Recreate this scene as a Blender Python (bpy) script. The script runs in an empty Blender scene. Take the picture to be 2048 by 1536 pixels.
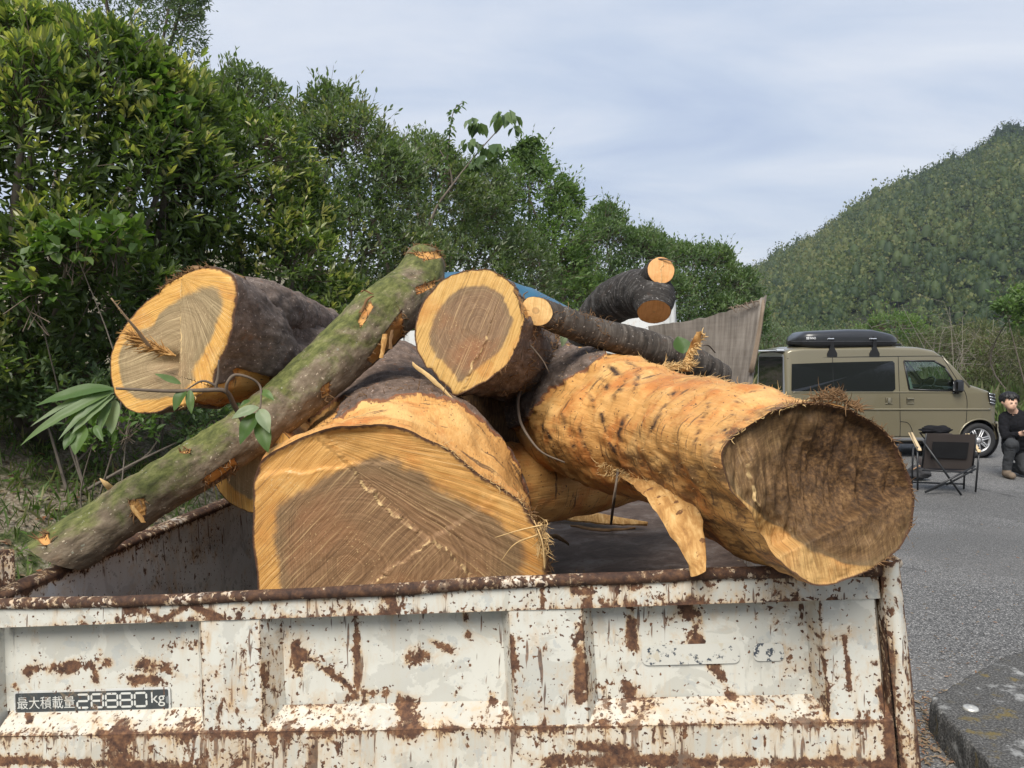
import bpy, bmesh, math, random
import numpy as np
from mathutils import Vector, Matrix
random.seed(7)
sc = bpy.context.scene
COL = sc.collection
# ------------------------------------------------------------------ camera
FPX = 1538.0                       # focal length in pixels of the 2048 px wide frame
PITCH = math.atan(57.0 / FPX)
CAM = np.array([0.0, 0.0, 1.62])
cd = bpy.data.cameras.new('camera'); cam = bpy.data.objects.new('camera', cd); COL.objects.link(cam)
cd.sensor_width = 36.0; cd.lens = 36.0 * FPX / 2048.0
cd.clip_start = 0.05; cd.clip_end = 3000.0
cam.location = CAM; cam.rotation_euler = (math.pi / 2 - PITCH, 0, 0)
sc.camera = cam
# ------------------------------------------------------------------ light
SUN_EL, SUN_AZ = math.radians(49), math.radians(200)      # azimuth clockwise from +Y: behind and left of the camera
SD = np.array([math.sin(SUN_AZ) * math.cos(SUN_EL), math.cos(SUN_AZ) * math.cos(SUN_EL), math.sin(SUN_EL)])
sl = bpy.data.lights.new('sun', 'SUN'); so = bpy.data.objects.new('sun', sl); COL.objects.link(so)
sl.energy = 4.0; sl.angle = math.radians(34); sl.color = (1.0, 0.95, 0.87)
so.rotation_euler = Vector(SD).to_track_quat('Z', 'Y').to_euler(); so.location = (-6, -8, 14)
sc.view_settings.view_transform = 'Standard'; sc.view_settings.look = 'None'
sc.view_settings.exposure = 0.34; sc.view_settings.gamma = 1.0; sc.view_settings.use_curve_mapping = False
sc.cycles.use_denoising = True
sc.cycles.max_bounces = 7; sc.cycles.diffuse_bounces = 3; sc.cycles.glossy_bounces = 3
sc.cycles.transmission_bounces = 4; sc.cycles.transparent_max_bounces = 8; sc.cycles.volume_bounces = 0

# ------------------------------------------------------------------ node helpers
def nd(t, typ, ins=None, out=0, **pr):
    n = t.nodes.new(typ)
    for k, v in pr.items(): setattr(n, k, v)
    for k, v in (ins or {}).items():
        s = n.inputs[k]
        if isinstance(v, bpy.types.NodeSocket): t.links.new(v, s)
        else:
            if isinstance(v, (tuple, list)) and s.type == 'RGBA' and len(v) == 3: v = (*v, 1.0)
            s.default_value = v
    return n.outputs[out]
def mth(t, op, a, b=0.0, c=0.0, clamp=False): return nd(t, 'ShaderNodeMath', {0: a, 1: b, 2: c}, operation=op, use_clamp=clamp)
def mix(t, f, a, b, blend='MIX'): return nd(t, 'ShaderNodeMix', {0: f, 6: a, 7: b}, out=2, data_type='RGBA', blend_type=blend, clamp_factor=True)
def noise(t, vec, scale, detail=4.0, rough=0.55, dist=0.0):
    return nd(t, 'ShaderNodeTexNoise', {'Vector': vec, 'Scale': scale, 'Detail': detail, 'Roughness': rough, 'Distortion': dist})
def ramp(t, fac, stops, interp='LINEAR'):
    n = t.nodes.new('ShaderNodeValToRGB'); cr = n.color_ramp; cr.interpolation = interp
    while len(cr.elements) > len(stops): cr.elements.remove(cr.elements[-1])
    while len(cr.elements) < len(stops): cr.elements.new(0.5)
    for e, (p, c) in zip(cr.elements, stops):
        e.position = p
        e.color = (c, c, c, 1) if isinstance(c, (int, float)) else (*c, 1)
    t.links.new(fac, n.inputs[0]); return n.outputs[0]
def step(t, x, lo, hi):          # smooth 0..1
    return nd(t, 'ShaderNodeMapRange', {0: x, 1: lo, 2: hi, 3: 0.0, 4: 1.0}, interpolation_type='SMOOTHSTEP')
def scl(t, vec, s, rot=(0, 0, 0), loc=(0, 0, 0)):
    return nd(t, 'ShaderNodeMapping', {'Vector': vec, 'Scale': s, 'Rotation': rot, 'Location': loc})
def attr(t, name, out='Fac'):
    n = t.nodes.new('ShaderNodeAttribute'); n.attribute_name = name; return n.outputs[out]
def objc(t): return nd(t, 'ShaderNodeTexCoord', out=3)
def bump(t, h, strength=0.5, dist=0.01, normal=None):
    i = {'Strength': strength, 'Distance': dist, 'Height': h}
    if normal is not None: i['Normal'] = normal
    return nd(t, 'ShaderNodeBump', i)
def newmat(name):
    m = bpy.data.materials.new(name); m.use_nodes = True; m.node_tree.nodes.clear(); return m, m.node_tree
def finish(t, col, rough=0.7, normal=None, spec=0.4, metal=0.0, **extra):
    i = {'Base Color': col, 'Roughness': rough, 'Metallic': metal, 'Specular IOR Level': spec}
    if normal is not None: i['Normal'] = normal
    i.update(extra)
    s = nd(t, 'ShaderNodeBsdfPrincipled', i)
    o = t.nodes.new('ShaderNodeOutputMaterial'); t.links.new(s, o.inputs[0]); return s
MATS = {}
def plain(name, col, rough=0.6, spec=0.4, metal=0.0, var=0.12, scale=30.0, bmp=0.0, coat=0.0):
    if name in MATS: return MATS[name]
    m, t = newmat(name); v = objc(t)
    n = noise(t, v, scale, 5.0)
    c = mix(t, n, tuple(x * (1 - var) for x in col), tuple(min(1, x * (1 + var)) for x in col))
    nr = bump(t, n, bmp, 0.004) if bmp else None
    r = mth(t, 'MULTIPLY_ADD', n, 0.2, rough - 0.1)
    finish(t, c, r, nr, spec, metal, **({'Coat Weight': coat, 'Coat Roughness': 0.08} if coat else {}))
    MATS[name] = m; return m

# ------------------------------------------------------------------ sky
world = bpy.data.worlds.new('World'); sc.world = world; world.use_nodes = True
wt = world.node_tree; wt.nodes.clear()
sky = nd(wt, 'ShaderNodeTexSky', sky_type='NISHITA', sun_disc=False, sun_elevation=SUN_EL, sun_rotation=SUN_AZ, air_density=1.3, dust_density=2.5)
gen = nd(wt, 'ShaderNodeTexCoord', out=0)
sep = wt.nodes.new('ShaderNodeSeparateXYZ'); wt.links.new(gen, sep.inputs[0])
zz = mth(wt, 'ADD', mth(wt, 'MAXIMUM', sep.outputs[2], 0.0), 0.16)
cv = nd(wt, 'ShaderNodeCombineXYZ', {0: mth(wt, 'DIVIDE', sep.outputs[0], zz), 1: mth(wt, 'DIVIDE', sep.outputs[1], zz), 2: 0.0})
cv = scl(wt, cv, (0.34, 1.05, 1.0), (0, 0, math.radians(-38)))
cn = noise(wt, cv, 1.5, 7.0, 0.55, 0.6)
cl = ramp(wt, cn, [(0.35, (4.1, 4.85, 6.4)), (0.46, (4.9, 5.6, 6.85)), (0.56, (5.8, 6.3, 7.25)), (0.68, (6.9, 7.2, 7.75))])
# thin overcast: the cloud sheet lets a part of the clear sky through
hzf = nd(wt, 'ShaderNodeMapRange', {0: sep.outputs[2], 1: .0, 2: .30, 3: .55, 4: 0.0}, interpolation_type='SMOOTHSTEP')
cl = mix(wt, hzf, cl, (6.3, 6.75, 7.45))
skc = mix(wt, 0.90, sky, cl)
bg = nd(wt, 'ShaderNodeBackground', {0: skc, 1: 0.1})
wo = wt.nodes.new('ShaderNodeOutputWorld'); wt.links.new(bg, wo.inputs[0])

# ------------------------------------------------------------------ geometry helpers
RT = np.array([1.0, 0, 0]); FW = np.array([0, math.cos(PITCH), -math.sin(PITCH)]); UPV = np.array([0, math.sin(PITCH), math.cos(PITCH)])
def ray(px, py): return FW + RT * (px - 1024) / FPX + UPV * (768 - py) / FPX
def P(px, py, d):                  # the point seen at pixel (px,py) that stands d metres ahead
    r = ray(px, py); return CAM + r * (d / r[1])
def G(px, py, z=0.0):
    r = ray(px, py); return CAM + r * ((z - CAM[2]) / r[2])
def onplane(px, py, o, n):
    r = ray(px, py); return CAM + r * (np.dot(o - CAM, n) / np.dot(r, n))
def nz(v): v = np.asarray(v, float); return v / (np.linalg.norm(v, axis=-1, keepdims=True) + 1e-12)
def A(*p): return np.array(p, float)

def _h(ix, iy, iz, seed):
    n = (ix * 374761393 + iy * 668265263 + iz * 1440662683 + seed * 974634777) & 0xffffffff
    n = ((n ^ (n >> 13)) * 1274126177) & 0xffffffff
    n = (n ^ (n >> 16)) & 0xffffffff
    return n / 4294967295.0 * 2 - 1
def vn(p, seed=0):
    p = np.asarray(p, float); i = np.floor(p).astype(np.int64); f = p - i; u = f * f * (3 - 2 * f)
    x, y, z = i[..., 0], i[..., 1], i[..., 2]; r = 0
    for dx in (0, 1):
        for dy in (0, 1):
            for dz in (0, 1):
                w = (u[..., 0] if dx else 1 - u[..., 0]) * (u[..., 1] if dy else 1 - u[..., 1]) * (u[..., 2] if dz else 1 - u[..., 2])
                r = r + w * _h(x + dx, y + dy, z + dz, seed)
    return r
def fbm(p, scale=1.0, octv=4, seed=0, gain=0.5):
    p = np.asarray(p, float) * scale; a = 1.0; r = 0; tot = 0
    for k in range(octv):
        r = r + a * vn(p, seed + k * 17); tot += a; a *= gain; p = p * 2.03 + 11.3
    return r / tot
def sm(x, lo, hi):
    u = np.clip((np.asarray(x, float) - lo) / (hi - lo), 0, 1); return u * u * (3 - 2 * u)

def mesh_np(name, V, quads=None, tris=None, smooth=True, attrs=None, mats=None, midx=None):
    me = bpy.data.meshes.new(name); V = np.asarray(V, float)
    polys = []
    nq = 0 if quads is None else len(quads); ntr = 0 if tris is None else len(tris)
    me.vertices.add(len(V)); me.vertices.foreach_set('co', V.astype(np.float32).ravel())
    li = []
    if nq: li.append(np.asarray(quads, np.int32).ravel())
    if ntr: li.append(np.asarray(tris, np.int32).ravel())
    li = np.concatenate(li)
    me.loops.add(len(li)); me.loops.foreach_set('vertex_index', li)
    st = np.concatenate([np.arange(nq) * 4, nq * 4 + np.arange(ntr) * 3]).astype(np.int32)
    me.polygons.add(nq + ntr); me.polygons.foreach_set('loop_start', st)
    if midx is not None: me.polygons.foreach_set('material_index', np.asarray(midx, np.int32))
    me.polygons.foreach_set('use_smooth', np.full(nq + ntr, bool(smooth)))
    for m in (mats or []): me.materials.append(m)
    me.update(calc_edges=True); me.validate()
    for k, v in (attrs or {}).items():
        v = np.asarray(v, np.float32)
        if v.ndim == 1:
            a = me.attributes.new(k, 'FLOAT', 'POINT'); a.data.foreach_set('value', v)
        else:
            a = me.attributes.new(k, 'FLOAT_VECTOR', 'POINT'); a.data.foreach_set('vector', v.ravel())
    return me
ROOTLOC = {}
def tag(o, label, cat, group=None, kind=None):
    if label: o['label'] = label
    if cat: o['category'] = cat
    if group: o['group'] = group
    if kind: o['kind'] = kind
    return o
def thing(name, label, cat, loc, group=None):
    o = bpy.data.objects.new(name, None); o.empty_display_size = 0.1; COL.objects.link(o); o.location = Vector(loc)
    ROOTLOC[o.name] = np.array(loc, float); return tag(o, label, cat, group)
def base_of(o):
    while o.parent: o = o.parent
    return ROOTLOC.get(o.name, np.zeros(3))
def link(name, me, parent=None, loc=None):
    """me holds world coordinates; stored relative to its thing's base"""
    o = bpy.data.objects.new(name, me); COL.objects.link(o)
    if parent is not None:
        b = base_of(parent); me.transform(Matrix.Translation(Vector(-b))); o.parent = parent
    elif loc is not None:
        me.transform(Matrix.Translation(-Vector(loc))); o.location = Vector(loc); ROOTLOC[o.name] = np.array(loc, float)
    return o
def add(name, V, quads=None, tris=None, mat=None, parent=None, smooth=True, attrs=None, mats=None, midx=None, kind=None, loc=None):
    me = mesh_np(name, V, quads, tris, smooth, attrs, mats or ([mat] if mat else []), midx)
    o = link(name, me, parent, loc)
    if kind: o['kind'] = kind
    return o
class MB:                           # collects shapes into one mesh
    def __init__(s): s.V = []; s.Q = []; s.T = []; s.n = 0; s.qm = []; s.tm = []; s.m = 0
    def put(s, V, Q=(), T=()):
        V = np.asarray(V, float); s.V.append(V)
        for q in Q: s.Q.append([i + s.n for i in q]); s.qm.append(s.m)
        for q in T: s.T.append([i + s.n for i in q]); s.tm.append(s.m)
        s.n += len(V)
    def box(s, c, half, X=(1, 0, 0), Y=(0, 1, 0), Z=(0, 0, 1), bev=0.0):
        X, Y, Z, c = nz(X), nz(Y), nz(Z), np.asarray(c, float)
        if bev <= 0:
            V = [c + X * half[0] * i + Y * half[1] * j + Z * half[2] * k for i in (-1, 1) for j in (-1, 1) for k in (-1, 1)]
            s.put(V, [(0, 1, 3, 2), (4, 6, 7, 5), (0, 4, 5, 1), (2, 3, 7, 6), (0, 2, 6, 4), (1, 5, 7, 3)])
        else:
            b = min(bev, 0.49 * 2 * min(half)); idx = {}; V = []
            for i in (-1, 1):
                for j in (-1, 1):
                    for k in (-1, 1):
                        for ax in range(3):
                            hh = [half[0] - (0 if ax == 0 else b), half[1] - (0 if ax == 1 else b), half[2] - (0 if ax == 2 else b)]
                            idx[i, j, k, ax] = len(V); V.append(c + X * hh[0] * i + Y * hh[1] * j + Z * hh[2] * k)
            Q = []; T = []
            for ax in range(3):
                o1, o2 = [a for a in range(3) if a != ax]
                for sg in (-1, 1):
                    r = []
                    for a, b2 in ((-1, -1), (1, -1), (1, 1), (-1, 1)):
                        ijk = [0, 0, 0]; ijk[ax] = sg; ijk[o1] = a; ijk[o2] = b2; r.append(idx[(*ijk, ax)])
                    Q.append(r)
            for ax in range(3):
                o1, o2 = [a for a in range(3) if a != ax]
                for a in (-1, 1):
                    for b2 in (-1, 1):
                        p = [0, 0, 0]; p[o1] = a; p[o2] = b2; p[ax] = -1; q = list(p); q[ax] = 1
                        Q.append([idx[(*p, o1)], idx[(*q, o1)], idx[(*q, o2)], idx[(*p, o2)]])
            for i in (-1, 1):
                for j in (-1, 1):
                    for k in (-1, 1): T.append([idx[i, j, k, 0], idx[i, j, k, 1], idx[i, j, k, 2]])
            s.put(V, Q, T)
    def tube(s, pts, rad, n=10, cap=True, up=(0, 0, 1), flat=1.0):
        pts = np.asarray(pts, float); m = len(pts); rad = np.broadcast_to(np.asarray(rad, float), (m,))
        T = nz(np.gradient(pts, axis=0)); V = []
        u = np.asarray(up, float)
        if abs(np.dot(T[0], nz(u))) > 0.95: u = A(1, 0, 0)
        for i in range(m):
            u = nz(u - T[i] * np.dot(u, T[i])); r = np.cross(T[i], u)
            for k in range(n):
                a = 2 * math.pi * k / n; V.append(pts[i] + rad[i] * (math.cos(a) * r + flat * math.sin(a) * u))
        Q = [(i * n + k, i * n + (k + 1) % n, (i + 1) * n + (k + 1) % n, (i + 1) * n + k) for i in range(m - 1) for k in range(n)]
        T2 = []
        if cap:
            V.append(pts[0]); V.append(pts[-1]); c0 = m * n; c1 = c0 + 1
            for k in range(n):
                T2.append((c0, (k + 1) % n, k)); T2.append((c1, (m - 1) * n + k, (m - 1) * n + (k + 1) % n))
        s.put(V, Q, T2)
    def bar(s, a, b, r, n=8): s.tube([a, b], r, n)
    def prism(s, poly, off):        # poly: Nx3 planar outline, off: thickness vector
        poly = np.asarray(poly, float); n = len(poly); off = np.asarray(off, float)
        c = poly.mean(0); V = list(poly) + list(poly + off) + [c, c + off]
        Q = [(k, (k + 1) % n, n + (k + 1) % n, n + k) for k in range(n)]
        T = [(2 * n, (k + 1) % n, k) for k in range(n)] + [(2 * n + 1, n + k, n + (k + 1) % n) for k in range(n)]
        s.put(V, Q, T)
    def grid(s, Vg):                # Vg: a x b x 3
        a, b = Vg.shape[:2]
        s.put(Vg.reshape(-1, 3), [(i * b + j, i * b + j + 1, (i + 1) * b + j + 1, (i + 1) * b + j) for i in range(a - 1) for j in range(b - 1)])
    def lathe(s, c, axis, prof, n=24, up=(0, 0, 1)):   # prof: (offset along axis, radius)
        ax = nz(axis); u = nz(np.asarray(up, float) - ax * np.dot(up, ax)) if abs(np.dot(nz(up), ax)) < .95 else nz(np.cross(ax, A(1, 0.3, 0)))
        r = np.cross(ax, u); V = []
        for o_, rr in prof:
            for k in range(n):
                a = 2 * math.pi * k / n; V.append(np.asarray(c) + ax * o_ + rr * (math.cos(a) * r + math.sin(a) * u))
        m = len(prof)
        s.put(V, [(i * n + k, i * n + (k + 1) % n, (i + 1) * n + (k + 1) % n, (i + 1) * n + k) for i in range(m - 1) for k in range(n)])
    def build(s, name, mat, parent=None, smooth=True, kind=None, loc=None, mats=None):
        V = np.concatenate(s.V)
        return add(name, V, s.Q or None, s.T or None, mat, parent, smooth, mats=mats, midx=(s.qm + s.tm) if mats else None, kind=kind, loc=loc)
def sharp(o, deg=35):
    me = o.data; me.set_sharp_from_angle(angle=math.radians(deg)); return o
def crom(pts, n):                   # Catmull-Rom resampled, n points evenly spaced by length
    pts = np.asarray(pts, float); q = np.vstack([2 * pts[0] - pts[1], pts, 2 * pts[-1] - pts[-2]]); out = []
    for i in range(1, len(q) - 2):
        p0, p1, p2, p3 = q[i - 1:i + 3]
        for u in np.linspace(0, 1, 24, endpoint=False):
            out.append(0.5 * (2 * p1 + (p2 - p0) * u + (2 * p0 - 5 * p1 + 4 * p2 - p3) * u * u + (3 * p1 - p0 - 3 * p2 + p3) * u ** 3))
    out.append(pts[-1]); out = np.array(out)
    L = np.concatenate([[0], np.cumsum(np.linalg.norm(np.diff(out[:, :3], axis=0), axis=1))])
    g = np.linspace(0, L[-1], n)
    return np.stack([np.interp(g, L, out[:, k]) for k in range(out.shape[1])], 1), g
# ------------------------------------------------------------------ materials
def rusty_paint(name, paint=(0.555, 0.545, 0.485), amount=0.0, dark=1.0, grey=0.5, streak=0.0):
    m, t = newmat(name); v = objc(t)
    e = attr(t, 'edge'); spot = attr(t, 'spot')
    big = noise(t, v, 3.2, 3.0)
    sp = noise(t, v, 120.0, 2.0, 0.5)
    sp2 = noise(t, scl(t, v, (1, 1, .6)), 52.0, 4.0, 0.62, 0.3)
    bl = noise(t, v, 15.0, 7.0, 0.68, 0.5)
    st = noise(t, scl(t, v, (30, 30, 2.4)), 1.6, 4.0, 0.62)
    sc1 = noise(t, scl(t, v, (75, 75, 5), (0, math.radians(38), 0)), 1.0, 2.0, 0.5)
    sc2 = noise(t, scl(t, v, (85, 85, 6), (0, math.radians(-52), 0)), 1.0, 2.0, 0.5)
    loc = mth(t, 'MULTIPLY_ADD', big, 0.34, -0.17 + amount)
    loc2 = mth(t, 'ADD', mth(t, 'MULTIPLY_ADD', e, 0.17, loc), mth(t, 'MULTIPLY', spot, mth(t, 'MULTIPLY_ADD', bl, .7, -.14)))
    a1 = step(t, mth(t, 'ADD', sp, mth(t, 'MULTIPLY', loc2, 0.9)), 0.645, 0.69)
    a2 = step(t, mth(t, 'ADD', sp2, loc2), 0.635, 0.685)
    a3 = step(t, mth(t, 'ADD', bl, loc2), 0.645, 0.70)
    a4 = step(t, mth(t, 'ADD', st, mth(t, 'ADD', loc2, streak)), 0.69, 0.75)
    a5 = step(t, mth(t, 'ADD', sc1, mth(t, 'MULTIPLY', loc, 0.5)), 0.69, 0.72)
    a6 = step(t, mth(t, 'ADD', sc2, mth(t, 'MULTIPLY', loc, 0.5)), 0.69, 0.72)
    ed = step(t, mth(t, 'ADD', e, mth(t, 'MULTIPLY_ADD', bl, 2.2, -1.1)), 0.80, 0.98)
    halo = mth(t, 'ADD', mth(t, 'MULTIPLY', step(t, mth(t, 'ADD', bl, loc2), 0.50, 0.68), 0.8), mth(t, 'MULTIPLY', step(t, mth(t, 'ADD', st, mth(t, 'ADD', loc2, streak)), 0.54, 0.74), 0.6))
    halo = mth(t, 'ADD', halo, mth(t, 'MULTIPLY', step(t, mth(t, 'ADD', sp2, loc2), .56, .66), .45))
    r = mth(t, 'MAXIMUM', mth(t, 'MAXIMUM', mth(t, 'MAXIMUM', a1, a2), mth(t, 'MAXIMUM', a3, mth(t, 'MULTIPLY', a4, 0.85))), mth(t, 'MAXIMUM', mth(t, 'MULTIPLY', mth(t, 'MAXIMUM', a5, a6), .85), ed))
    pn = noise(t, v, 8.0, 7.0, 0.62, 0.7)
    pc = mix(t, step(t, pn, 0.52, 0.545), paint, tuple(c * 0.84 for c in paint))
    pc = mix(t, mth(t, 'MULTIPLY', step(t, noise(t, v, 21.0, 6.0, 0.65), 0.60, 0.62), grey), pc, (0.36, 0.38, 0.375))
    pc = mix(t, mth(t, 'MULTIPLY', step(t, noise(t, scl(t, v, (3, 3, 1)), 14.0, 4.0), .45, .75), .3), pc, tuple(c * k for c, k in zip(paint, (.80, .76, .68))))
    pc = mix(t, mth(t, 'MULTIPLY', halo, 0.62), pc, (0.50, 0.345, 0.19))
    rn = noise(t, v, 70.0, 6.0, 0.7)
    rc = ramp(t, rn, [(0.3, (0.026 * dark, 0.013 * dark, 0.010 * dark)), (0.5, (0.100 * dark, 0.047 * dark, 0.026 * dark)), (0.66, (0.20 * dark, 0.098 * dark, 0.046 * dark)), (0.8, (0.10 * dark, 0.055 * dark, 0.04 * dark))])
    c = mix(t, r, pc, rc)
    h = mth(t, 'ADD', mth(t, 'MULTIPLY', r, mth(t, 'MULTIPLY_ADD', rn, 0.8, -0.55)), mth(t, 'MULTIPLY', pn, 0.10))
    nrm = bump(t, h, 0.5, 0.0020)
    nrm = bump(t, noise(t, v, 5.0, 2.0), 0.25, 0.012, nrm)
    finish(t, c, mth(t, 'MULTIPLY_ADD', r, 0.40, 0.42), nrm, 0.45)
    return m
M_PAINT = rusty_paint('rusty_white_paint', amount=-.018)
M_PAINT_HI = rusty_paint('rusty_white_paint_low_band', paint=(.55, .53, .46), amount=0.018, streak=.07)
M_PAINT_MID = rusty_paint('rusty_white_paint_top_band', amount=0.004, streak=.03)
M_RAIL = rusty_paint('rail_brown_rust', paint=(0.52, 0.49, 0.44), amount=0.155, dark=0.62)
M_BEDIN = rusty_paint('scraped_grey_bed_paint', paint=(0.58, 0.59, 0.585), amount=-0.01, dark=0.75, grey=.9)
def bed_floor_mat():
    m, t = newmat('worn_bed_floor'); v = objc(t)
    n = noise(t, v, 9.0, 7.0, .65, .4); n2 = noise(t, v, 70.0, 4.0)
    c = ramp(t, n, [(.32, (.045, .030, .024)), (.5, (.095, .065, .052)), (.62, (.15, .12, .105)), (.75, (.19, .18, .18))])
    c = mix(t, step(t, n2, .60, .70), c, (.05, .03, .022))
    finish(t, c, .75, bump(t, n2, .4, .004), .35); return m
M_FLOOR = bed_floor_mat()

def log_face_mat(name, sap=((.40, .185, .042), (.63, .345, .105)), heart=((.085, .044, .022), (.205, .114, .054), (.33, .195, .098)), ringk=46.0, red=0.35, grey=0.0, sstr=1.0, sawc=(.62, .43, .21)):
    m, t = newmat(name)
    rr = attr(t, 'rr'); ht = attr(t, 'heart'); fc = attr(t, 'fc', 'Vector'); sv = attr(t, 'sv', 'Vector'); lip = attr(t, 'lip'); rot = attr(t, 'rot')
    wob = noise(t, fc, 9.0, 4.0)
    rcd = mth(t, 'MULTIPLY_ADD', wob, 0.07, rr)
    rv = nd(t, 'ShaderNodeCombineXYZ', {0: mth(t, 'MULTIPLY', rcd, ringk), 1: 0.0, 2: 0.0})
    rg = noise(t, rv, 1.0, 4.0, 0.7)
    rg2 = noise(t, rv, 0.20, 2.0, 0.5)
    svw = nd(t, 'ShaderNodeVectorMath', {0: sv, 1: scl(t, nd(t, 'ShaderNodeTexNoise', {'Vector': fc, 'Scale': 7.0, 'Detail': 2.0}, out=1), (.02, .02, 0))}, operation='ADD')
    st = noise(t, scl(t, svw, (520.0, 9.0, 1.0)), 1.0, 3.0, 0.6)
    stb = noise(t, scl(t, svw, (120.0, 3.0, 1.0)), 1.0, 3.0, 0.55)
    stc = noise(t, scl(t, svw, (260.0, 4.0, 1.0)), 1.0, 2.0, 0.5)
    fine = noise(t, fc, 360.0, 3.0)
    hb = mth(t, 'ADD', ht, mth(t, 'MULTIPLY_ADD', noise(t, fc, 9.0, 6.0, .62), 0.28, -0.14))
    hb = mth(t, 'ADD', hb, mth(t, 'MULTIPLY_ADD', stb, .06, -.03))
    hm = step(t, hb, 0.03, -0.045)
    sw = mix(t, step(t, mth(t, 'ADD', mth(t, 'MULTIPLY', st, .6), mth(t, 'MULTIPLY', stb, .4)), .36, .62), *sap)
    sw = mix(t, mth(t, 'MULTIPLY', step(t, rg, .5, .72), .5), sw, tuple(c * .70 for c in sap[0]))
    sw = mix(t, mth(t, 'MULTIPLY', step(t, noise(t, fc, 6.0, 6.0, .6), .50, .68), .6), sw, (.46, .175, .036))
    sw = mix(t, mth(t, 'MULTIPLY', step(t, noise(t, fc, 10.0, 5.0, .6), .56, .72), .45), sw, (.70, .45, .17))
    hw = ramp(t, mth(t, 'ADD', mth(t, 'MULTIPLY', rg, .45), mth(t, 'ADD', mth(t, 'MULTIPLY', st, .30), mth(t, 'MULTIPLY', stb, .25))), [(.36, heart[0]), (.49, heart[1]), (.61, heart[2])])
    hw = mix(t, mth(t, 'MULTIPLY', step(t, noise(t, fc, 5.0, 5.0, .6), .46, .66), red), hw, (.29, .125, .052))
    hw = mix(t, mth(t, 'MULTIPLY', step(t, rg2, .5, .7), .32), hw, tuple(c * .6 for c in heart[1]))
    if grey: hw = mix(t, grey, hw, (.30, .25, .16))
    band = mth(t, 'MULTIPLY', step(t, hb, -0.20, -0.04), hm)
    hw = mix(t, mth(t, 'MULTIPLY', band, .30), hw, (.16, .125, .062))
    c = mix(t, hm, sw, hw)
    # pale scores the chain left, and stuck saw dust
    c = mix(t, mth(t, 'MULTIPLY', step(t, stc, .58, .70), .42 * sstr), c, sawc)
    c = mix(t, mth(t, 'MULTIPLY', step(t, stc, .42, .32), .40 * sstr), c, tuple(x * .5 for x in heart[1]))
    c = mix(t, mth(t, 'MULTIPLY', step(t, fine, .62, .72), .7), c, tuple(x * .5 for x in heart[1]))
    c = mix(t, mth(t, 'MULTIPLY', step(t, mth(t, 'ADD', noise(t, fc, 190.0, 3.0, .6), mth(t, 'MULTIPLY_ADD', wob, .3, -.15)), .64, .70), .6), c, sawc)
    lipn = step(t, mth(t, 'MULTIPLY', lip, mth(t, 'MULTIPLY_ADD', noise(t, fc, 70.0, 5.0, .7), 1.0, .45)), .30, .70)
    c = mix(t, mth(t, 'MULTIPLY', lipn, .9), c, mix(t, st, (.50, .32, .13), (.78, .58, .30)))
    rn_ = mth(t, 'ADD', mth(t, 'MULTIPLY', noise(t, scl(t, svw, (240.0, 34.0, 1.0)), 1.0, 6.0, .72), .6), mth(t, 'MULTIPLY', noise(t, fc, 22.0, 6.0, .65), .4))
    c = mix(t, rot, c, ramp(t, rn_, [(.36, (.018, .010, .006)), (.47, (.062, .032, .014)), (.56, (.15, .080, .032)), (.68, (.30, .18, .078))]))
    barkm = step(t, mth(t, 'ADD', rr, mth(t, 'MULTIPLY_ADD', noise(t, fc, 60.0, 5.0), .05, -.025)), .966, .990)
    c = mix(t, barkm, c, (.085, .040, .021))
    h = mth(t, 'ADD', mth(t, 'MULTIPLY', st, .45), mth(t, 'ADD', mth(t, 'MULTIPLY', stb, .8), mth(t, 'ADD', mth(t, 'MULTIPLY', rg, .15), mth(t, 'MULTIPLY', mth(t, 'MULTIPLY', rn_, rot), 3.0))))
    nrm = bump(t, h, .8 * sstr, .0028)
    nrm = bump(t, fine, .3, .0012, nrm)
    finish(t, c, .68, nrm, .28); return m

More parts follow.
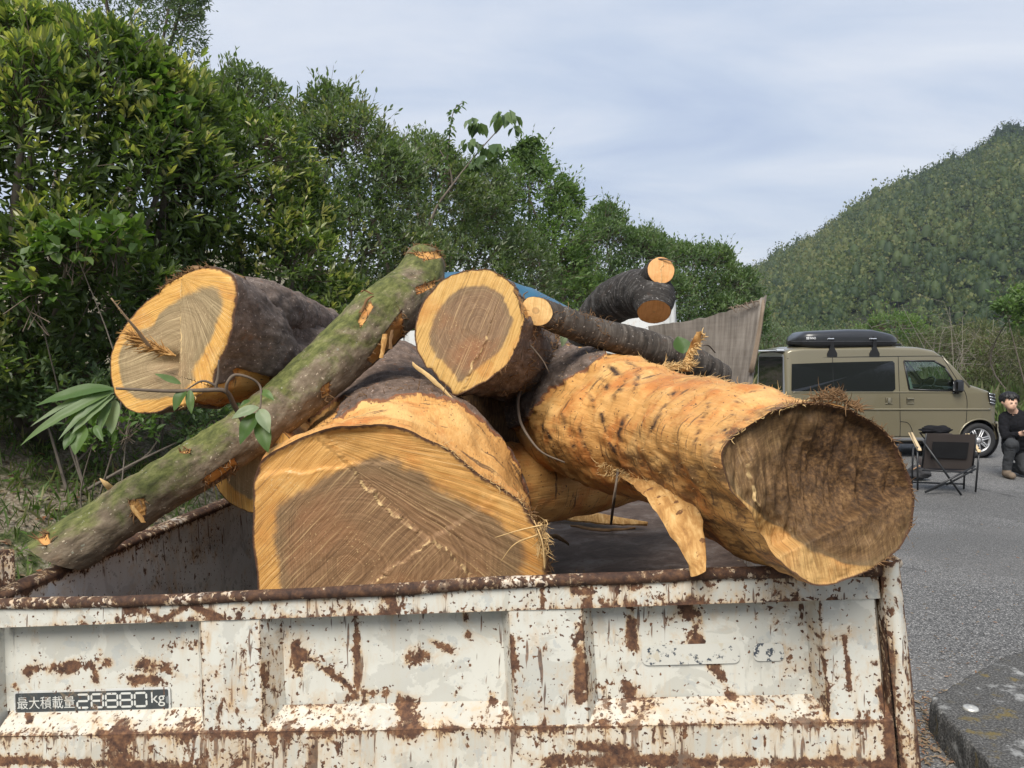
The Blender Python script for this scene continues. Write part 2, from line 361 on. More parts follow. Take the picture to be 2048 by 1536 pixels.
def log_side_mat(name, bark=((.050, .036, .029), (.135, .100, .080), (.26, .205, .170)), moss=0.0, band=0.0, wood=((.45, .205, .052), (.68, .385, .130)), pale=0.0, spots=0.35):
    m, t = newmat(name)
    lc = attr(t, 'lc', 'Vector'); bare = attr(t, 'bare'); bk = attr(t, 'burn')
    rough = noise(t, scl(t, lc, (1, 1, .6)), 62.0, 6.0, .68)
    med = noise(t, lc, 17.0, 5.0, .62, .3)
    bn = noise(t, scl(t, lc, (6, 6, 46)), 1.0, 4.0, .62, .35)
    bn2 = noise(t, scl(t, lc, (14, 14, 120)), 1.0, 3.0, .6)
    f = mth(t, 'ADD', mth(t, 'MULTIPLY', rough, .62), mth(t, 'MULTIPLY', med, .38))
    if band: f = mth(t, 'ADD', mth(t, 'MULTIPLY', f, 1 - band), mth(t, 'MULTIPLY', mth(t, 'ADD', mth(t, 'MULTIPLY', bn, .6), mth(t, 'MULTIPLY', bn2, .4)), band))
    bc = ramp(t, f, [(.32, bark[0]), (.5, bark[1]), (.68, bark[2])])
    bc = mix(t, mth(t, 'MULTIPLY', step(t, noise(t, lc, 130.0, 3.0, .5), .66, .70), .7), bc, tuple(min(1, c * 2.0 + .07) for c in bark[2]))
    bc = mix(t, mth(t, 'MULTIPLY', step(t, noise(t, lc, 26.0, 5.0, .6), .60, .68), spots), bc, (.22, .085, .032))
    if moss:
        up = attr(t, 'upf')
        mn = mth(t, 'ADD', noise(t, lc, 9.0, 7.0, .68, .3), mth(t, 'MULTIPLY', up, .20))
        mm = mth(t, 'MULTIPLY', step(t, mn, .46, .66), moss)
        bc = mix(t, mm, bc, ramp(t, rough, [(.35, (.045, .055, .014)), (.55, (.115, .125, .034)), (.75, (.21, .215, .075))]))
        bc = mix(t, step(t, noise(t, lc, 90.0, 3.0, .5), .69, .72), bc, (.25, .24, .18))
    # bare wood under the bark
    fib = noise(t, scl(t, lc, (150, 150, 5)), 1.0, 4.0, .6, .25)
    crs = noise(t, scl(t, lc, (9, 9, 70)), 1.0, 5.0, .68, .5)
    w = mix(t, fib, *wood)
    w = mix(t, mth(t, 'MULTIPLY', step(t, noise(t, lc, 8.0, 6.0, .62, .6), .47, .64), .85), w, (.46, .165, .040))
    w = mix(t, mth(t, 'MULTIPLY', step(t, noise(t, lc, 5.0, 5.0, .6, .4), .54, .66), .6), w, (.70, .44, .17))
    w = mix(t, mth(t, 'MULTIPLY', step(t, mth(t, 'ADD', crs, mth(t, 'MULTIPLY', med, .25)), .70, .79), .85), w, (.10, .055, .028))
    w = mix(t, step(t, noise(t, scl(t, lc, (1, 1, .5)), 140.0, 3.0, .5), .66, .70), w, (.10, .05, .026))
    w = mix(t, mth(t, 'MULTIPLY', step(t, fib, .58, .78), .3), w, (.74, .52, .25))
    bm = step(t, mth(t, 'ADD', bare, mth(t, 'MULTIPLY_ADD', noise(t, lc, 34.0, 5.0, .65), .5, -.25)), .46, .54)
    c = mix(t, bm, bc, w)
    c = mix(t, mth(t, 'MULTIPLY', bk, step(t, noise(t, scl(t, lc, (1, 1, .4)), 45.0, 5.0, .65), .40, .60)), c, (.055, .030, .018))
    # torn red inner bark along the edge of the bare patches
    rim = mth(t, 'MULTIPLY', step(t, mth(t, 'ADD', bare, mth(t, 'MULTIPLY_ADD', noise(t, lc, 34.0, 5.0, .65), .5, -.25)), .34, .46), mth(t, 'SUBTRACT', 1.0, bm))
    c = mix(t, mth(t, 'MULTIPLY', rim, .85), c, (.23, .085, .032))
    hb = mth(t, 'MULTIPLY', f, mth(t, 'MULTIPLY_ADD', bm, -1.0, 1.0))
    hw = mth(t, 'MULTIPLY', mth(t, 'ADD', mth(t, 'MULTIPLY', fib, .4), mth(t, 'MULTIPLY', crs, -.25)), bm)
    nrm = bump(t, mth(t, 'ADD', hb, hw), .9, .007)
    finish(t, c, mth(t, 'MULTIPLY_ADD', bm, -.25, .88), nrm, .3); return m
M_BARK = log_side_mat('dark_rough_bark')
M_BARKC = log_side_mat('brown_bark_red_shreds', bark=((.050, .034, .026), (.125, .086, .064), (.23, .165, .125)), spots=.6)
M_MOSS = log_side_mat('mossy_bark', bark=((.075, .055, .036), (.17, .13, .088), (.29, .235, .165)), moss=.95, spots=.12)
M_CHERRY = log_side_mat('banded_grey_bark', bark=((.016, .013, .011), (.066, .054, .044), (.19, .165, .14)), band=.75, spots=.1)
M_CHERRY2 = log_side_mat('banded_black_bark', bark=((.008, .007, .006), (.032, .028, .025), (.17, .16, .15)), band=.7, spots=.05)
M_BARE = log_side_mat('debarked_wood')
M_FACE = log_face_mat('sawn_end')
M_FACE_A = log_face_mat('sawn_end_pale_heart', sap=((.52, .255, .055), (.72, .42, .12)), heart=((.165, .110, .055), (.32, .225, .115), (.47, .345, .19)), red=.25, grey=.15, sawc=(.72, .56, .32))
M_FACE_D = log_face_mat('sawn_end_ringed', sap=((.48, .27, .075), (.66, .42, .145)), heart=((.105, .058, .032), (.22, .135, .075), (.34, .225, .125)), ringk=34.0, red=.65)
M_FACE_E = log_face_mat('weathered_stump_end', sap=((.30, .165, .055), (.52, .32, .12)), heart=((.055, .032, .016), (.14, .082, .036), (.27, .165, .072)), red=.1, sstr=.9, sawc=(.36, .235, .105))
M_FACE_S = log_face_mat('small_sawn_end', sap=((.58, .36, .135), (.76, .52, .23)), heart=((.42, .24, .09), (.56, .34, .14), (.66, .43, .19)), ringk=22.0, red=.1, sstr=.6)
M_FACE_O = log_face_mat('orange_sawn_end', sap=((.66, .33, .12), (.78, .43, .18)), heart=((.66, .33, .12), (.74, .40, .16), (.80, .47, .21)), ringk=18.0, red=.1, sstr=.4)
M_FIB = plain('torn_wood_fibre', (.62, .42, .19), .8, .2, var=.45, scale=60)
M_FIBD = plain('torn_bark_fibre', (.20, .115, .055), .85, .2, var=.5, scale=60)
def splinter_mat():
    m, t = newmat('splinter_wood'); v = objc(t)
    g1 = noise(t, scl(t, v, (60, 9, 30), (0, math.radians(35), 0)), 1.0, 4.0, .65, .4); g2 = noise(t, v, 14.0, 5.0, .6)
    c = ramp(t, mth(t, 'ADD', mth(t, 'MULTIPLY', g1, .65), mth(t, 'MULTIPLY', g2, .35)), [(.34, (.20, .095, .032)), (.47, (.42, .22, .07)), (.58, (.60, .365, .14)), (.70, (.74, .52, .26))])
    c = mix(t, step(t, noise(t, v, 40.0, 4.0), .62, .68), c, (.16, .075, .03))
    finish(t, c, .75, bump(t, g1, .8, .004), .25); return m
M_SPL = splinter_mat()

def leaf_mat(name, cols, young, rough=.34, trans=.35, spec=.5):
    m, t = newmat(name); lv = attr(t, 'lv'); yg = attr(t, 'young')
    c = ramp(t, lv, [(i / (len(cols) - 1), c) for i, c in enumerate(cols)])
    c = mix(t, yg, c, young)
    s = nd(t, 'ShaderNodeBsdfPrincipled', {'Base Color': c, 'Roughness': rough, 'Specular IOR Level': spec})
    tr = nd(t, 'ShaderNodeBsdfTranslucent', {0: mix(t, 1.0, c, (1.25, 1.45, .55), 'MULTIPLY')})
    o = t.nodes.new('ShaderNodeOutputMaterial')
    t.links.new(nd(t, 'ShaderNodeMixShader', {0: trans, 1: s, 2: tr}), o.inputs[0]); return m
L_EVER = leaf_mat('evergreen_leaf', [(.062, .096, .030), (.095, .140, .042), (.132, .185, .055), (.205, .25, .080)], (.42, .40, .15), .34, .46, .6)
L_EVER2 = leaf_mat('evergreen_leaf_bluish', [(.090, .128, .062), (.132, .178, .086), (.18, .225, .112)], (.27, .26, .13), .38, .45, .6)
L_PALE = leaf_mat('fresh_green_leaf', [(.095, .155, .055), (.13, .20, .07), (.17, .245, .09)], (.20, .26, .10), .5, .45, .3)
L_MID = leaf_mat('mid_green_leaf', [(.080, .128, .060), (.12, .175, .08), (.165, .225, .10)], (.15, .20, .065), .45, .42, .35)
L_FINE = leaf_mat('feathery_leaf', [(.095, .135, .08), (.13, .175, .10), (.165, .21, .12)], (.11, .13, .06), .5, .4, .3)
L_VINE = leaf_mat('vine_leaf', [(.060, .115, .022), (.095, .165, .035), (.13, .20, .05)], (.20, .24, .06), .4, .42, .4)
L_DRY = leaf_mat('dry_brush_leaf', [(.085, .105, .046), (.125, .14, .066), (.17, .16, .095)], (.13, .19, .06), .7, .35, .2)
L_BAMBOO = leaf_mat('bamboo_leaf', [(.040, .066, .026), (.074, .106, .036), (.124, .146, .050), (.182, .180, .072)], (.15, .15, .06), .6, .35, .25)
L_CONIF = leaf_mat('conifer_needles', [(.026, .045, .025), (.040, .064, .033), (.055, .082, .04)], (.06, .08, .03), .7, .2, .2)
L_GRASS = leaf_mat('grass_blade', [(.085, .14, .036), (.125, .185, .055), (.18, .22, .08), (.28, .26, .13)], (.16, .2, .06), .55, .4, .3)
L_LITTER = leaf_mat('dead_leaf', [(.13, .085, .05), (.22, .16, .10), (.30, .235, .17), (.24, .10, .045)], (.2, .1, .05), .8, .15, .2)
L_BIG = leaf_mat('broad_glossy_leaf', [(.060, .115, .026), (.085, .15, .036), (.115, .185, .048)], (.27, .33, .20), .46, .38, .4)
M_TWIG = plain('grey_brown_twig', (.13, .10, .075), .85, .2, var=.4, scale=40, bmp=.4)
M_STEM = plain('grey_bark_stem', (.16, .135, .11), .9, .2, var=.45, scale=25, bmp=.6)
M_BLACK = plain('black_plastic', (.014, .014, .015), .38, .5, var=.1)
M_RUBBER = plain('tyre_rubber', (.022, .022, .023), .75, .3, var=.15)
# ------------------------------------------------------------------ ground
def asphalt_mat():
    m, t = newmat('worn_asphalt'); v = objc(t)
    ag = noise(t, v, 120.0, 2.0, .6); ag2 = noise(t, v, 48.0, 4.0, .65); bg_ = noise(t, v, .8, 5.0, .6)
    c = ramp(t, ag2, [(.3, (.042, .042, .042)), (.5, (.092, .091, .089)), (.7, (.165, .162, .157))])
    c = mix(t, step(t, ag, .57, .63), c, (.37, .36, .345))
    c = mix(t, step(t, ag, .42, .33), c, (.030, .030, .032))
    c = mix(t, mth(t, 'MULTIPLY', step(t, bg_, .42, .68), .55), c, mix(t, .5, c, (.22, .21, .20)))
    pt = noise(t, v, .35, 6.0, .6, .8)
    c = mix(t, mth(t, 'MULTIPLY', step(t, pt, .50, .56), .35), c, (.075, .073, .070))
    vr = nd(t, 'ShaderNodeTexVoronoi', {'Vector': scl(t, v, (1, 1, 0)), 'Scale': .28, 'Randomness': 1.0}, feature='DISTANCE_TO_EDGE')
    cw = mth(t, 'ADD', vr, mth(t, 'MULTIPLY_ADD', noise(t, v, 6.0, 5.0, .7), .06, -.03))
    c = mix(t, mth(t, 'MULTIPLY', step(t, cw, .007, .002), mth(t, 'MULTIPLY', step(t, noise(t, v, .5, 2.0), .52, .60), .55)), c, (.035, .034, .033))
    finish(t, c, .88, bump(t, mth(t, 'ADD', ag, ag2), .8, .006), .3); return m
g = MB(); xs = np.concatenate([np.linspace(-600, -12, 12), np.linspace(-10, 30, 41), np.linspace(35, 600, 14)])
ys = np.concatenate([np.linspace(-300, -6, 8), np.linspace(-4, 40, 45), np.linspace(48, 900, 14)])
X, Y = np.meshgrid(xs, ys, indexing='ij')
Zg = 0.012 * fbm(np.stack([X, Y, X * 0], -1), 0.5, 3)
Vg = np.stack([X, Y, Zg], -1); g.grid(Vg)
tag(g.build('ground', asphalt_mat()), None, None, kind='structure')

# the bank left of the lot, running with the lot's edge away from the camera
BO = A(-1.75, 2.6); BD = nz(A(8.9, 19.8)); BN = A(-BD[1], BD[0])        # BN points up the bank (left)
def bank_z(x, y):
    q = np.stack([np.asarray(x, float) - BO[0], np.asarray(y, float) - BO[1]], -1)
    s = q @ BN; al = q @ BD
    p = np.stack([np.asarray(x, float), np.asarray(y, float), np.zeros_like(np.asarray(x, float))], -1)
    rise = sm(s, -0.1, 2.6) * (0.95 + .25 * sm(al, -2, 10)) + np.clip(s - 2.0, 0, 30) * .22
    return rise + (0.06 * fbm(p, 1.6, 4, 5) + 0.03 * fbm(p, 6, 3, 9)) * sm(s, -0.2, .5) - 0.05 * (1 - sm(s, -.25, .05))
def bank_mat():
    m, t = newmat('bank_soil'); v = objc(t)
    n = noise(t, v, 3.0, 7.0, .65); n2 = noise(t, v, 45.0, 4.0, .6)
    c = ramp(t, n2, [(.32, (.11, .085, .058)), (.5, (.23, .19, .14)), (.68, (.38, .34, .27))])
    c = mix(t, step(t, n, .45, .58), c, ramp(t, n2, [(.35, (.035, .052, .016)), (.65, (.085, .105, .035))]))
    finish(t, c, .95, bump(t, n2, .9, .02), .2); return m
al = np.concatenate([np.linspace(-6, 14, 120), np.linspace(14.5, 70, 60)]); ss = np.concatenate([np.linspace(-.3, 4, 60), np.linspace(4.3, 40, 20)])
AL, SS = np.meshgrid(al, ss, indexing='ij')
BX = BO[0] + BD[0] * AL + BN[0] * SS; BY = BO[1] + BD[1] * AL + BN[1] * SS
b = MB(); b.grid(np.stack([BX, BY, bank_z(BX, BY)], -1)); tag(b.build('bank', bank_mat()), None, None, kind='structure')

# ------------------------------------------------------------------ leaves
LEAFU = np.array([0, .34, .70, 1.0, .70, .34]); LEAFW = np.array([0, .5, .40, 0, -.40, -.5])
def leaf_arrays(pos, ax, nr, ln, wd, fold=.18, droop=.12):
    ax = nz(ax); nr = nz(nr - ax * np.sum(nr * ax, -1, keepdims=True)); sd = np.cross(ax, nr)
    N = len(pos); fz = np.array([0, 1, .8, 0, .8, 1.0]) * fold; dz = -np.array([0, .1, .45, 1, .45, .1]) * droop
    V = pos[:, None, :] + ax[:, None, :] * (LEAFU[None, :, None] * ln[:, None, None]) + sd[:, None, :] * (LEAFW[None, :, None] * wd[:, None, None]) \
        + nr[:, None, :] * (fz[None, :, None] * wd[:, None, None] + dz[None, :, None] * ln[:, None, None])
    b0 = np.arange(N)[:, None] * 6
    Q = np.concatenate([b0 + np.array([0, 1, 2, 3]), b0 + np.array([0, 3, 4, 5])], 0)
    return V.reshape(-1, 3), Q
def leaves(name, pos, ax, nr, ln, wd, mat, parent=None, lv=None, young=None, kind=None, fold=.18, droop=.12, seed=1, loc=None):
    rg = np.random.default_rng(seed); N = len(pos)
    V, Q = leaf_arrays(np.asarray(pos), np.asarray(ax), np.asarray(nr), np.broadcast_to(ln, (N,)), np.broadcast_to(wd, (N,)), fold, droop)
    lv = rg.random(N) if lv is None else lv; young = np.zeros(N) if young is None else young
    return add(name, V, Q, None, mat, parent, False, {'lv': np.repeat(lv, 6), 'young': np.repeat(young, 6)}, kind=kind, loc=loc)
def rdir(rg, n): return nz(rg.normal(size=(n, 3)))

# grass, weeds and litter on the bank
rg = np.random.default_rng(11)
def bank_pts(n, s0, s1, a0, a1, clump=None, pw=1.6):
    a_ = a0 + (a1 - a0) * rg.random(n) ** pw; s_ = s0 + (s1 - s0) * rg.random(n)
    x = BO[0] + BD[0] * a_ + BN[0] * s_; y = BO[1] + BD[1] * a_ + BN[1] * s_
    p = np.stack([x, y, bank_z(x, y)], -1)
    if clump is not None:
        k = fbm(np.stack([x, y, x * 0], -1), 1.4, 3, 21) + .5 * rg.random(n) > clump; p = p[k]
    return p
p = bank_pts(38000, -.05, 3.6, -2, 16, .05); N = len(p)
d = nz(rdir(rg, N) * A(.7, .7, .1) + A(0, 0, 1.0)); ln = .05 + .11 * rg.random(N) ** 2
o = leaves('grass', p, d, rdir(rg, N), ln, .004 + .004 * rg.random(N), L_GRASS, None, fold=.1, droop=.35, seed=3)
tag(o, 'tufts of green grass growing on the bank beside the truck', 'grass', kind='stuff')
p = bank_pts(9000, .1, 3.4, -2, 14, .20); N = len(p); p = p + A(0, 0, 1) * (.02 + .10 * rg.random((N, 1)))
o = leaves('ground_cover', p, nz(rdir(rg, N) * A(1, 1, .3) + A(0, 0, .25)), nz(rdir(rg, N) * .5 + A(0, 0, 1)), .03 + .03 * rg.random(N), .016 + .014 * rg.random(N), L_VINE, None, seed=4)
tag(o, 'low leafy weeds covering the bank under the hedge', 'weeds', kind='stuff')
p = bank_pts(7000, -.2, 2.6, -2, 12, None); N = len(p); p[:, 2] += .012
o = leaves('leaf_litter', p, nz(rdir(rg, N) * A(1, 1, .25)), nz(rdir(rg, N) * .35 + A(0, 0, 1)), .03 + .035 * rg.random(N), .012 + .018 * rg.random(N), L_LITTER, None, seed=5)
tag(o, 'dry brown fallen leaves scattered along the foot of the bank', 'leaf litter', kind='stuff')
# chips and twigs lying on the asphalt right of the truck
N = 420; q = np.array([G(px, py) for px, py in zip(1800 + 248 * rg.random(N), 1000 + 536 * rg.random(N) ** .6)])
q2 = np.array([G(1790 + 130 * u, 1385 + 150 * w) for u, w in rg.random((520, 2))]); q = np.concatenate([q, q2]); N = len(q)
q[:, 2] = .012 * fbm(q * A(1, 1, 0), .5, 3) + .010
sz = np.concatenate([np.full(420, 1.0), np.full(520, 1.35)])
o = leaves('wood_chips', q, nz(rdir(rg, N) * A(1, 1, .1)), nz(rdir(rg, N) * .25 + A(0, 0, 1)), sz * (.010 + .028 * rg.random(N) ** 2), sz * (.003 + .006 * rg.random(N)), L_LITTER, None, seed=6)
tag(o, 'brown wood chips and bits of bark strewn on the asphalt', 'wood chips', kind='stuff')
# ------------------------------------------------------------------ the dump truck
TL = P(-15, 1192, 1.53); TR = P(1772, 1124, 1.35)
tr_ = nz(TR - TL); TW = np.linalg.norm(TR - TL)
tf = P(1187, 700, 10) - CAM; tf = nz(tf - tr_ * np.dot(tf, tr_)); tu = np.cross(tr_, tf)
td = nz(-tu * math.cos(math.radians(5)) - tf * math.sin(math.radians(5)))      # down the leaning tailgate
tn = np.cross(tr_, td) ; tn = -tn if np.dot(tn, tf) > 0 else tn                  # out of the tailgate, to the camera
def TK(a, b_, c): return TL + tr_ * a + tf * b_ + tu * c                          # truck coordinates from the left end of the rail
def TG(a, c, h=0.0): return TL + tr_ * a + td * c + tn * h                        # on the tailgate: along, down, out
def tgpix(px, py):
    q = onplane(px, py, TL, tn) - TL; return float(np.dot(q, tr_)), float(np.dot(q, td))
def tgrec(px, py):                # the same on the recessed sheet
    q = onplane(px, py, TL + tn * HR, tn) - TL; return float(np.dot(q, tr_)), float(np.dot(q, td))
truck = thing('dump_truck', 'old dump truck with rusty white tailgate carrying a load of logs', 'truck', (TK(TW / 2, 1.5, 0) * A(1, 1, 0)))
def patch(f, nu, nv, ew=(1, 1, 1, 1), dent=.0015, size=(1, 1), seed=0, ec=.010):
    """grid from f(u,v) -> world; edge attribute from the distance to the borders (top,right,bottom,left)"""
    u, v = np.meshgrid(np.linspace(0, 1, nu), np.linspace(0, 1, nv), indexing='ij')
    Pw = f(u, v); n = tn * (dent * fbm(Pw, 9, 3, seed))[..., None] + tn * (dent * 1.2 * fbm(Pw, 2.6, 2, seed + 3))[..., None]
    e = np.zeros_like(u)
    for w, dist in zip(ew, (v * size[1], (1 - u) * size[0], (1 - v) * size[1], u * size[0])):
        if w: e = np.maximum(e, w * np.exp(-dist / ec))
    return Pw + n, e
# where the tailgate has its own large rust marks (each a stroke of some width)
RUST = [(1262, 1215, 1264, 1300, 11), (1380, 1210, 1395, 1290, 20), (1395, 1290, 1462, 1390, 11), (1210, 1380, 1262, 1385, 18), (700, 1290, 712, 1300, 8), (815, 1420, 815, 1450, 26), (240, 1470, 240, 1530, 34),
        (60, 1340, 215, 1325, 13), (200, 1300, 190, 1360, 7), (280, 1330, 340, 1335, 17), (330, 1295, 385, 1290, 13), (250, 1360, 320, 1362, 14), (600, 1310, 640, 1320, 12), (590, 1290, 600, 1350, 8), (640, 1330, 730, 1400, 9), (712, 1230, 716, 1380, 7), (820, 1320, 850, 1310, 14), (860, 1280, 900, 1300, 9), (930, 1230, 935, 1270, 7), (940, 1330, 910, 1390, 7), (700, 1395, 770, 1385, 11), (980, 1380, 985, 1400, 9),
        (30, 1370, 60, 1440, 6), (765, 1150, 790, 1215, 14), (240, 1205, 320, 1240, 6), (320, 1240, 380, 1210, 6), (380, 1210, 440, 1235, 6), (1205, 1150, 1215, 1160, 10), (1150, 1180, 1180, 1185, 12), (1085, 1130, 1085, 1210, 6), (1155, 1250, 1160, 1400, 8), (1025, 1280, 1035, 1340, 6), (1690, 1280, 1700, 1400, 5), (1770, 1380, 1780, 1530, 10), (1160, 1490, 1260, 1505, 9), (1100, 1520, 1800, 1530, 12), (0, 1520, 400, 1536, 10)]
def patches(name, lst, mat, parent):
    V = []; Q = []; E = []; n = 0
    for Pw, e in lst:
        a_, b_ = e.shape; V.append(Pw.reshape(-1, 3)); E.append(e.ravel())
        ii, jj = np.meshgrid(np.arange(a_ - 1), np.arange(b_ - 1), indexing='ij')
        Q.append(n + np.stack([ii * b_ + jj, (ii + 1) * b_ + jj, (ii + 1) * b_ + jj + 1, ii * b_ + jj + 1], -1).reshape(-1, 4)); n += a_ * b_
    V = np.concatenate(V); q = V - CAM; dp = q @ FW; X, Y = 1024 + FPX * (q @ RT) / dp, 768 - FPX * (q @ UPV) / dp; sp_ = np.zeros(len(V))
    for x0, y0, x1, y1, w in RUST:
        dx, dy = x1 - x0, y1 - y0; t_ = np.clip(((X - x0) * dx + (Y - y0) * dy) / (dx * dx + dy * dy + 1e-9), 0, 1); sp_ = np.maximum(sp_, np.exp(-(((X - x0 - t_ * dx) ** 2 + (Y - y0 - t_ * dy) ** 2) / w ** 2)))
    return add(name, V, np.concatenate(Q), None, mat, parent, True, {'edge': np.concatenate(E), 'spot': sp_})
def bil(a0, a1, c0, c1, h0, h1, h0r=None, h1r=None):
    return lambda u, v: (TL + tr_ * (a0 + (a1 - a0) * u)[..., None] + td * (c0 + (c1 - c0) * v)[..., None] + tn * (h0 + (h1 - h0) * v)[..., None])
cB0 = .026; cB1 = tgpix(880, 1226)[1]; cP1 = float(np.dot(onplane(880, 1404, TL - tn * .042, tn) - TL, td)); cL1 = tgpix(880, 1456)[1]; cE = cL1 + .155
HR = -.042
# the recessed sheet is the tailgate itself; the rest are its pieces
TWe = tgpix(1765, 1250)[0]
tail = patches('tailgate', [patch(bil(-.06, TWe, cB1 - .012, cP1, HR, HR), 400, 60, (.3, .1, .1, .1), .003, (TWe, cP1 - cB1), 1)], M_PAINT, truck)
tail['label'] = 'rusty white pressed steel tailgate with ribs'
patches('upper_band', [patch(bil(0, TWe, cB0 - .01, cB1, 0.0, 0.0), 400, 22, (.8, .6, .6, .3), .003, (TWe, cB1 - cB0), 2, .007),
                       patch(bil(0, TWe, cB1, cB1 + .0005, 0.0, HR), 260, 4, (0, 0, 0, 0), 0, (1, 1), 2)], M_PAINT_MID, tail)
patches('lower_ledge', [patch(bil(0, TWe + .004, cP1 - .001, cL1, HR + .001, .004), 400, 18, (.2, .3, .7, .3), .002, (TWe, cL1 - cP1), 4, .006)], M_PAINT_HI, tail)
patches('lower_band', [patch(bil(0, TWe + .004, cL1, cE, .0045, .004), 400, 40, (.9, .6, .0, .3), .003, (TWe, cE - cL1), 5, .008)], M_PAINT_HI, tail)
patches('lower_lip', [patch(bil(0, TWe + .004, cE, cE + .05, .0045, -.05), 200, 8, (1, 0, 1, 0), .003, (TWe, .05), 6, .05)], M_RAIL, tail)
# top rail: a bent, dented pipe
ua = np.linspace(-.002, TWe + .003, 180); pts = TL + tr_ * ua[:, None] + td * .0145 + tn * .001
wb = .006 * np.sin(ua * 3.1 + .4) + .004 * fbm(np.stack([ua, ua * 0, ua * 0], -1), 7, 3, 3)
pts = pts - tu * wb[:, None] * .8 + tn * (.004 * fbm(np.stack([ua, ua * 0 + 3, ua * 0], -1), 5, 3, 4))[:, None]
m_ = MB(); m_.tube(pts, .0115 + .0012 * fbm(np.stack([ua * 9, ua * 0, ua * 0], -1), 1, 3, 6), 16)
r_ = m_.build('top_rail', M_RAIL, tail)
def rib(p0, p1, ch, seed):
    a0 = tgpix(*p0)[0]; a1 = tgpix(*p1)[0]; c0 = cB1 - .004; c1 = cL1 - .002; hf = -.001
    def fr(u, v):
        sp = ch * .35 * v
        return TL + tr_ * ((a0 + (a1 - a0) * u))[..., None] + td * (c0 + (c1 - c0) * v)[..., None] + tn * (hf + .002 * v)[..., None]
    def side(a, sg):
        return lambda u, v: TL + tr_ * (a + sg * ch * u)[..., None] + td * (c0 + (c1 - c0) * v)[..., None] + tn * (hf + .002 * v + (HR - .003 - hf) * u)[..., None]
    L_ = c1 - c0
    return patches('rib', [patch(fr, 24, 40, (.1, .6, .3, .6), .0025, (a1 - a0, L_), seed, .005), patch(side(a0, -1), 6, 40, (.1, .3, .3, .7), .001, (ch, L_), seed, .006), patch(side(a1, 1), 6, 40, (.1, .3, .3, .7), .001, (ch, L_), seed, .006)], M_PAINT, tail)
rib((402, 1300), (520, 1300), .030, 11); rib((1022, 1300), (1168, 1300), .020, 12); rib((1648, 1300), (1758, 1300), .018, 13); rib((-150, 1300), (-30, 1300), .010, 14)
# faded outlines of two stickers once stuck on the right hand panel
def ghost(px0, py0, px1, py1, seed):
    (a0, c0), (a1, c1) = tgrec(px0, py0), tgrec(px1, py1)
    m, t = newmat('old_sticker_%d' % seed); v = objc(t)
    n = noise(t, v, 75.0, 5.0, .7)
    n2 = noise(t, v, 12.0, 3.0)
    c = mix(t, step(t, mth(t, 'ADD', n, mth(t, 'MULTIPLY', n2, .35)), .735, .765), (.52, .51, .455), (.05, .06, .075))
    c = mix(t, step(t, noise(t, v, 30.0, 4.0), .60, .66), c, (.48, .44, .35))
    finish(t, c, .5, bump(t, n, .3, .001))
    mm = MB(); w, h = a1 - a0, c1 - c0; cr = h * .3; pl = []
    for cx, cy, s0 in ((w - cr, h - cr, 0), (cr, h - cr, 90), (cr, cr, 180), (w - cr, cr, 270)):
        for k in range(5):
            an = math.radians(s0 + k * 22.5); pl.append(TG(a0 + cx + cr * math.cos(an), c0 + cy + cr * math.sin(an), HR + .0032))
    mm.prism(pl, tn * .0005); mm.build('sticker_remnant', m, tail, False)
ghost(1282, 1290, 1480, 1325, 1); ghost(1505, 1286, 1568, 1320, 2)
# maximum load plate
pa, pc_ = tgrec(33, 1386); pb, pd = tgrec(343, 1418)
PLr = nz(tr_ * (tgrec(341, 1372)[0] - tgrec(32, 1381)[0]) + td * (tgrec(341, 1372)[1] - tgrec(32, 1381)[1])); PLd = nz(td - PLr * np.dot(td, PLr))
PO = TG(*tgrec(31, 1381), HR + .004); PW_ = np.linalg.norm(TG(*tgrec(343, 1372)) - TG(*tgrec(31, 1381))); PH_ = .046
def PL(x, y, h=0.0): return PO + PLr * x + PLd * y + tn * h
def rrect(x0, y0, x1, y1, r, h):
    o_ = []
    for cx, cy, s0 in ((x1 - r, y1 - r, 0), (x0 + r, y1 - r, 90), (x0 + r, y0 + r, 180), (x1 - r, y0 + r, 270)):
        for k in range(5): an = math.radians(s0 + k * 22.5); o_.append(PL(cx + r * math.cos(an), cy + r * math.sin(an), h))
    return o_
M_PLW = rusty_paint('plate_silver_border', paint=(.56, .56, .53), amount=.0)
M_PLB = rusty_paint('plate_black_face', paint=(.050, .056, .058), amount=-.02)
M_TXT = rusty_paint('plate_white_lettering', paint=(.58, .58, .54), amount=.0)
m_ = MB(); m_.prism(rrect(0, 0, PW_, PH_, .006, 0), tn * .0015); lp = m_.build('load_plate', M_PLW, tail, False)
lp['label'] = 'black and silver maximum load plate with white lettering'
m_ = MB(); m_.prism(rrect(.0042, .0042, PW_ - .0042, PH_ - .0042, .003, .0016), tn * .0008); m_.build('plate_face', M_PLB, tail, False)
def text_mesh(txt, size):
    cu = bpy.data.curves.new('lettering', 'FONT'); cu.body = txt; cu.size = size; cu.offset = 0.0
    ob = bpy.data.objects.new('lettering_tmp', cu); COL.objects.link(ob)
    dg = bpy.context.evaluated_depsgraph_get(); me = bpy.data.meshes.new_from_object(ob.evaluated_get(dg))
    bpy.data.objects.remove(ob); bpy.data.curves.remove(cu)
    V = np.array([v.co[:] for v in me.vertices]); F = [list(p.vertices) for p in me.polygons]; bpy.data.meshes.remove(me); return V, F
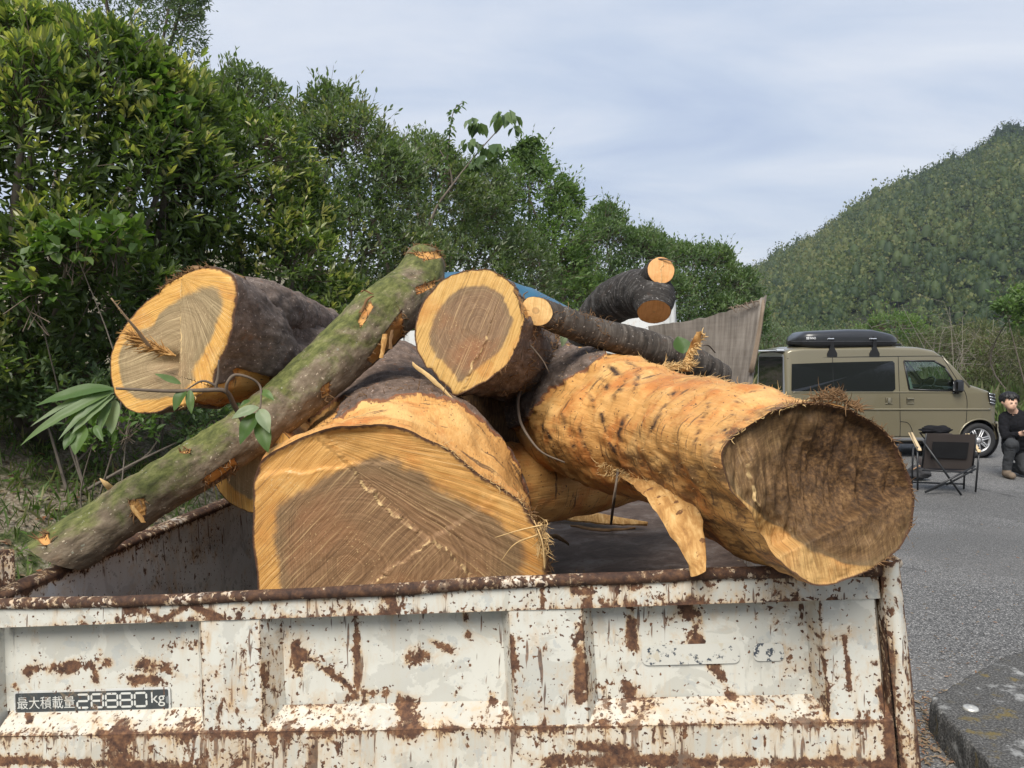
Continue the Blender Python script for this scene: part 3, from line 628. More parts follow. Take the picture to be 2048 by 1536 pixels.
def put_text(name, txt, f, w, h, mat, parent):
    V, F = text_mesh(txt, 1.0)
    if len(V) == 0: return None
    mn, mx = V.min(0), V.max(0); x = (V[:, 0] - mn[0]) / (mx[0] - mn[0]) * w; y = (mx[1] - V[:, 1]) / (mx[1] - mn[1]) * h
    W3 = np.array([f(a_, b_) for a_, b_ in zip(x, y)])
    me = bpy.data.meshes.new(name); me.from_pydata([tuple(p_) for p_ in W3], [], F); me.materials.append(mat); return link(name, me, parent)
put_text('lettering', '最大積載量', lambda x, y: PL(.0085 + x, .0115 + y, .0028), .126, .0245, M_TXT, tail)
put_text('lettering', 'kg', lambda x, y: PL(PW_ - .040 + x, .0088 + y, .0028), .029, .028, M_TXT, tail)
m_ = MB(); dx = (PW_ - .045 - .139) / 5
for k, ch in enumerate('88880'):
    x0 = .140 + k * dx; w = dx * .80; h = .026; y0 = .0098; tt = .0040
    segs = {'a': (0, 0, w, 0), 'b': (w, 0, w, h / 2), 'c': (w, h / 2, w, h), 'd': (0, h, w, h), 'e': (0, h / 2, 0, h), 'f': (0, 0, 0, h / 2), 'g': (0, h / 2, w, h / 2)}
    for s_ in ('abcdefg' if ch == '8' else 'abcdef'):
        if (k == 0 and s_ in 'fc') or (k == 1 and s_ == 'e' and False): continue
        xa, ya, xb, yb = segs[s_]; ln_ = math.hypot(xb - xa, yb - ya); ex, ey = (xb - xa) / ln_, (yb - ya) / ln_; nx_, ny_ = -ey, ex
        g_ = .0009; pol = []
        for (q, o_) in ((g_, 0), (g_ + tt / 2, tt / 2), (ln_ - g_ - tt / 2, tt / 2), (ln_ - g_, 0), (ln_ - g_ - tt / 2, -tt / 2), (g_ + tt / 2, -tt / 2)):
            pol.append(PL(x0 + xa + ex * q + nx_ * o_, y0 + ya + ey * q + ny_ * o_, .0026))
        m_.prism(pol, tn * .0003)
m_.build('digits', M_TXT, tail, False)
# ---- bed
BL = 3.05; FD = -.365
def side_panel(a, sgn, name):
    def f(h0):
        return lambda u, v: TL + tr_ * (a + sgn * h0 + 0 * u)[..., None] + tf * (.03 + (BL - .03) * u)[..., None] + tu * (-.012 + (FD + .0) * v)[..., None]
    lst = []
    def ptch(off, seed):
        u, v = np.meshgrid(np.linspace(0, 1, 120), np.linspace(0, 1, 24), indexing='ij'); Pw = f(off)(u, v)
        Pw = Pw + tr_ * (.006 * fbm(Pw, 3, 3, seed) + .003 * fbm(Pw, 11, 2, seed))[..., None]
        e = np.maximum(np.exp(-v * .36 / .012), .8 * np.exp(-(1 - v) * .36 / .02)); return Pw, e
    o_ = patches(name, [ptch(0, 1)], M_BEDIN, truck)
    patches('outer_skin', [ptch(-.045, 2)], M_PAINT, o_)
    uu = np.linspace(.0, 1, 80); pts = TL + tr_ * (a - sgn * .0225) + tf * (.02 + (BL - .02) * uu)[:, None] + tu * (-.010 + .003 * fbm(np.stack([uu * 3, uu * 0, uu * 0], -1), 1, 3, 8))[:, None]
    mm = MB(); mm.tube(pts, .026, 12, flat=.55); mm.build('side_rail', M_RAIL, o_)
    for k in range(5): mm = MB(); mm.box(TL + tr_ * (a - sgn * .065) + tf * (.35 + k * .6) + tu * (FD / 2 - .03), (.02, .04, .165), tr_, tf, tu, .006); mm.build('outer_rib', M_PAINT, o_)
    return o_
side_panel(.010, 1, 'left_side_panel'); side_panel(TW - .012, -1, 'right_side_panel')
# corner posts
def post(a, w, top, name, px=None):
    h = .52
    def f(u, v): return TL + tr_ * (a + w * (u - .5) + 0.012 * v * (1 if a > 1 else -1))[..., None] + td * (top + h * v)[..., None] + tn * (.006 + .012 * np.sin(np.pi * u))[..., None]
    o_ = patches(name, [patch(f, 10, 60, (1, .9, .5, .9), .002, (w, h), 21, .010)], M_PAINT_MID, truck)
    mm = MB(); mm.box(TG(a, top + h / 2, -.045), (w / 2 - .003, .048, h / 2 - .004), tr_, -tn, -td, .004); mm.build('post_body', M_RAIL, o_); return o_
post(tgpix(1786, 1250)[0], .034, -.004, 'corner_post')
post(-.042, .045, -.085, 'corner_post')
m_ = MB(); m_.box(TG(-.020, .01, .004), (.012, .014, .06), tr_, -tn, -td, .004); m_.build('latch', M_RAIL, truck)
m_ = MB(); m_.box(TG(TWe + .010, .05, -.004), (.006, .012, .06), tr_, -tn, -td, .004); m_.build('latch', M_RAIL, truck)
u, v = np.meshgrid(np.linspace(0, 1, 60), np.linspace(0, 1, 90), indexing='ij')
Fl = TL + tr_ * (u * TW)[..., None] + tf * (.02 + BL * v)[..., None] + tu * FD; Fl = Fl + tu * (.008 * fbm(Fl, 2.5, 3, 4))[..., None]
add('bed_floor', Fl.reshape(-1, 3), (lambda a_, b_: np.stack([i_ * b_ + j_ for i_, j_ in ((II, JJ), (II + 1, JJ), (II + 1, JJ + 1), (II, JJ + 1))], -1).reshape(-1, 4))(60, 90) if False else
    np.array([(i * 90 + j, (i + 1) * 90 + j, (i + 1) * 90 + j + 1, i * 90 + j + 1) for i in range(59) for j in range(89)]), None, M_FLOOR, truck)
m_ = MB(); m_.box(TK(TW / 2, BL / 2, FD - .06), (TW / 2, BL / 2, .045), tr_, tf, tu, .01); m_.build('bed_frame', M_RAIL, truck)
for s_ in (-1, 1):
    m_ = MB(); m_.box(TK(TW / 2 + s_ * .36, BL / 2 + .6, FD - .22), (.04, 2.2, .09), tr_, tf, tu, .01); m_.build('chassis_rail', M_BLACK, truck)
# headboard: white sheet with rounded corners and a tubular guard frame on top
hb = thing_hb = None
M_HB = rusty_paint('headboard_white_paint', paint=(.66, .67, .66), amount=-.045)
hy = BL + .05
hz0 = float(np.dot(P(1237, 630, 4.4) - TL, tu))
pl = []
for x_, z_ in ((0, FD), (TW, FD), (TW, hz0 - .06), (TW - .02, hz0 - .02), (TW - .06, hz0), (.06, hz0), (.02, hz0 - .02), (0, hz0 - .06)): pl.append(TK(x_, hy, z_))
m_ = MB(); m_.prism(pl, tf * .04); h_ = m_.build('headboard', M_HB, truck, False)
m_ = MB()
gx0, gx1 = TW * .80, TW * .985
m_.tube(crom([TK(gx0, hy - .01, hz0 - .08), TK(gx0 + .01, hy - .01, hz0 + .02), TK(gx0 + .05, hy - .01, hz0 + .055), TK(gx1 - .02, hy - .01, hz0 + .06), TK(gx1, hy - .01, hz0 + .03), TK(gx1, hy - .01, hz0 - .1)], 40)[0], .016, 10)
m_.bar(TK(gx1 + .012, hy, hz0 - .1), TK(gx1 + .012, hy, hz0 + .11), .012)
m_.build('guard_frame', M_HB, h_)
m_ = MB(); m_.bar(TK(.05, hy - .03, hz0 - .3), TK(.05, hy - .03, hz0 + .03), .013); m_.build('guard_post', M_HB, h_)
# cab, low and white, in front of the bed
cy0, cy1 = BL + .16, BL + 1.55; cz0, cz1 = FD - .25, hz0 - .02; cab = []
prof = [(cy0, cz0), (cy0, cz1 - .05), (cy0 + .06, cz1), (cy1 - .35, cz1), (cy1 - .25, cz1 - .05), (cy1, cz1 - .62), (cy1 + .03, cz0)]
m_ = MB(); m_.prism([TK(.02, y_, z_) for y_, z_ in prof], tr_ * (TW - .04)); cb = m_.build('cab', M_HB, truck, False)
M_GLS = plain('dark_glass', (.012, .014, .016), .06, .6, var=.0)
m_ = MB(); m_.box(TK(TW / 2, cy0 - .004, cz1 - .28), (.42, .006, .15), tr_, tf, tu, .004); m_.build('rear_window', M_GLS, cb, False)
for s_, a in ((-1, .016), (1, TW - .016)):
    m_ = MB(); m_.prism([TK(a + s_ * .0, y_, z_) for y_, z_ in ((cy0 + .30, cz1 - .12), (cy1 - .38, cz1 - .12), (cy1 - .14, cz1 - .58), (cy0 + .30, cz1 - .58))], tr_ * s_ * .008); m_.build('side_window', M_GLS, cb, False)
for a in (.16, TW - .16):
    for y_ in (.75, BL + .95):
        c_ = TK(a, y_, 0); r0 = .35; c_[2] = r0 + .005
        m_ = MB(); m_.lathe(c_ - tr_ * .11, tr_, [(0, .17), (0, r0 - .03), (.02, r0), (.20, r0), (.22, r0 - .03), (.22, .17)], 32); w_ = m_.build('wheel', M_RUBBER, truck)
        m_ = MB(); m_.lathe(c_ - tr_ * .085, tr_, [(.0, .0), (.0, .10), (.03, .172), (.14, .172), (.17, .10), (.17, 0.0)], 28); m_.build('rim', M_HB, w_)
# weathered plywood board standing on the right side, its top corner torn
def board_mat():
    m, t = newmat('weathered_plywood'); v = objc(t)
    f1 = noise(t, scl(t, v, (3, 3, 60)), 1.0, 4.0, .6, .2); f2 = noise(t, scl(t, v, (60, 60, 4)), 1.0, 4.0, .6); n = noise(t, v, 6.0, 5.0)
    c = ramp(t, mth(t, 'ADD', mth(t, 'MULTIPLY', f1, .12), mth(t, 'ADD', mth(t, 'MULTIPLY', f2, .44), mth(t, 'MULTIPLY', n, .44))), [(.36, (.14, .12, .10)), (.5, (.24, .21, .18)), (.64, (.35, .315, .275))])
    finish(t, c, .9, bump(t, mth(t, 'ADD', f1, f2), .35, .002), .2); return m
top = [(1296, 652, 3.75), (1340, 648, 3.62), (1385, 640, 3.5), (1420, 632, 3.4), (1455, 622, 3.3), (1490, 611, 3.2), (1512, 603, 3.14), (1521, 597, 3.11), (1530, 592, 3.1)]
bot = [(1330, 860, 3.75), (1365, 860, 3.62), (1390, 860, 3.5), (1415, 860, 3.4), (1438, 860, 3.3), (1462, 860, 3.2), (1478, 860, 3.14), (1483, 860, 3.11), (1486, 860, 3.1)]
tp = np.array([P(*q) for q in top]); bt = np.array([P(*q) for q in bot]); fine = 6
tp = np.stack([np.interp(np.linspace(0, 8, 60), np.arange(9), tp[:, k]) for k in range(3)], 1); bt = np.stack([np.interp(np.linspace(0, 8, 60), np.arange(9), bt[:, k]) for k in range(3)], 1)
tp[:, 2] += .008 * fbm(np.stack([np.arange(60) * .35, np.zeros(60), np.zeros(60)], 1), 1, 3, 3)
vv = np.linspace(0, 1, 20)[None, :, None]; Fg = tp[:, None] * (1 - vv) + bt[:, None] * vv
nb = nz(np.cross(tp[-1] - tp[0], bt[0] - tp[0])); nb = nb if nb[1] > 0 else -nb
m_ = MB(); m_.grid(Fg[::-1]); m_.grid(Fg + nb * .012)
for ring in (Fg[:, 0], Fg[-1], Fg[:, -1], Fg[0]): m_.grid(np.stack([ring, ring + nb * .012], 1))
bdt = thing('plywood_board', 'weathered grey plywood board with a torn top corner standing on the truck side', 'board', bt[0])
sharp(m_.build('panel', board_mat(), bdt))
m_ = MB()
for k in range(3):
    q0 = P(1527, 600 + 6 * k, 3.095 - .004 * k); q1 = P(1499 + 3 * k, 745, 3.095 - .004 * k); m_.tube(crom([q0, (q0 + q1) / 2 + A(.004, 0, 0), q1], 8)[0], .006, 5)
m_.build('delaminated_edge', plain('split_ply_edge', (.22, .17, .125), .9, .2, var=.4), bdt)
m_ = MB()
for k in range(14):
    q0 = P(1455 + 4 * k, 618 - 1.1 * k, 3.25 - .01 * k); m_.tube([q0, q0 + A(.03 * random.random(), -.02, .012 - .02 * random.random()), q0 + A(.05 * random.random(), -.03, -.02)], [.003, .002, .0006], 4)
m_.build('splinters', plain('split_ply_edge', (.22, .17, .125)), bdt, kind='stuff')
# blue tarpaulin pulled over a hump on the headboard
tp1 = [(880, 548), (925, 543), (985, 550), (1030, 566), (1085, 589), (1130, 612), (1180, 640)]
rows = []
for dd, dy in ((4.25, 130), (4.28, 60), (4.32, 14), (4.42, 2), (4.6, 0), (4.85, 6), (5.0, 60), (5.02, 130)):
    rows.append(np.array([P(x_, y_ + dy * 4.4 / dd, dd) for x_, y_ in tp1]))
Gt = np.array(rows); Gt = np.stack([crom(r_, 40)[0] for r_ in Gt]); Gt = np.stack([crom(Gt[:, j], 36)[0] for j in range(40)], 1)
Gt = Gt + A(0, 0, 1) * (.018 * fbm(Gt, 7, 3, 2))[..., None] + A(0, 1, 0) * (.02 * fbm(Gt, 5, 3, 8))[..., None]
m_ = MB(); m_.grid(Gt); o = m_.build('tarpaulin', plain('blue_tarpaulin', (.022, .10, .17), .45, .5, var=.3, scale=12, bmp=.3), None, loc=P(1000, 700, 4.6))
tag(o, 'blue tarpaulin draped over the front of the truck bed', 'tarpaulin')
# ------------------------------------------------------------------ logs
def seglen_dist(px, py, poly):
    """distance to a polyline and the side of it, in face coordinates"""
    best = np.full(px.shape, 1e9); side = np.zeros(px.shape)
    for (x0, y0), (x1, y1) in zip(poly[:-1], poly[1:]):
        dx, dy = x1 - x0, y1 - y0; L2 = dx * dx + dy * dy + 1e-12
        t_ = np.clip(((px - x0) * dx + (py - y0) * dy) / L2, 0, 1)
        d_ = np.hypot(px - x0 - t_ * dx, py - y0 - t_ * dy); k = d_ < best
        cr = dx * (py - y0) - dy * (px - x0)
        best = np.where(k, d_, best); side = np.where(k, np.sign(cr), side)
    return best, side
class Log:
    """a sawn log: a swept, noisy trunk with a traced front end and a plain back end"""
    def __init__(s, pts, rad, face=None, n=None, na=200, step_=.0115, seed=1, lump=.05, lumpk=5.0, fine=.010, finek=26.0, shear=.45, body=None, blend=.35, oval=1.0, facet=None):
        pts = np.asarray(pts, float); L = np.sum(np.linalg.norm(np.diff(pts, axis=0), axis=1)); nt = max(12, int(L / step_))
        pr, ln = crom(np.hstack([pts, np.asarray(rad, float)[:, None]]), nt); s.c = pr[:, :3]; r = pr[:, 3]; s.len = ln; s.na = na; s.seed = seed
        T = nz(np.gradient(s.c, axis=0)); U = nz(A(0, 0, 1) - T * T[:, 2:3]); R = np.cross(T, U); s.T, s.U, s.R = T, U, R
        th = np.linspace(0, 2 * np.pi, na, endpoint=False); s.th = th
        ct, st_ = np.cos(th), np.sin(th)
        rad2 = np.repeat(r[:, None], na, 1) * np.where(True, np.hypot(ct, st_ * oval), 1)[None]
        if body is not None: rad2 = rad2 * body(th[None, :], (ln / ln[-1])[:, None], ln[:, None])
        s.n0 = nz(n) if n is not None else -T[0]
        if face is not None:
            q = np.array([onplane(px, py, s.c[0], s.n0) for px, py in face]) - s.c[0]
            al, be = q @ R[0], q @ U[0]; a_ = np.arctan2(be, al) % (2 * np.pi); o_ = np.argsort(a_); a_, rr_ = a_[o_], np.hypot(al, be)[o_]
            fr = np.interp(th, np.concatenate([a_ - 2 * np.pi, a_, a_ + 2 * np.pi]), np.tile(rr_, 3))
            k = np.exp(-.5 * (np.arange(-8, 9) / 2.0) ** 2); k /= k.sum(); fr = np.convolve(np.tile(fr, 3), k, 'same')[na:2 * na]
            w = 1 - sm(ln, 0, blend)[:, None]; rad2 = rad2 * (1 - w) + fr[None] * w
        if facet:                    # a split off flat side near the front end
            a0, d0, d1, lf_ = facet; cc = np.cos(th - math.radians(a0))[None]; lim = (d0 + (d1 - d0) * np.clip(ln / lf_, 0, 1) + .35 * np.clip(ln - lf_, 0, 9))[:, None] + .010 * fbm(np.stack([np.repeat(ln[:, None] * 9, na, 1), np.repeat(th[None] * 3, nt, 0), np.zeros((nt, na))], -1), 1, 3, 4)
            lm = lim / np.maximum(cc, .15); rad2 = np.where(cc > .15, (rad2 ** -7.0 + lm ** -7.0) ** (-1 / 7.0), rad2); s.fac = (cc > .15) * sm(rad2 * cc - lim, -.022, -.010)
        q = np.stack([ct[None] * rad2, st_[None] * rad2, np.repeat(ln[:, None], na, 1)], -1)
        nf = sm(ln, 0, .03)[:, None] * .5 + .5
        s.r = rad2 * (1 + lump * fbm(q, lumpk, 3, seed) * nf) + fine * fbm(q, finek, 4, seed + 40) * nf
        s.lc = np.stack([ct[None] * s.r, st_[None] * s.r, np.repeat(ln[:, None], na, 1)], -1)
        al, be = ct[None] * s.r, st_[None] * s.r
        s.Lsh = shear * ln[-1]
        tn0 = np.dot(T[0], s.n0); w = np.clip(1 - ln / s.Lsh, 0, 1)[:, None]
        s.ga = -(al * np.dot(R[0], s.n0) + be * np.dot(U[0], s.n0)) / tn0 * w
        s.bare = np.zeros_like(s.r); s.burn = np.zeros_like(s.r)
    def pos(s):
        ct, st_ = np.cos(s.th)[None, :, None], np.sin(s.th)[None, :, None]
        return s.c[:, None] + s.r[..., None] * (ct * s.R[:, None] + st_ * s.U[:, None]) + s.ga[..., None] * s.T[:1][:, None]
    def strip_bark(s, thick=.010, lift=False):
        s.r = s.r + (thick if lift else 0) - thick * sm(s.bare + .25 * fbm(s.lc, 34, 3, s.seed + 7), .42, .56)
    def pix(s):
        Pw = s.pos() - CAM; dp = Pw @ FW; return 1024 + FPX * (Pw @ RT) / dp, 768 - FPX * (Pw @ UPV) / dp
    def side(s, mat, parent, name='bark'):
        V = s.pos(); nt, na = s.r.shape
        i, j = np.meshgrid(np.arange(nt - 1), np.arange(na), indexing='ij'); j2 = (j + 1) % na
        Q = np.stack([i * na + j, i * na + j2, (i + 1) * na + j2, (i + 1) * na + j], -1).reshape(-1, 4)
        nrm = np.cos(s.th)[None, :, None] * s.R[:, None] + np.sin(s.th)[None, :, None] * s.U[:, None]
        return add(name, V.reshape(-1, 3), Q, None, mat, parent, True, {'lc': s.lc.reshape(-1, 3), 'bare': s.bare.ravel(), 'burn': s.burn.ravel(), 'upf': nrm[..., 2].ravel()})
    def face2(s, px, py):               # pixel -> (alpha, beta) on the front plane
        q = onplane(px, py, s.c[0], s.n0) - s.c[0]; return float(q @ s.R[0]), float(q @ s.U[0])
    def cap(s, mat, parent, end=0, pith=(0, 0), nr=60, heart=None, lips=(), relief=None, streak=None, name='cut_face', rot=None, amp=.0012):
        i = 0 if end == 0 else -1; na = s.na
        al, be = np.cos(s.th) * s.r[i], np.sin(s.th) * s.r[i]
        ss = np.linspace(0, 1, nr) ** .8; a0, b0 = pith
        S = np.repeat(ss[:, None], na, 1); AL = a0 + S * (al - a0)[None]; BE = b0 + S * (be - b0)[None]
        nrm = s.n0 if end == 0 else s.T[-1]
        if end == 0: GA = -(AL * np.dot(s.R[0], s.n0) + BE * np.dot(s.U[0], s.n0)) / np.dot(s.T[0], s.n0)
        else: GA = np.zeros_like(AL)
        fade = sm(1 - S, 0, .06)
        q = np.stack([AL, BE, AL * 0], -1); h = amp * fbm(q, 60, 4, s.seed + 3)
        lip = np.zeros_like(AL); sv = np.stack([AL, BE, AL * 0], -1)
        if streak is not None: sv = streak(AL, BE, S)
        for poly, hh, w_ in lips:
            d_, sd = seglen_dist(AL + .012 * fbm(q, 40, 4, 8), BE + .012 * fbm(q, 40, 4, 9), poly)
            lip = np.maximum(lip, np.exp(-(d_ / w_) ** 2) * (.65 + .5 * fbm(q, 90, 2, 5)))
            h = h + hh * (sd > 0) * np.exp(-(d_ / .12) ** 2) + .0018 * np.exp(-(d_ / w_) ** 2)
        if relief is not None: h = h + relief(AL, BE, S)
        h = h * fade
        V = s.c[i] + AL[..., None] * s.R[i] + BE[..., None] * s.U[i] + GA[..., None] * s.T[i] + h[..., None] * nrm
        th2 = np.repeat(s.th[None], nr, 0)
        ht = S - (heart(th2) if callable(heart) else (heart if heart is not None else -1.0))
        ii, jj = np.meshgrid(np.arange(nr - 1), np.arange(na), indexing='ij'); j2 = (jj + 1) % na
        Q = np.stack([ii * na + jj, (ii + 1) * na + jj, (ii + 1) * na + j2, ii * na + j2], -1).reshape(-1, 4)
        if end: Q = Q[:, ::-1]
        rt = rot(AL, BE, S) if rot is not None else np.zeros_like(S)
        o_ = add(name, V.reshape(-1, 3), Q, None, mat, parent, True, {'rr': S.ravel(), 'heart': ht.ravel(), 'fc': q.reshape(-1, 3), 'sv': sv.reshape(-1, 3), 'lip': np.clip(lip, 0, 1).ravel(), 'rot': rt.ravel()})
        return o_
def rot_sv(al, be, deg): c_, s_ = math.cos(math.radians(deg)), math.sin(math.radians(deg)); return np.stack([-s_ * al + c_ * be, c_ * al + s_ * be, al * 0], -1)
def pk(th, c, w): d_ = (th - math.radians(c) + np.pi) % (2 * np.pi) - np.pi; return np.exp(-(d_ / math.radians(w)) ** 2)
def fibres(name, org, dirs, ln, rad, mat, parent, seed=0, curl=.5):
    rg_ = np.random.default_rng(seed); m = MB()
    for o_, d_, l_, r0 in zip(org, dirs, ln, rad):
        k = rg_.normal(size=3) * curl; pts = [o_]; d = nz(d_)
        for j in range(4): pts.append(pts[-1] + d * l_ / 4); d = nz(d + k * .35)
        m.tube(pts, [r0, r0 * .9, r0 * .7, r0 * .5, r0 * .15], 3, False)
    return m.build(name, mat, parent, kind='stuff')
def edge_fibres(lg, parent, n, j0, j1, mat, seed, ln=.03, rad=.0012, rows=(0, 3), out=.8, name='torn_fibres'):
    """fibres along the rim of the front end, between two angles in degrees"""
    rg_ = np.random.default_rng(seed); V = lg.pos(); na = lg.na
    js = (np.array(j0 + (j1 - j0) * rg_.random(n)) / 360 * na).astype(int) % na; is_ = rg_.integers(rows[0], rows[1] + 1, n)
    org = V[is_, js]; nr = np.cos(lg.th[js])[:, None] * lg.R[0] + np.sin(lg.th[js])[:, None] * lg.U[0]
    tan = -np.sin(lg.th[js])[:, None] * lg.R[0] + np.cos(lg.th[js])[:, None] * lg.U[0]
    d = nz(nr * out * rg_.random((n, 1)) + tan * rg_.normal(size=(n, 1)) * .7 + lg.n0 * (.2 + .8 * rg_.random((n, 1))) + rg_.normal(size=(n, 3)) * .25)
    return fibres(name, org - nr * .003, d, ln * (.3 + rg_.random(n) ** 2), rad * (.5 + rg_.random(n)), mat, parent, seed)
def inpoly(px, py, poly):
    poly = np.asarray(poly, float); r = np.zeros(px.shape, bool); n = len(poly)
    for k in range(n):
        x0, y0 = poly[k]; x1, y1 = poly[(k + 1) % n]
        r ^= ((y0 > py) != (y1 > py)) & (px < (x1 - x0) * (py - y0) / (y1 - y0 + 1e-9) + x0)
    return r
def softpoly(lg, poly, soft=12, front=True):
    """0..1 mask of the surface seen inside a pixel outline, soft at the edge"""
    x, y = lg.pix(); poly = np.asarray(poly, float); ins = inpoly(x, y, poly)
    d_, _ = seglen_dist(x, y, [tuple(q) for q in poly] + [tuple(poly[0])]); v = np.where(ins, d_, -d_)
    k = sm(v, -soft, soft)
    if front:
        V = lg.pos(); nr = np.cos(lg.th)[None, :, None] * lg.R[:, None] + np.sin(lg.th)[None, :, None] * lg.U[:, None]
        k = k * (np.sum(nr * (CAM - V), -1) > -.02)
    return k

# ---- C: the big front log
C0 = P(800, 1140, 1.66)
C = Log([C0, P(800, 1068, 1.92), P(768, 985, 2.4), P(745, 855, 3.0)], [.32, .33, .335, .32],
        face=[(512, 1150), (507, 1090), (509, 1000), (508, 962), (520, 928), (545, 906), (590, 882), (640, 866), (700, 855), (760, 848), (805, 852), (850, 880), (890, 896), (930, 925), (962, 955), (1003, 975), (1042, 1003), (1068, 1040), (1087, 1080), (1098, 1120), (1094, 1170), (1050, 1320), (950, 1400), (800, 1430), (650, 1400), (560, 1320), (520, 1230)],
        n=A(.0, -1, .05), na=260, seed=3, lump=.05, lumpk=4.0, fine=.012, finek=20, blend=.30, shear=.2,
        body=lambda th, t_, l_: 1 + .10 * pk(th, 75, 35) * sm(l_, .04, .22) - .05 * pk(th, 130, 25))
cx, cy = C.pix()
C.bare = np.maximum(1 - sm(C.len, .20, .30)[:, None] + 0 * C.r, softpoly(C, [(500, 900), (620, 840), (690, 800), (650, 890), (520, 1000), (430, 1040)], 15))
C.bare = np.clip(C.bare + .35 * fbm(C.lc, 9, 3, 5) * (C.bare > .02) * (C.bare < .98), 0, 1)
C.strip_bark(.014, True)
logC = thing('sawn_log', 'largest log, its huge brown and orange sawn end facing the tailgate', 'log', C0 - A(0, 0, .33), 'logs loaded on the truck')
C.side(M_BARKC, logC)
f2 = C.face2
crackA = [f2(700, 935), f2(745, 985), f2(790, 1035), f2(860, 1082), f2(898, 1100), f2(925, 1132), f2(960, 1180)]
crackB = [f2(862, 1082), f2(820, 1110), f2(780, 1140), f2(740, 1165)]
crackC = [f2(560, 948), f2(640, 938), f2(702, 932)]
pC = f2(690, 1135)
def strC(al, be, s_):
    d_, sd = seglen_dist(al, be, crackA); (xa, ya), (xb, yb) = f2(700, 935), f2(925, 1132)
    right = ((xb - xa) * (be - ya) - (yb - ya) * (al - xa)) > 0
    fanx, fany = f2(560, 850); an = np.arctan2(be - fany, al - fanx); rad_ = np.hypot(be - fany, al - fanx)
    fan = np.stack([an * .42, rad_, al * 0], -1)
    return np.where(right[..., None], fan, rot_sv(al, be, 47))
heartC = lambda th: .77 + .10 * pk(th, 8, 25) + .02 * pk(th, 180, 30) - .10 * pk(th, 132, 28) + .012 * np.sin(5 * th)
def reliefC(al, be, s_):
    (xa, ya), (xb, yb) = f2(700, 935), f2(925, 1132)
    rt = sm(((xb - xa) * (be - ya) - (yb - ya) * (al - xa)) / math.hypot(xb - xa, yb - ya), -.004, .004)
    fanx, fany = f2(560, 850); an = np.arctan2(be - fany, al - fanx)
    return .0010 * rt * np.sin(an * 190 + 3 * fbm(np.stack([al, be, al * 0], -1), 10, 2, 3)) * sm(s_, .05, .3)
C.cap(M_FACE, logC, 0, pC, 90, heartC, [(crackA, -.016, .0030), (crackB, .008, .0020), (crackC, -.008, .0022)], reliefC, strC)
C.cap(M_FACE, logC, -1, name='rear_cut_face', heart=.7, nr=14)
edge_fibres(C, logC, 240, 15, 75, M_FIB, 5, .022, .0009); edge_fibres(C, logC, 240, -6, 30, M_FIBD, 6, .03, .0013)
edge_fibres(C, logC, 130, 60, 130, M_FIBD, 8, .03, .0013, (24, 34))
# the torn straw tuft at the right of its end
rg = np.random.default_rng(4); q = np.array([P(1072 + 22 * a_, 1040 + 70 * b_, 1.625) for a_, b_ in rg.random((150, 2))])
fibres('torn_fibres', q, nz(A(.25, -.3, -.45) + rg.normal(size=(150, 3)) * .5), .008 + .022 * rg.random(150), .0005 + .0009 * rg.random(150), M_FIB, logC, 2, 1.5)
m_ = MB()
for a_, b_, c_ in (((990, 1075), (1040, 1060), (1085, 1050)), ((1000, 1125), (1030, 1088), (1075, 1070)), ((1068, 1040), (1085, 1085), (1090, 1140))):
    m_.tube(crom([P(*a_, 1.615), P(*b_, 1.60), P(*c_, 1.61)], 14)[0], np.linspace(.0012, .0036, 14), 5, flat=.5)
m_.build('torn_strands', M_FIB, logC, kind='stuff')

# ---- E: the long stripped log that sticks out over the tailgate
E0 = P(1640, 990, 1.24)
E = Log([E0, P(1490, 945, 1.48), P(1335, 885, 1.82), P(1200, 845, 2.2), P(1110, 825, 2.6), P(1060, 815, 3.0)], [.165, .165, .160, .178, .19, .18],
        face=[(1425, 945), (1440, 905), (1480, 868), (1530, 836), (1600, 812), (1652, 811), (1710, 829), (1760, 858), (1797, 900), (1817, 950), (1826, 1010), (1820, 1060), (1797, 1100), (1752, 1131), (1700, 1156), (1650, 1173), (1600, 1181), (1560, 1172), (1528, 1147), (1498, 1126), (1466, 1106), (1450, 1088), (1462, 1050), (1452, 1010), (1430, 985)],
        n=A(.12, -1, .10), na=280, seed=21, lump=.10, lumpk=4.5, fine=.013, finek=22, blend=.30, shear=.3,
        facet=(212, .118, .140, .60), body=lambda th, t_, l_: 1 + .12 * pk(th, 110, 50) * pk(l_ * 3.5, 40, 25) + .17 * pk(th, 72, 42) * np.exp(-((l_ - 1.0) / .33) ** 2) - .12 * pk(th, 135, 26) * np.exp(-((l_ - .95) / .2) ** 2) + .12 * pk(th, 80, 60) * np.exp(-((l_ - 1.4) / .2) ** 2) - .08 * pk(th, 215, 40) * np.exp(-((l_ - .5) / .25) ** 2))
E.bare = 1 - softpoly(E, [(1000, 620), (1225, 640), (1212, 715), (1185, 738), (1150, 762), (1105, 778), (1078, 815), (1050, 850), (990, 870)], 10)
E.bare = np.clip(E.bare, 0, 1) * (1 - sm(E.len, 1.62, 1.72)[:, None])
E.burn = .9 * (1 - sm(E.len, .0, .10))[:, None] * (.55 + .45 * np.sin(E.th - .6))[None] + .35 * np.exp(-((E.len - .42) / .22) ** 2)[:, None] * pk(E.th, 70, 45)[None]
E.burn = np.maximum(E.burn, .75 * E.fac); ex, ey = E.pix()
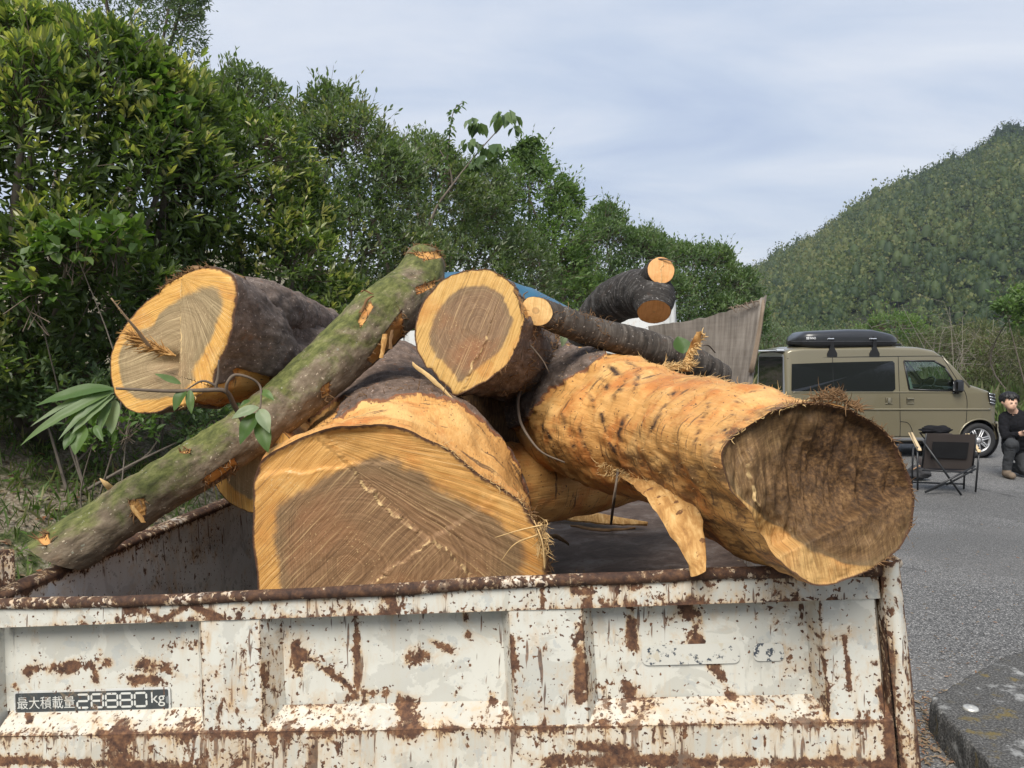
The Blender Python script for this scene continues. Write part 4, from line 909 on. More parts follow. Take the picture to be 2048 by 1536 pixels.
for poly, w_ in (([(1125, 828), (1130, 858), (1146, 892)], 4), ([(1203, 828), (1212, 870), (1232, 912)], 5), ([(1352, 778), (1312, 838), (1290, 892)], 3.5), ([(1160, 848), (1166, 885), (1182, 905)], 3.5), ([(1252, 828), (1236, 868), (1247, 902)], 4), ([(1222, 735), (1245, 760), (1232, 792)], 7), ([(1255, 728), (1280, 745), (1270, 775)], 6), ([(1200, 760), (1215, 775)], 6), ([(1420, 800), (1400, 850), (1385, 905)], 2.5), ([(1480, 790), (1455, 850), (1440, 900)], 2), ([(1180, 790), (1190, 815)], 4), ([(1085, 850), (1100, 880)], 4)):
    d_, _ = seglen_dist(ex, ey, poly); E.burn = np.maximum(E.burn, 1.2 * np.exp(-((d_ + 2.5 * fbm(E.lc, 40, 3, 3)) / w_) ** 2))
E.strip_bark(.014, True)
E.r = E.r + .0022 * np.sin(E.lc[..., 2] * 55 + 4 * fbm(E.lc, 5, 2, 2)) * np.exp(-((E.len - 1.0) / .35) ** 2)[:, None]
logE = thing('sawn_log', 'long stripped orange log overhanging the right end of the tailgate, dark hollow end', 'log', E0 - A(0, 0, .17), 'logs loaded on the truck')
E.side(M_BARE, logE, 'stripped_trunk')
f2e = E.face2; hE = f2e(1600, 1060)
def relE(al, be, s_):
    x1, y1 = f2e(1565, 1085); x2, y2 = f2e(1660, 950)
    q = np.stack([al, be, al * 0], -1)
    bowl = -.056 * np.exp(-(((al - x2) / .115) ** 2 + ((be - y2) / .105) ** 2)) - .036 * np.exp(-(((al - x1) / .05) ** 2 + ((be - y1) / .045) ** 2))
    (xa, ya), (xb, yb) = f2e(1580, 1100), f2e(1680, 1050)
    lo = sm(((xb - xa) * (be - ya) - (yb - ya) * (al - xa)) / math.hypot(xb - xa, yb - ya), .006, -.006)
    return bowl * (1 - .75 * lo) + .013 * fbm(q * A(1.0, .22, 1), 75, 4, 3) * (1 - .75 * lo) + .012 * fbm(q, 18, 3, 14) * (1 - .6 * lo)
def rotE(al, be, s_):
    (xr, yr) = f2e(1800, 900); d_ = np.hypot(al - xr, be - yr); q = np.stack([al, be, al * 0], -1)
    (xl, yl) = f2e(1680, 950); dl = np.hypot((al - xl) / 1.05, (be - yl) / .95)
    return np.clip(.85 * sm(.125 - dl + .06 * fbm(q, 14, 4, 6), -.03, .05) + .7 * sm(.13 - d_ + .05 * fbm(q, 12, 3, 2), -.02, .07) + .75 * sm(s_, .90, 1.0) * sm(be, -.06, .02), 0, .97)
E.cap(M_FACE_E, logE, 0, f2e(1625, 1045), 84, lambda th: 1.12 - .68 * pk(th, 225, 42) - .42 * pk(th, 275, 30), [([f2e(1500, 930), f2e(1512, 975), f2e(1522, 1010)], 0.004, .004)], relE, lambda al, be, s_: rot_sv(al, be, 100) * A(.7, 4.0, 1), rot=rotE, amp=.003)
E.cap(M_FACE, logE, -1, name='rear_cut_face', heart=.7, nr=14)
edge_fibres(E, logE, 420, 20, 100, M_FIBD, 9, .016, .0008, (0, 5)); edge_fibres(E, logE, 160, 95, 150, M_FIB, 10, .012, .0007, (0, 4)); edge_fibres(E, logE, 150, -60, 25, M_FIBD, 12, .014, .0009, (0, 2))
rg = np.random.default_rng(88); V = E.pos(); ii = rg.integers(2, int(len(E.len) * .75), 900); jj = ((60 + 130 * rg.random(900)) / 360 * E.na).astype(int)
nrE = np.cos(E.th[jj])[:, None] * E.R[ii] + np.sin(E.th[jj])[:, None] * E.U[ii]
fibres('surface_fuzz', V[ii, jj] - nrE * .001, nz(nrE * .25 + E.T[ii] * rg.choice([-1, 1], 900)[:, None] + rg.normal(size=(900, 3)) * .35), .004 + .012 * rg.random(900) ** 2, .0004 + .0005 * rg.random(900), M_FIB, logE, 15, .6)
# frayed heap at the top of its rim, fringe along the top edge
rg = np.random.default_rng(8); nq = 260
q = np.array([P(1625 + 95 * a_, 800 - 26 * max(0, 1 - abs(a_ - .42) / .5) * b_ + 40 * max(0, a_ - .5), 1.255 + .05 * c_) for a_, b_, c_ in rg.random((nq, 3))])
fibres('frayed_bark', q, nz(A(.1, -.2, .18) + rg.normal(size=(nq, 3)) * A(.8, .5, .35)), .006 + .026 * rg.random(nq) ** 2, .0006 + .0012 * rg.random(nq), M_FIBD, logE, 3, 1.3)
V = E.pos(); ii = rg.integers(5, 75, 220); jj = ((62 + 22 * rg.random(220)) / 360 * E.na).astype(int)
fibres('frayed_bark', V[ii, jj], nz(A(.2, -.3, .35) + rg.normal(size=(220, 3)) * A(.8, .6, .3)), .005 + .024 * rg.random(220) ** 3, .0004 + .0008 * rg.random(220), M_FIB, logE, 4, 1.2)
ii = rg.integers(25, 62, 260); jj = ((205 + 14 * rg.random(260)) / 360 * E.na).astype(int)
fibres('frayed_bark', V[ii, jj], nz(A(-.4, -.3, -.3) + rg.normal(size=(260, 3)) * .5), .008 + .022 * rg.random(260) ** 2, .0006 + .001 * rg.random(260), M_FIB, logE, 5, .8)
def slab(name, cen, wid, th, mat, parent, seed=0, nseg=26, rough=.004):
    """a split plank: centre line, half width vectors, thickness (vector), ragged edges"""
    c_ = crom(cen, nseg)[0]; w_ = np.stack([np.interp(np.linspace(0, 1, nseg), np.linspace(0, 1, len(wid)), np.asarray(wid)[:, k]) for k in range(3)], 1); th = np.asarray(th, float)
    us = np.linspace(-1, 1, 11); w_ = w_ * .5; Gd = c_[:, None] + w_[:, None] * us[None, :, None]
    nw = np.linalg.norm(w_, axis=1)[:, None, None]
    Gd = Gd + nz(w_)[:, None] * (np.abs(us) ** 3 * rough * 1.5 * fbm(Gd * 1.0, 45, 3, seed))[..., None] + nz(th) * (rough * fbm(Gd, 30, 3, seed + 1))[..., None]
    sh = (1 - .65 * us ** 2)[None, :, None]
    top, bt_ = Gd + th * .5 * sh, Gd - th * .5 * sh
    m = MB(); m.grid(top); m.grid(bt_[::-1])
    for e1, e2 in ((top[:, 0], bt_[:, 0]), (bt_[:, -1], top[:, -1]), (bt_[0], top[0]), (top[-1], bt_[-1])): m.grid(np.stack([e1, e2], 1))
    o_ = m.build(name, mat, parent); sharp(o_, 50); return o_
slab('hanging_slab', [P(1255, 935, 1.80), P(1310, 965, 1.62), P(1350, 1015, 1.48), P(1378, 1070, 1.40), P(1393, 1120, 1.355), P(1397, 1146, 1.335)],
     [P(1285, 920, 1.80) - P(1260, 950, 1.80), P(1338, 948, 1.62) - P(1300, 985, 1.62), P(1400, 1005, 1.46) - P(1335, 1035, 1.46), P(1422, 1062, 1.4) - P(1350, 1090, 1.4), P(1422, 1098, 1.36) - P(1365, 1128, 1.36), P(1404, 1136, 1.33) - P(1390, 1148, 1.33)], nz(A(.5, -.7, .35)) * .034, M_SPL, logE, 5)
# standing fringe splinter on its back
slab('splinter', [P(1372, 742, 2.02), P(1378, 715, 2.0), P(1390, 690, 1.985), P(1400, 664, 1.97)], [P(1384, 742, 2) - P(1362, 742, 2), P(1392, 715, 2) - P(1368, 717, 2), P(1403, 690, 2) - P(1384, 692, 2), P(1407, 666, 2) - P(1396, 668, 2)], A(.0, -.012, .004), M_SPL, logE, 9, 22, .006)
q = np.array([P(1370 + 38 * a_ * .9, 735 - 70 * a_, 1.985) + A(.016 * (b_ - .5), 0, 0) for a_, b_ in rg.random((140, 2))])
fibres('torn_fibres', q, nz(A(.3, -.5, .2) + rg.normal(size=(140, 3)) * .6), .006 + .014 * rg.random(140), .0012 + .0016 * rg.random(140), M_FIB, logE, 7, .8)
rg = np.random.default_rng(44); q = np.array([P(1315 + 65 * a_, 742 - 8 * b_ - 8 * a_, 1.99) for a_, b_ in rg.random((160, 2))])
fibres('torn_fibres', q, nz(A(.9, -.2, .15) + rg.normal(size=(160, 3)) * .35), .012 + .03 * rg.random(160), .0008 + .0014 * rg.random(160), M_FIB, logE, 8, .5)
# rootlet over the stripped flank
m_ = MB(); m_.tube(crom([P(1045, 775, 2.30), P(1036, 800, 2.22), P(1040, 840, 2.15), P(1058, 875, 2.08), P(1085, 905, 2.03), P(1130, 925, 2.0)], 40)[0], np.linspace(.006, .002, 40), 7); m_.build('rootlet', M_TWIG, logE)

# ---- D: the middle log on top, ringed end
D0 = P(945, 668, 2.02)
D = Log([D0, P(985, 690, 2.25), P(1050, 725, 2.65), P(1090, 745, 3.0)], [.155, .152, .15, .145],
        face=[(834, 700), (832, 650), (845, 608), (870, 575), (905, 550), (945, 540), (985, 544), (1015, 560), (1037, 587), (1047, 625), (1042, 670), (1022, 715), (992, 745), (960, 766), (928, 786), (906, 796), (884, 770), (858, 745)],
        n=A(-.22, -1, .08), na=220, seed=31, lump=.07, lumpk=5, fine=.014, finek=24, blend=.25, shear=.4)
D.bare = np.maximum(softpoly(D, [(1005, 545), (1040, 575), (1075, 612), (1055, 640), (1035, 600)], 8), .85 * (pk(D.th, 235, 22)[None] * (1 - sm(D.len, .1, .35))[:, None]))
D.strip_bark(.008)
logD = thing('sawn_log', 'middle log on top of the pile, oval ringed end beside the mossy trunk', 'log', D0 - A(0, 0, .18), 'logs loaded on the truck')
D.side(M_BARK, logD)
D.cap(M_FACE_D, logD, 0, D.face2(958, 648), 70, lambda th: .74 + .04 * np.sin(2 * th + 1) + .06 * pk(th, 250, 30) - .05 * pk(th, 20, 40), [([D.face2(930, 770), D.face2(955, 720), D.face2(972, 672)], .003, .0035)], None, lambda al, be, s_: rot_sv(al, be, 68))
D.cap(M_FACE, logD, -1, name='rear_cut_face', heart=.7, nr=12)
edge_fibres(D, logD, 150, -60, 40, M_FIBD, 14, .02, .0010); edge_fibres(D, logD, 60, 40, 100, M_FIBD, 15, .016, .0012)
rg = np.random.default_rng(18); V = D.pos(); sel = rg.integers(8, len(D.len) - 25, 420); jj = ((-70 + 110 * rg.random(420)) / 360 * D.na).astype(int) % D.na
fibres('bark_litter', V[sel, jj], nz(rg.normal(size=(420, 3)) + A(.2, -.6, .3)), .01 + .03 * rg.random(420), .0008 + .0014 * rg.random(420), M_FIBD, logD, 19, .8)
slab('splinter', [P(825, 728, 1.98), P(860, 755, 1.97), P(905, 797, 1.96)], [P(825, 724, 2.1) - P(825, 731, 2.1), P(860, 750, 2.1) - P(858, 760, 2.1), P(905, 795, 2.1) - P(904, 799, 2.1)], A(0, -.005, .003), M_FIB, logD, 4, 14, .002)

# ---- A: the left log
A0 = P(348, 690, 1.96)
LA = Log([A0, P(440, 692, 2.12), P(560, 712, 2.45), P(680, 725, 2.95)], [.17, .165, .135, .125],
         face=[(221, 748), (227, 700), (250, 655), (285, 615), (320, 585), (355, 555), (385, 544), (430, 539), (464, 549), (476, 575), (471, 620), (461, 670), (442, 715), (428, 752), (424, 782), (390, 802), (340, 812), (290, 824), (254, 817), (231, 785)],
         n=A(-.42, -1, .06), na=240, seed=41, lump=.08, lumpk=5, fine=.010, finek=30, blend=.22, shear=.3,
         body=lambda th, t_, l_: 1 - .40 * pk(th, 30, 28) * np.exp(-((l_ - .46) / .12) ** 2) + .16 * pk(th, 75, 40) * np.exp(-((l_ - .30) / .2) ** 2) + .15 * pk(th, -40, 40) * np.exp(-((l_ - .3) / .2) ** 2))
LA.bare = np.maximum(softpoly(LA, [(380, 800), (430, 775), (470, 760), (520, 770), (530, 810), (450, 860), (380, 835)], 10), .8 * softpoly(LA, [(470, 735), (545, 755), (535, 800), (470, 790)], 8))
LA.bare = np.maximum(LA.bare, .75 * softpoly(LA, [(600, 625), (650, 630), (640, 650), (600, 645)], 8))
LA.strip_bark(.012)
logA = thing('sawn_log', 'left log with dark bark, pale sawn end split by an upright ridge', 'log', A0 - A(0, 0, .18), 'logs loaded on the truck')
LA.side(M_BARK, logA)
f2a = LA.face2; ridge = [f2a(363, 555), f2a(362, 620), f2a(364, 690), f2a(362, 740), f2a(370, 790)]
xr_ = f2a(363, 690)[0]
def strA(al, be, s_):
    x0, y0 = f2a(364, 553); an = np.arctan2(be - y0, al - x0); rad_ = np.hypot(al - x0, be - y0)
    return np.where((al > xr_)[..., None], np.stack([an * .22, rad_, al * 0], -1), rot_sv(al, be, 16 + 40 * 0))
def relA(al, be, s_):
    x1, y1 = f2a(335, 725); return -.028 * np.exp(-(((al - x1) / .055) ** 2 + ((be - y1) / .022) ** 2)) * (al < xr_) + .006 * (al > xr_)
LA.cap(M_FACE_A, logA, 0, f2a(300, 735), 80, lambda th: .70 + .14 * pk(th, 35, 30) + .10 * pk(th, 180, 30) + .06 * pk(th, -60, 40) - .08 * pk(th, 120, 30), [(ridge, .0, .0036)], relA, strA)
LA.cap(M_FACE, logA, -1, name='rear_cut_face', heart=.7, nr=12)
LA2 = Log([P(450, 625, 2.14), P(530, 622, 2.34), P(600, 640, 2.62), P(650, 655, 2.9)], [.100, .092, .078, .070], na=120, seed=45, lump=.12, lumpk=7, fine=.010, finek=34)
LA2.bare = .8 * np.exp(-((LA2.len - LA2.len[-1] * .86) / .05) ** 2)[:, None] * pk(LA2.th, 80, 40)[None]; LA2.side(M_BARK, logA, 'fork_limb'); LA2.cap(M_FACE_S, logA, -1, nr=12, name='limb_cut_face')
edge_fibres(LA, logA, 160, 60, 115, M_FIBD, 16, .022, .0016, (0, 3)); edge_fibres(LA, logA, 120, 150, 300, M_FIBD, 17, .010, .0009)
edge_fibres(LA, logA, 140, -95, -40, M_FIB, 20, .014, .0011, (0, 8))
# ragged flap of bark on its top rim
slab('bark_flap', [P(385, 535, 1.97), P(410, 540, 1.97), P(440, 545, 1.98), P(490, 560, 2.02)], [A(0, .02, .004), A(0, .03, .006), A(0, .03, .004), A(0, .02, 0)], A(0, 0, .012), M_FIBD, logA, 3, 18, .008)
# torn tuft and splinter sticking out of the end
rg = np.random.default_rng(31); nq = 190
q = np.array([P(352 - 75 * a_, 712 - 38 * a_ * .55 - 22 * b_ * a_, 1.935 - .05 * a_) for a_, b_ in rg.random((nq, 2))])
fibres('torn_tuft', q, nz(A(-.8, -.3, .28) + rg.normal(size=(nq, 3)) * .22), .02 + .035 * rg.random(nq), .0012 + .0022 * rg.random(nq), M_SPL, logA, 9, .25)
m_ = MB(); sp = crom([P(300, 695, 1.90), P(278, 665, 1.87), P(250, 632, 1.84), P(222, 596, 1.82)], 16)[0]; m_.tube(sp, np.linspace(.0075, .0024, 16), 6, flat=.5)
m_.build('splinter', plain('dry_splinter', (.33, .235, .15), .85, .2, var=.4, scale=80), logA)
fibres('torn_fibres', sp[3:15], nz(A(.5, -.2, .3) + rg.normal(size=(12, 3)) * .4), np.full(12, .014), np.full(12, .0006), M_FIB, logA, 2, 1.6)

# ---- F: stripped log half hidden behind the front one
Fl_ = Log([P(512, 935, 1.98), P(560, 925, 2.3), P(640, 880, 3.0)], [.12, .135, .13], n=A(-.2, -1, -.1), na=140, seed=51, lump=.06, fine=.006)
Fl_.bare[:] = 1; logF = thing('sawn_log', 'small stripped log wedged under the mossy trunk, left of the largest log', 'log', P(512, 935, 1.98) - A(0, 0, .13), 'logs loaded on the truck')
Fl_.side(M_BARE, logF, 'stripped_trunk'); Fl_.cap(M_FACE_A, logF, 0, (0, 0), 30, .7); Fl_.cap(M_FACE, logF, -1, heart=.7, nr=12, name='rear_cut_face')
# ---- I: log in the shade behind, between the largest and the stripped one
LI = Log([P(985, 975, 2.35), P(1140, 950, 2.6), P(1330, 910, 2.9)], [.13, .14, .13], n=A(-1, -.3, 0), na=140, seed=57, lump=.08, fine=.008)
LI.bare[:] = 1; LI.bare *= (1 - .9 * pk(LI.th, 150, 40))[None]
logI = thing('sawn_log', 'shaded stripped log deep in the bed under the long stripped log', 'log', P(985, 975, 2.35) - A(0, 0, .15), 'logs loaded on the truck')
LI.side(M_BARE, logI, 'stripped_trunk'); LI.cap(M_FACE, logI, 0, (0, 0), 30, .65); LI.cap(M_FACE, logI, -1, heart=.7, nr=12, name='rear_cut_face')

LJ = Log([P(985, 830, 2.42), P(1000, 800, 2.8), P(1010, 775, 3.2)], [.13, .135, .13], n=A(0, -1, .2), na=130, seed=59, lump=.10, fine=.012)
logJ = thing('sawn_log', 'dark barked log sunk in the shade below the oval ringed log end', 'log', P(985, 830, 2.42) - A(0, 0, .13), 'logs loaded on the truck')
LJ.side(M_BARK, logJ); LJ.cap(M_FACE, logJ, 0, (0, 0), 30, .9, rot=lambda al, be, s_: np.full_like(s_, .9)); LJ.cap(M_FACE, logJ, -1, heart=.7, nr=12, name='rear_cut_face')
# ---- B: the slim mossy trunk across the pile
Bp = [(118, 1110, 1.74), (300, 988, 1.83), (500, 862, 1.96), (650, 738, 2.10), (755, 640, 2.24), (826, 580, 2.36), (852, 522, 2.46)]
LB = Log([P(*q) for q in Bp], [.062, .063, .067, .077, .088, .083, .064], n=A(-.50, -.12, -.86), na=160, step_=.008, seed=61, lump=.07, lumpk=6, fine=.006, finek=34, shear=.10)
for poly, k in (([(405, 960), (470, 915), (475, 935), (420, 975)], 1), ([(735, 720), (790, 640), (805, 620), (812, 690), (770, 760), (760, 740)], 1), ([(715, 640), (740, 600), (748, 612), (722, 655)], 1), ([(830, 575), (870, 560), (872, 572), (835, 590)], 1),
                ([(250, 1000), (290, 995), (295, 1030), (275, 1040)], .8), ([(640, 775), (662, 762), (660, 790), (645, 800)], .8), ([(68, 1075), (95, 1060), (105, 1085), (85, 1095)], .8), ([(820, 505), (880, 500), (885, 515), (850, 520)], .9), ([(570, 900), (600, 880), (600, 895)], .7), ([(345, 905), (385, 895), (380, 910)], .6)):
    LB.bare = np.maximum(LB.bare, k * .88 * softpoly(LB, poly, 5))
LB.strip_bark(.007)
logB = thing('mossy_trunk', 'slim green mossy trunk laid diagonally across the pile', 'log', P(118, 1110, 1.74) - A(0, 0, .07), 'logs loaded on the truck')
LB.side(M_MOSS, logB); LB.cap(M_FACE_S, logB, 0, (0, 0), 30, .1); LB.cap(M_FACE_S, logB, -1, (0, 0), 20, .1, name='rear_cut_face')
# broken stubs, lifted bark and hanging shreds on it
m_ = MB(); m_.tube([P(225, 980, 1.80), P(212, 968, 1.78), P(200, 957, 1.77)], [.008, .006, .0012], 6); m_.build('branch_stub', M_FIB, logB)
rg = np.random.default_rng(77); V = LB.pos(); e = (LB.bare > .35) & (LB.bare < .65); ij = np.argwhere(e); ij = ij[rg.integers(0, len(ij), 320)]
nrB = np.cos(LB.th[ij[:, 1]])[:, None] * LB.R[ij[:, 0]] + np.sin(LB.th[ij[:, 1]])[:, None] * LB.U[ij[:, 0]]
fibres('lifted_bark', V[ij[:, 0], ij[:, 1]] - nrB * .002, nz(nrB * .7 + rg.normal(size=(320, 3)) * .7 - A(0, 0, .3)), .008 + .022 * rg.random(320), .001 + .002 * rg.random(320), M_FIBD, logB, 3, .6)
for c_, w_ in (([(772, 668), (766, 692), (762, 716)], 9), ([(786, 660), (780, 680), (780, 698)], 6), ([(722, 625), (735, 600), (745, 592)], 7), ([(262, 1010), (272, 1025), (285, 1045)], 9), ([(745, 588), (730, 580), (722, 584)], 6)):
    dd = 2.12 if c_[0][0] > 500 else 1.74
    slab('lifted_bark_flake', [P(x_, y_, dd) for x_, y_ in c_], [P(c_[0][0] + w_, c_[0][1], dd) - P(*c_[0], dd)] * 3, A(0, -.005, .001), M_SPL if w_ > 7 else M_FIBD, logB, 1, 10, .005)
e2 = V[-1]; q = e2[rg.integers(0, LB.na, 120)]
fibres('torn_fibres', q, nz(rg.normal(size=(120, 3)) + A(0, 0, .3)), .006 + .014 * rg.random(120), .0008 + .0014 * rg.random(120), M_FIBD, logB, 13, .7)

# ---- G: branch log with a small round end, ---- H: forked black log
Gp = [(1073, 622, 2.10), (1175, 660, 2.18), (1290, 692, 2.28), (1380, 722, 2.36), (1440, 755, 2.45)]
LG = Log([P(*q) for q in Gp], [.038, .042, .047, .047, .045], n=A(-.42, -.9, .05), na=110, step_=.007, seed=71, lump=.06, lumpk=9, fine=.004, finek=45, shear=.1)
logG = thing('branch_log', 'thin grey banded branch with a round yellow end resting on the pile', 'log', P(1073, 622, 2.10) - A(0, 0, .045), 'logs loaded on the truck')
LG.side(M_CHERRY, logG); LG.cap(M_FACE_S, logG, 0, (-.002, .0), 36, .25); LG.cap(M_FACE_S, logG, -1, nr=14, heart=.2, name='rear_cut_face')
rg = np.random.default_rng(79); V = LG.pos(); ii = rg.integers(1, 32, 260); jj = rg.integers(0, LG.na, 260); k = V[ii, jj][:, 2] > LG.c[ii][:, 2] - .03
fibres('clinging_shreds', V[ii, jj], nz(rg.normal(size=(260, 3)) + A(0, -.3, .1)), .008 + .022 * rg.random(260), .0005 + .0008 * rg.random(260), M_FIBD, logG, 4, 1.0)
m_ = MB()
for c_ in ([(1040, 600), (1030, 608), (1020, 606)], [(1050, 600), (1047, 590), (1056, 583)], [(1045, 640), (1046, 680), (1042, 720)], [(1060, 690), (1085, 720), (1098, 745)]): m_.tube(crom([P(x_, y_, 2.05) for x_, y_ in c_], 10)[0], np.linspace(.003, .0012, 10), 5)
m_.build('dry_twigs', M_TWIG, logG, kind='stuff')
Hp = [(1308, 624, 2.92), (1302, 590, 3.02), (1265, 588, 3.2), (1212, 616, 3.42), (1165, 690, 3.62), (1120, 800, 3.80), (1085, 930, 3.95)]
LH = Log([P(*q) for q in Hp], [.064, .092, .098, .095, .095, .10, .10], n=A(-.10, -.62, -.78), na=130, step_=.009, seed=81, lump=.07, lumpk=7, fine=.005, finek=40, shear=.14)
logH = thing('forked_log', 'forked black barked log with two orange cut ends on top of the load', 'log', P(1085, 930, 3.95) - A(0, 0, .1), 'logs loaded on the truck')
LH.side(M_CHERRY2, logH); LH.cap(M_FACE_O, logH, 0, (0, 0), 30, .1); LH.cap(M_FACE_O, logH, -1, nr=12, name='rear_cut_face')
LH2 = Log([P(1322, 541, 2.93), P(1308, 556, 3.0), P(1280, 585, 3.12)], [.052, .058, .06], n=A(.10, -1, .12), na=100, step_=.007, seed=83, lump=.06, lumpk=8, fine=.004, finek=40, shear=.6)
LH2.side(M_CHERRY2, logH, 'fork_limb'); LH2.cap(M_FACE_O, logH, 0, (0, 0), 28, .1, [([(-.002, -.05), (.004, 0.0), (0.0, .05)], .0015, .0022)])
m_ = MB(); m_.tube(crom([P(1300, 521, 2.95), P(1325, 518, 2.93), P(1350, 524, 2.93)], 10)[0], np.linspace(.004, .002, 10), 5)
m_.build('twig_stub', M_TWIG, logH)

# ---- loose pieces on the bed floor
def floorpix(px, py): return onplane(px, py, TK(.5, .5, FD + .018), tu)
sb = thing('bark_slab', 'slab of pale wood and dark bark lying on the bed floor between the logs', 'wood slab', floorpix(1195, 1050))
slab('wood', [floorpix(1100, 1035) + A(0, 0, .012), floorpix(1150, 1040) + A(0, 0, .02), floorpix(1220, 1050) + A(0, 0, .022), floorpix(1295, 1052) + A(0, 0, .01)], [A(.02, .05, .02), A(.03, .07, .03), A(.02, .06, .025), A(.005, .012, .004)], A(0, -.01, .02), M_SPL, sb, 4)
slab('bark', [floorpix(1140, 1052) + A(0, -.02, .006), floorpix(1200, 1060) + A(0, -.02, .006), floorpix(1270, 1058) + A(0, -.01, .006)], [A(0, .012, .006), A(0, .02, .008), A(0, .008, .004)], A(0, -.006, .008), M_FIBD, sb, 6)
cp = thing('wood_chunk', 'small reddish chunk of bark lying beside the largest log', 'wood chunk', floorpix(1115, 1085))
slab('wood', [floorpix(1098, 1078) + A(0, 0, .015), floorpix(1118, 1084) + A(0, 0, .018), floorpix(1138, 1092) + A(0, 0, .006)], [A(0, .02, .012), A(0, .025, .014), A(0, .01, .004)], A(0, -.008, .012), M_FIBD, cp, 8)
tw = thing('thin_stick', 'thin dark stick standing upright between the slab and the stripped log', 'stick', floorpix(1222, 1048))
m_ = MB(); m_.tube(crom([floorpix(1222, 1048), P(1228, 1000, 1.80), P(1236, 940, 1.80)], 10)[0], np.linspace(.0055, .0035, 10), 6); m_.build('stem', M_TWIG, tw)
rg = np.random.default_rng(12); N = 260; q = np.array([TK(TW * a_, .1 + 1.2 * b_, FD + .016) for a_, b_ in rg.random((N, 2))])
o = leaves('sawdust', q, nz(rdir(rg, N) * A(1, 1, .15)), nz(rdir(rg, N) * .3 + A(0, 0, 1)), .01 + .03 * rg.random(N) ** 2, .004 + .006 * rg.random(N), L_LITTER, None, seed=8)
tag(o, 'crumbs of bark and chips strewn on the truck bed floor', 'debris', kind='stuff')

# ------------------------------------------------------------------ leafy branch lying on the pile
lb = thing('leafy_branch', 'cut leafy branch with long glossy leaves in front of the left log', 'branch', P(470, 800, 1.76))
bd = 1.70
m_ = MB()
m_.tube(crom([P(488, 845, 1.78), P(468, 810, 1.74), P(450, 782, 1.70), P(400, 781, 1.68), P(330, 782, 1.66), P(232, 777, 1.64)], 60)[0], np.linspace(.0065, .0028, 60), 7)
m_.tube(crom([P(452, 786, 1.70), P(455, 765, 1.69), P(470, 750, 1.70), P(500, 756, 1.71), P(520, 772, 1.72), P(522, 800, 1.70), P(520, 818, 1.69)], 40)[0], np.linspace(.004, .0018, 40), 6)
m_.tube(crom([P(448, 780, 1.70), P(432, 775, 1.69), P(436, 755, 1.69), P(438, 720, 1.69)], 24)[0], np.linspace(.0045, .0022, 24), 6)
m_.tube(crom([P(434, 772, 1.69), P(405, 762, 1.68), P(375, 778, 1.68)], 20)[0], np.linspace(.0035, .0015, 20), 6)
m_.build('twig', M_TWIG, lb)
def big_leaf(base, tip, wid, up, parent, seed, pale=0.0, curl=.15):
    base, tip = np.asarray(base), np.asarray(tip); ax = tip - base; L = np.linalg.norm(ax); ax = ax / L; up = nz(np.asarray(up, float) - ax * np.dot(up, ax)); sd = np.cross(ax, up)
    us = np.linspace(0, 1, 14); vs = np.linspace(-1, 1, 7); wf = np.sin(np.pi * us ** .85) ** .8 * (1 - .25 * us); wf[0] = .04; wf[-1] = .01
    Gd = base + ax * (us[:, None, None] * L) + sd * (wf[:, None, None] * wid * vs[None, :, None]) + up * ((np.abs(vs)[None, :, None] * .28 * wid * wf[:, None, None]) - curl * L * (us[:, None, None] ** 2) + .05 * L * np.sin(us * np.pi)[:, None, None])
    Gd = Gd + up * (.004 * fbm(Gd, 40, 2, seed))[..., None]
    V = Gd.reshape(-1, 3); Q = np.array([(i * 7 + j, i * 7 + j + 1, (i + 1) * 7 + j + 1, (i + 1) * 7 + j) for i in range(13) for j in range(6)])
    r0 = (seed * .37) % 1; return add('leaf', V, Q, None, L_BIG, parent, True, {'lv': np.full(len(V), r0), 'young': np.full(len(V), pale)})
BL_ = [((228, 777), (65, 802), .030, 1.62, 1.58, .1, .0), ((226, 778), (88, 830), .026, 1.63, 1.57, .3, .0), ((225, 780), (48, 833), .014, 1.63, 1.56, .2, .75), ((228, 780), (120, 845), .020, 1.63, 1.56, .15, .0), ((228, 782), (32, 882), .020, 1.62, 1.53, .1, .15), ((226, 786), (110, 872), .018, 1.62, 1.54, .1, .5), ((228, 790), (140, 862), .022, 1.62, 1.55, .1, .55),
       ((230, 800), (222, 868), .030, 1.63, 1.60, .05, .8), ((222, 805), (196, 868), .018, 1.62, 1.58, .05, .3), ((168, 850), (150, 910), .030, 1.58, 1.55, .0, .0), ((150, 862), (128, 900), .020, 1.57, 1.55, .05, .05), ((190, 850), (205, 882), .013, 1.58, 1.56, .05, .1), ((204, 790), (185, 845), .024, 1.62, 1.58, .05, .0),
       ((372, 780), (348, 822), .026, 1.67, 1.655, .05, .0), ((380, 780), (383, 828), .016, 1.67, 1.655, .05, .1), ((362, 768), (308, 750), .014, 1.67, 1.65, -.1, .2),
       ((518, 815), (462, 835), .022, 1.69, 1.67, .1, .85), ((519, 818), (538, 862), .026, 1.69, 1.66, .1, .85), ((516, 826), (478, 888), .034, 1.69, 1.665, .05, .0), ((520, 838), (536, 905), .030, 1.69, 1.665, .05, .0), ((522, 782), (548, 800), .016, 1.72, 1.70, .0, .0), ((500, 800), (480, 815), .010, 1.72, 1.70, .0, .0)]
for k, (b_, t_, w_, d0, d1, cu, pale) in enumerate(BL_):
    big_leaf(P(*b_, d0), P(*t_, d1), w_ * .66, nz(A(.1 * math.sin(k * 2.3), -.75 + .2 * math.cos(k), .6)), lb, k + 1, pale, cu)
lf = thing('loose_leaf', 'single round green leaf behind the splinter on the stripped log', 'leaf', P(1362, 700, 2.1))
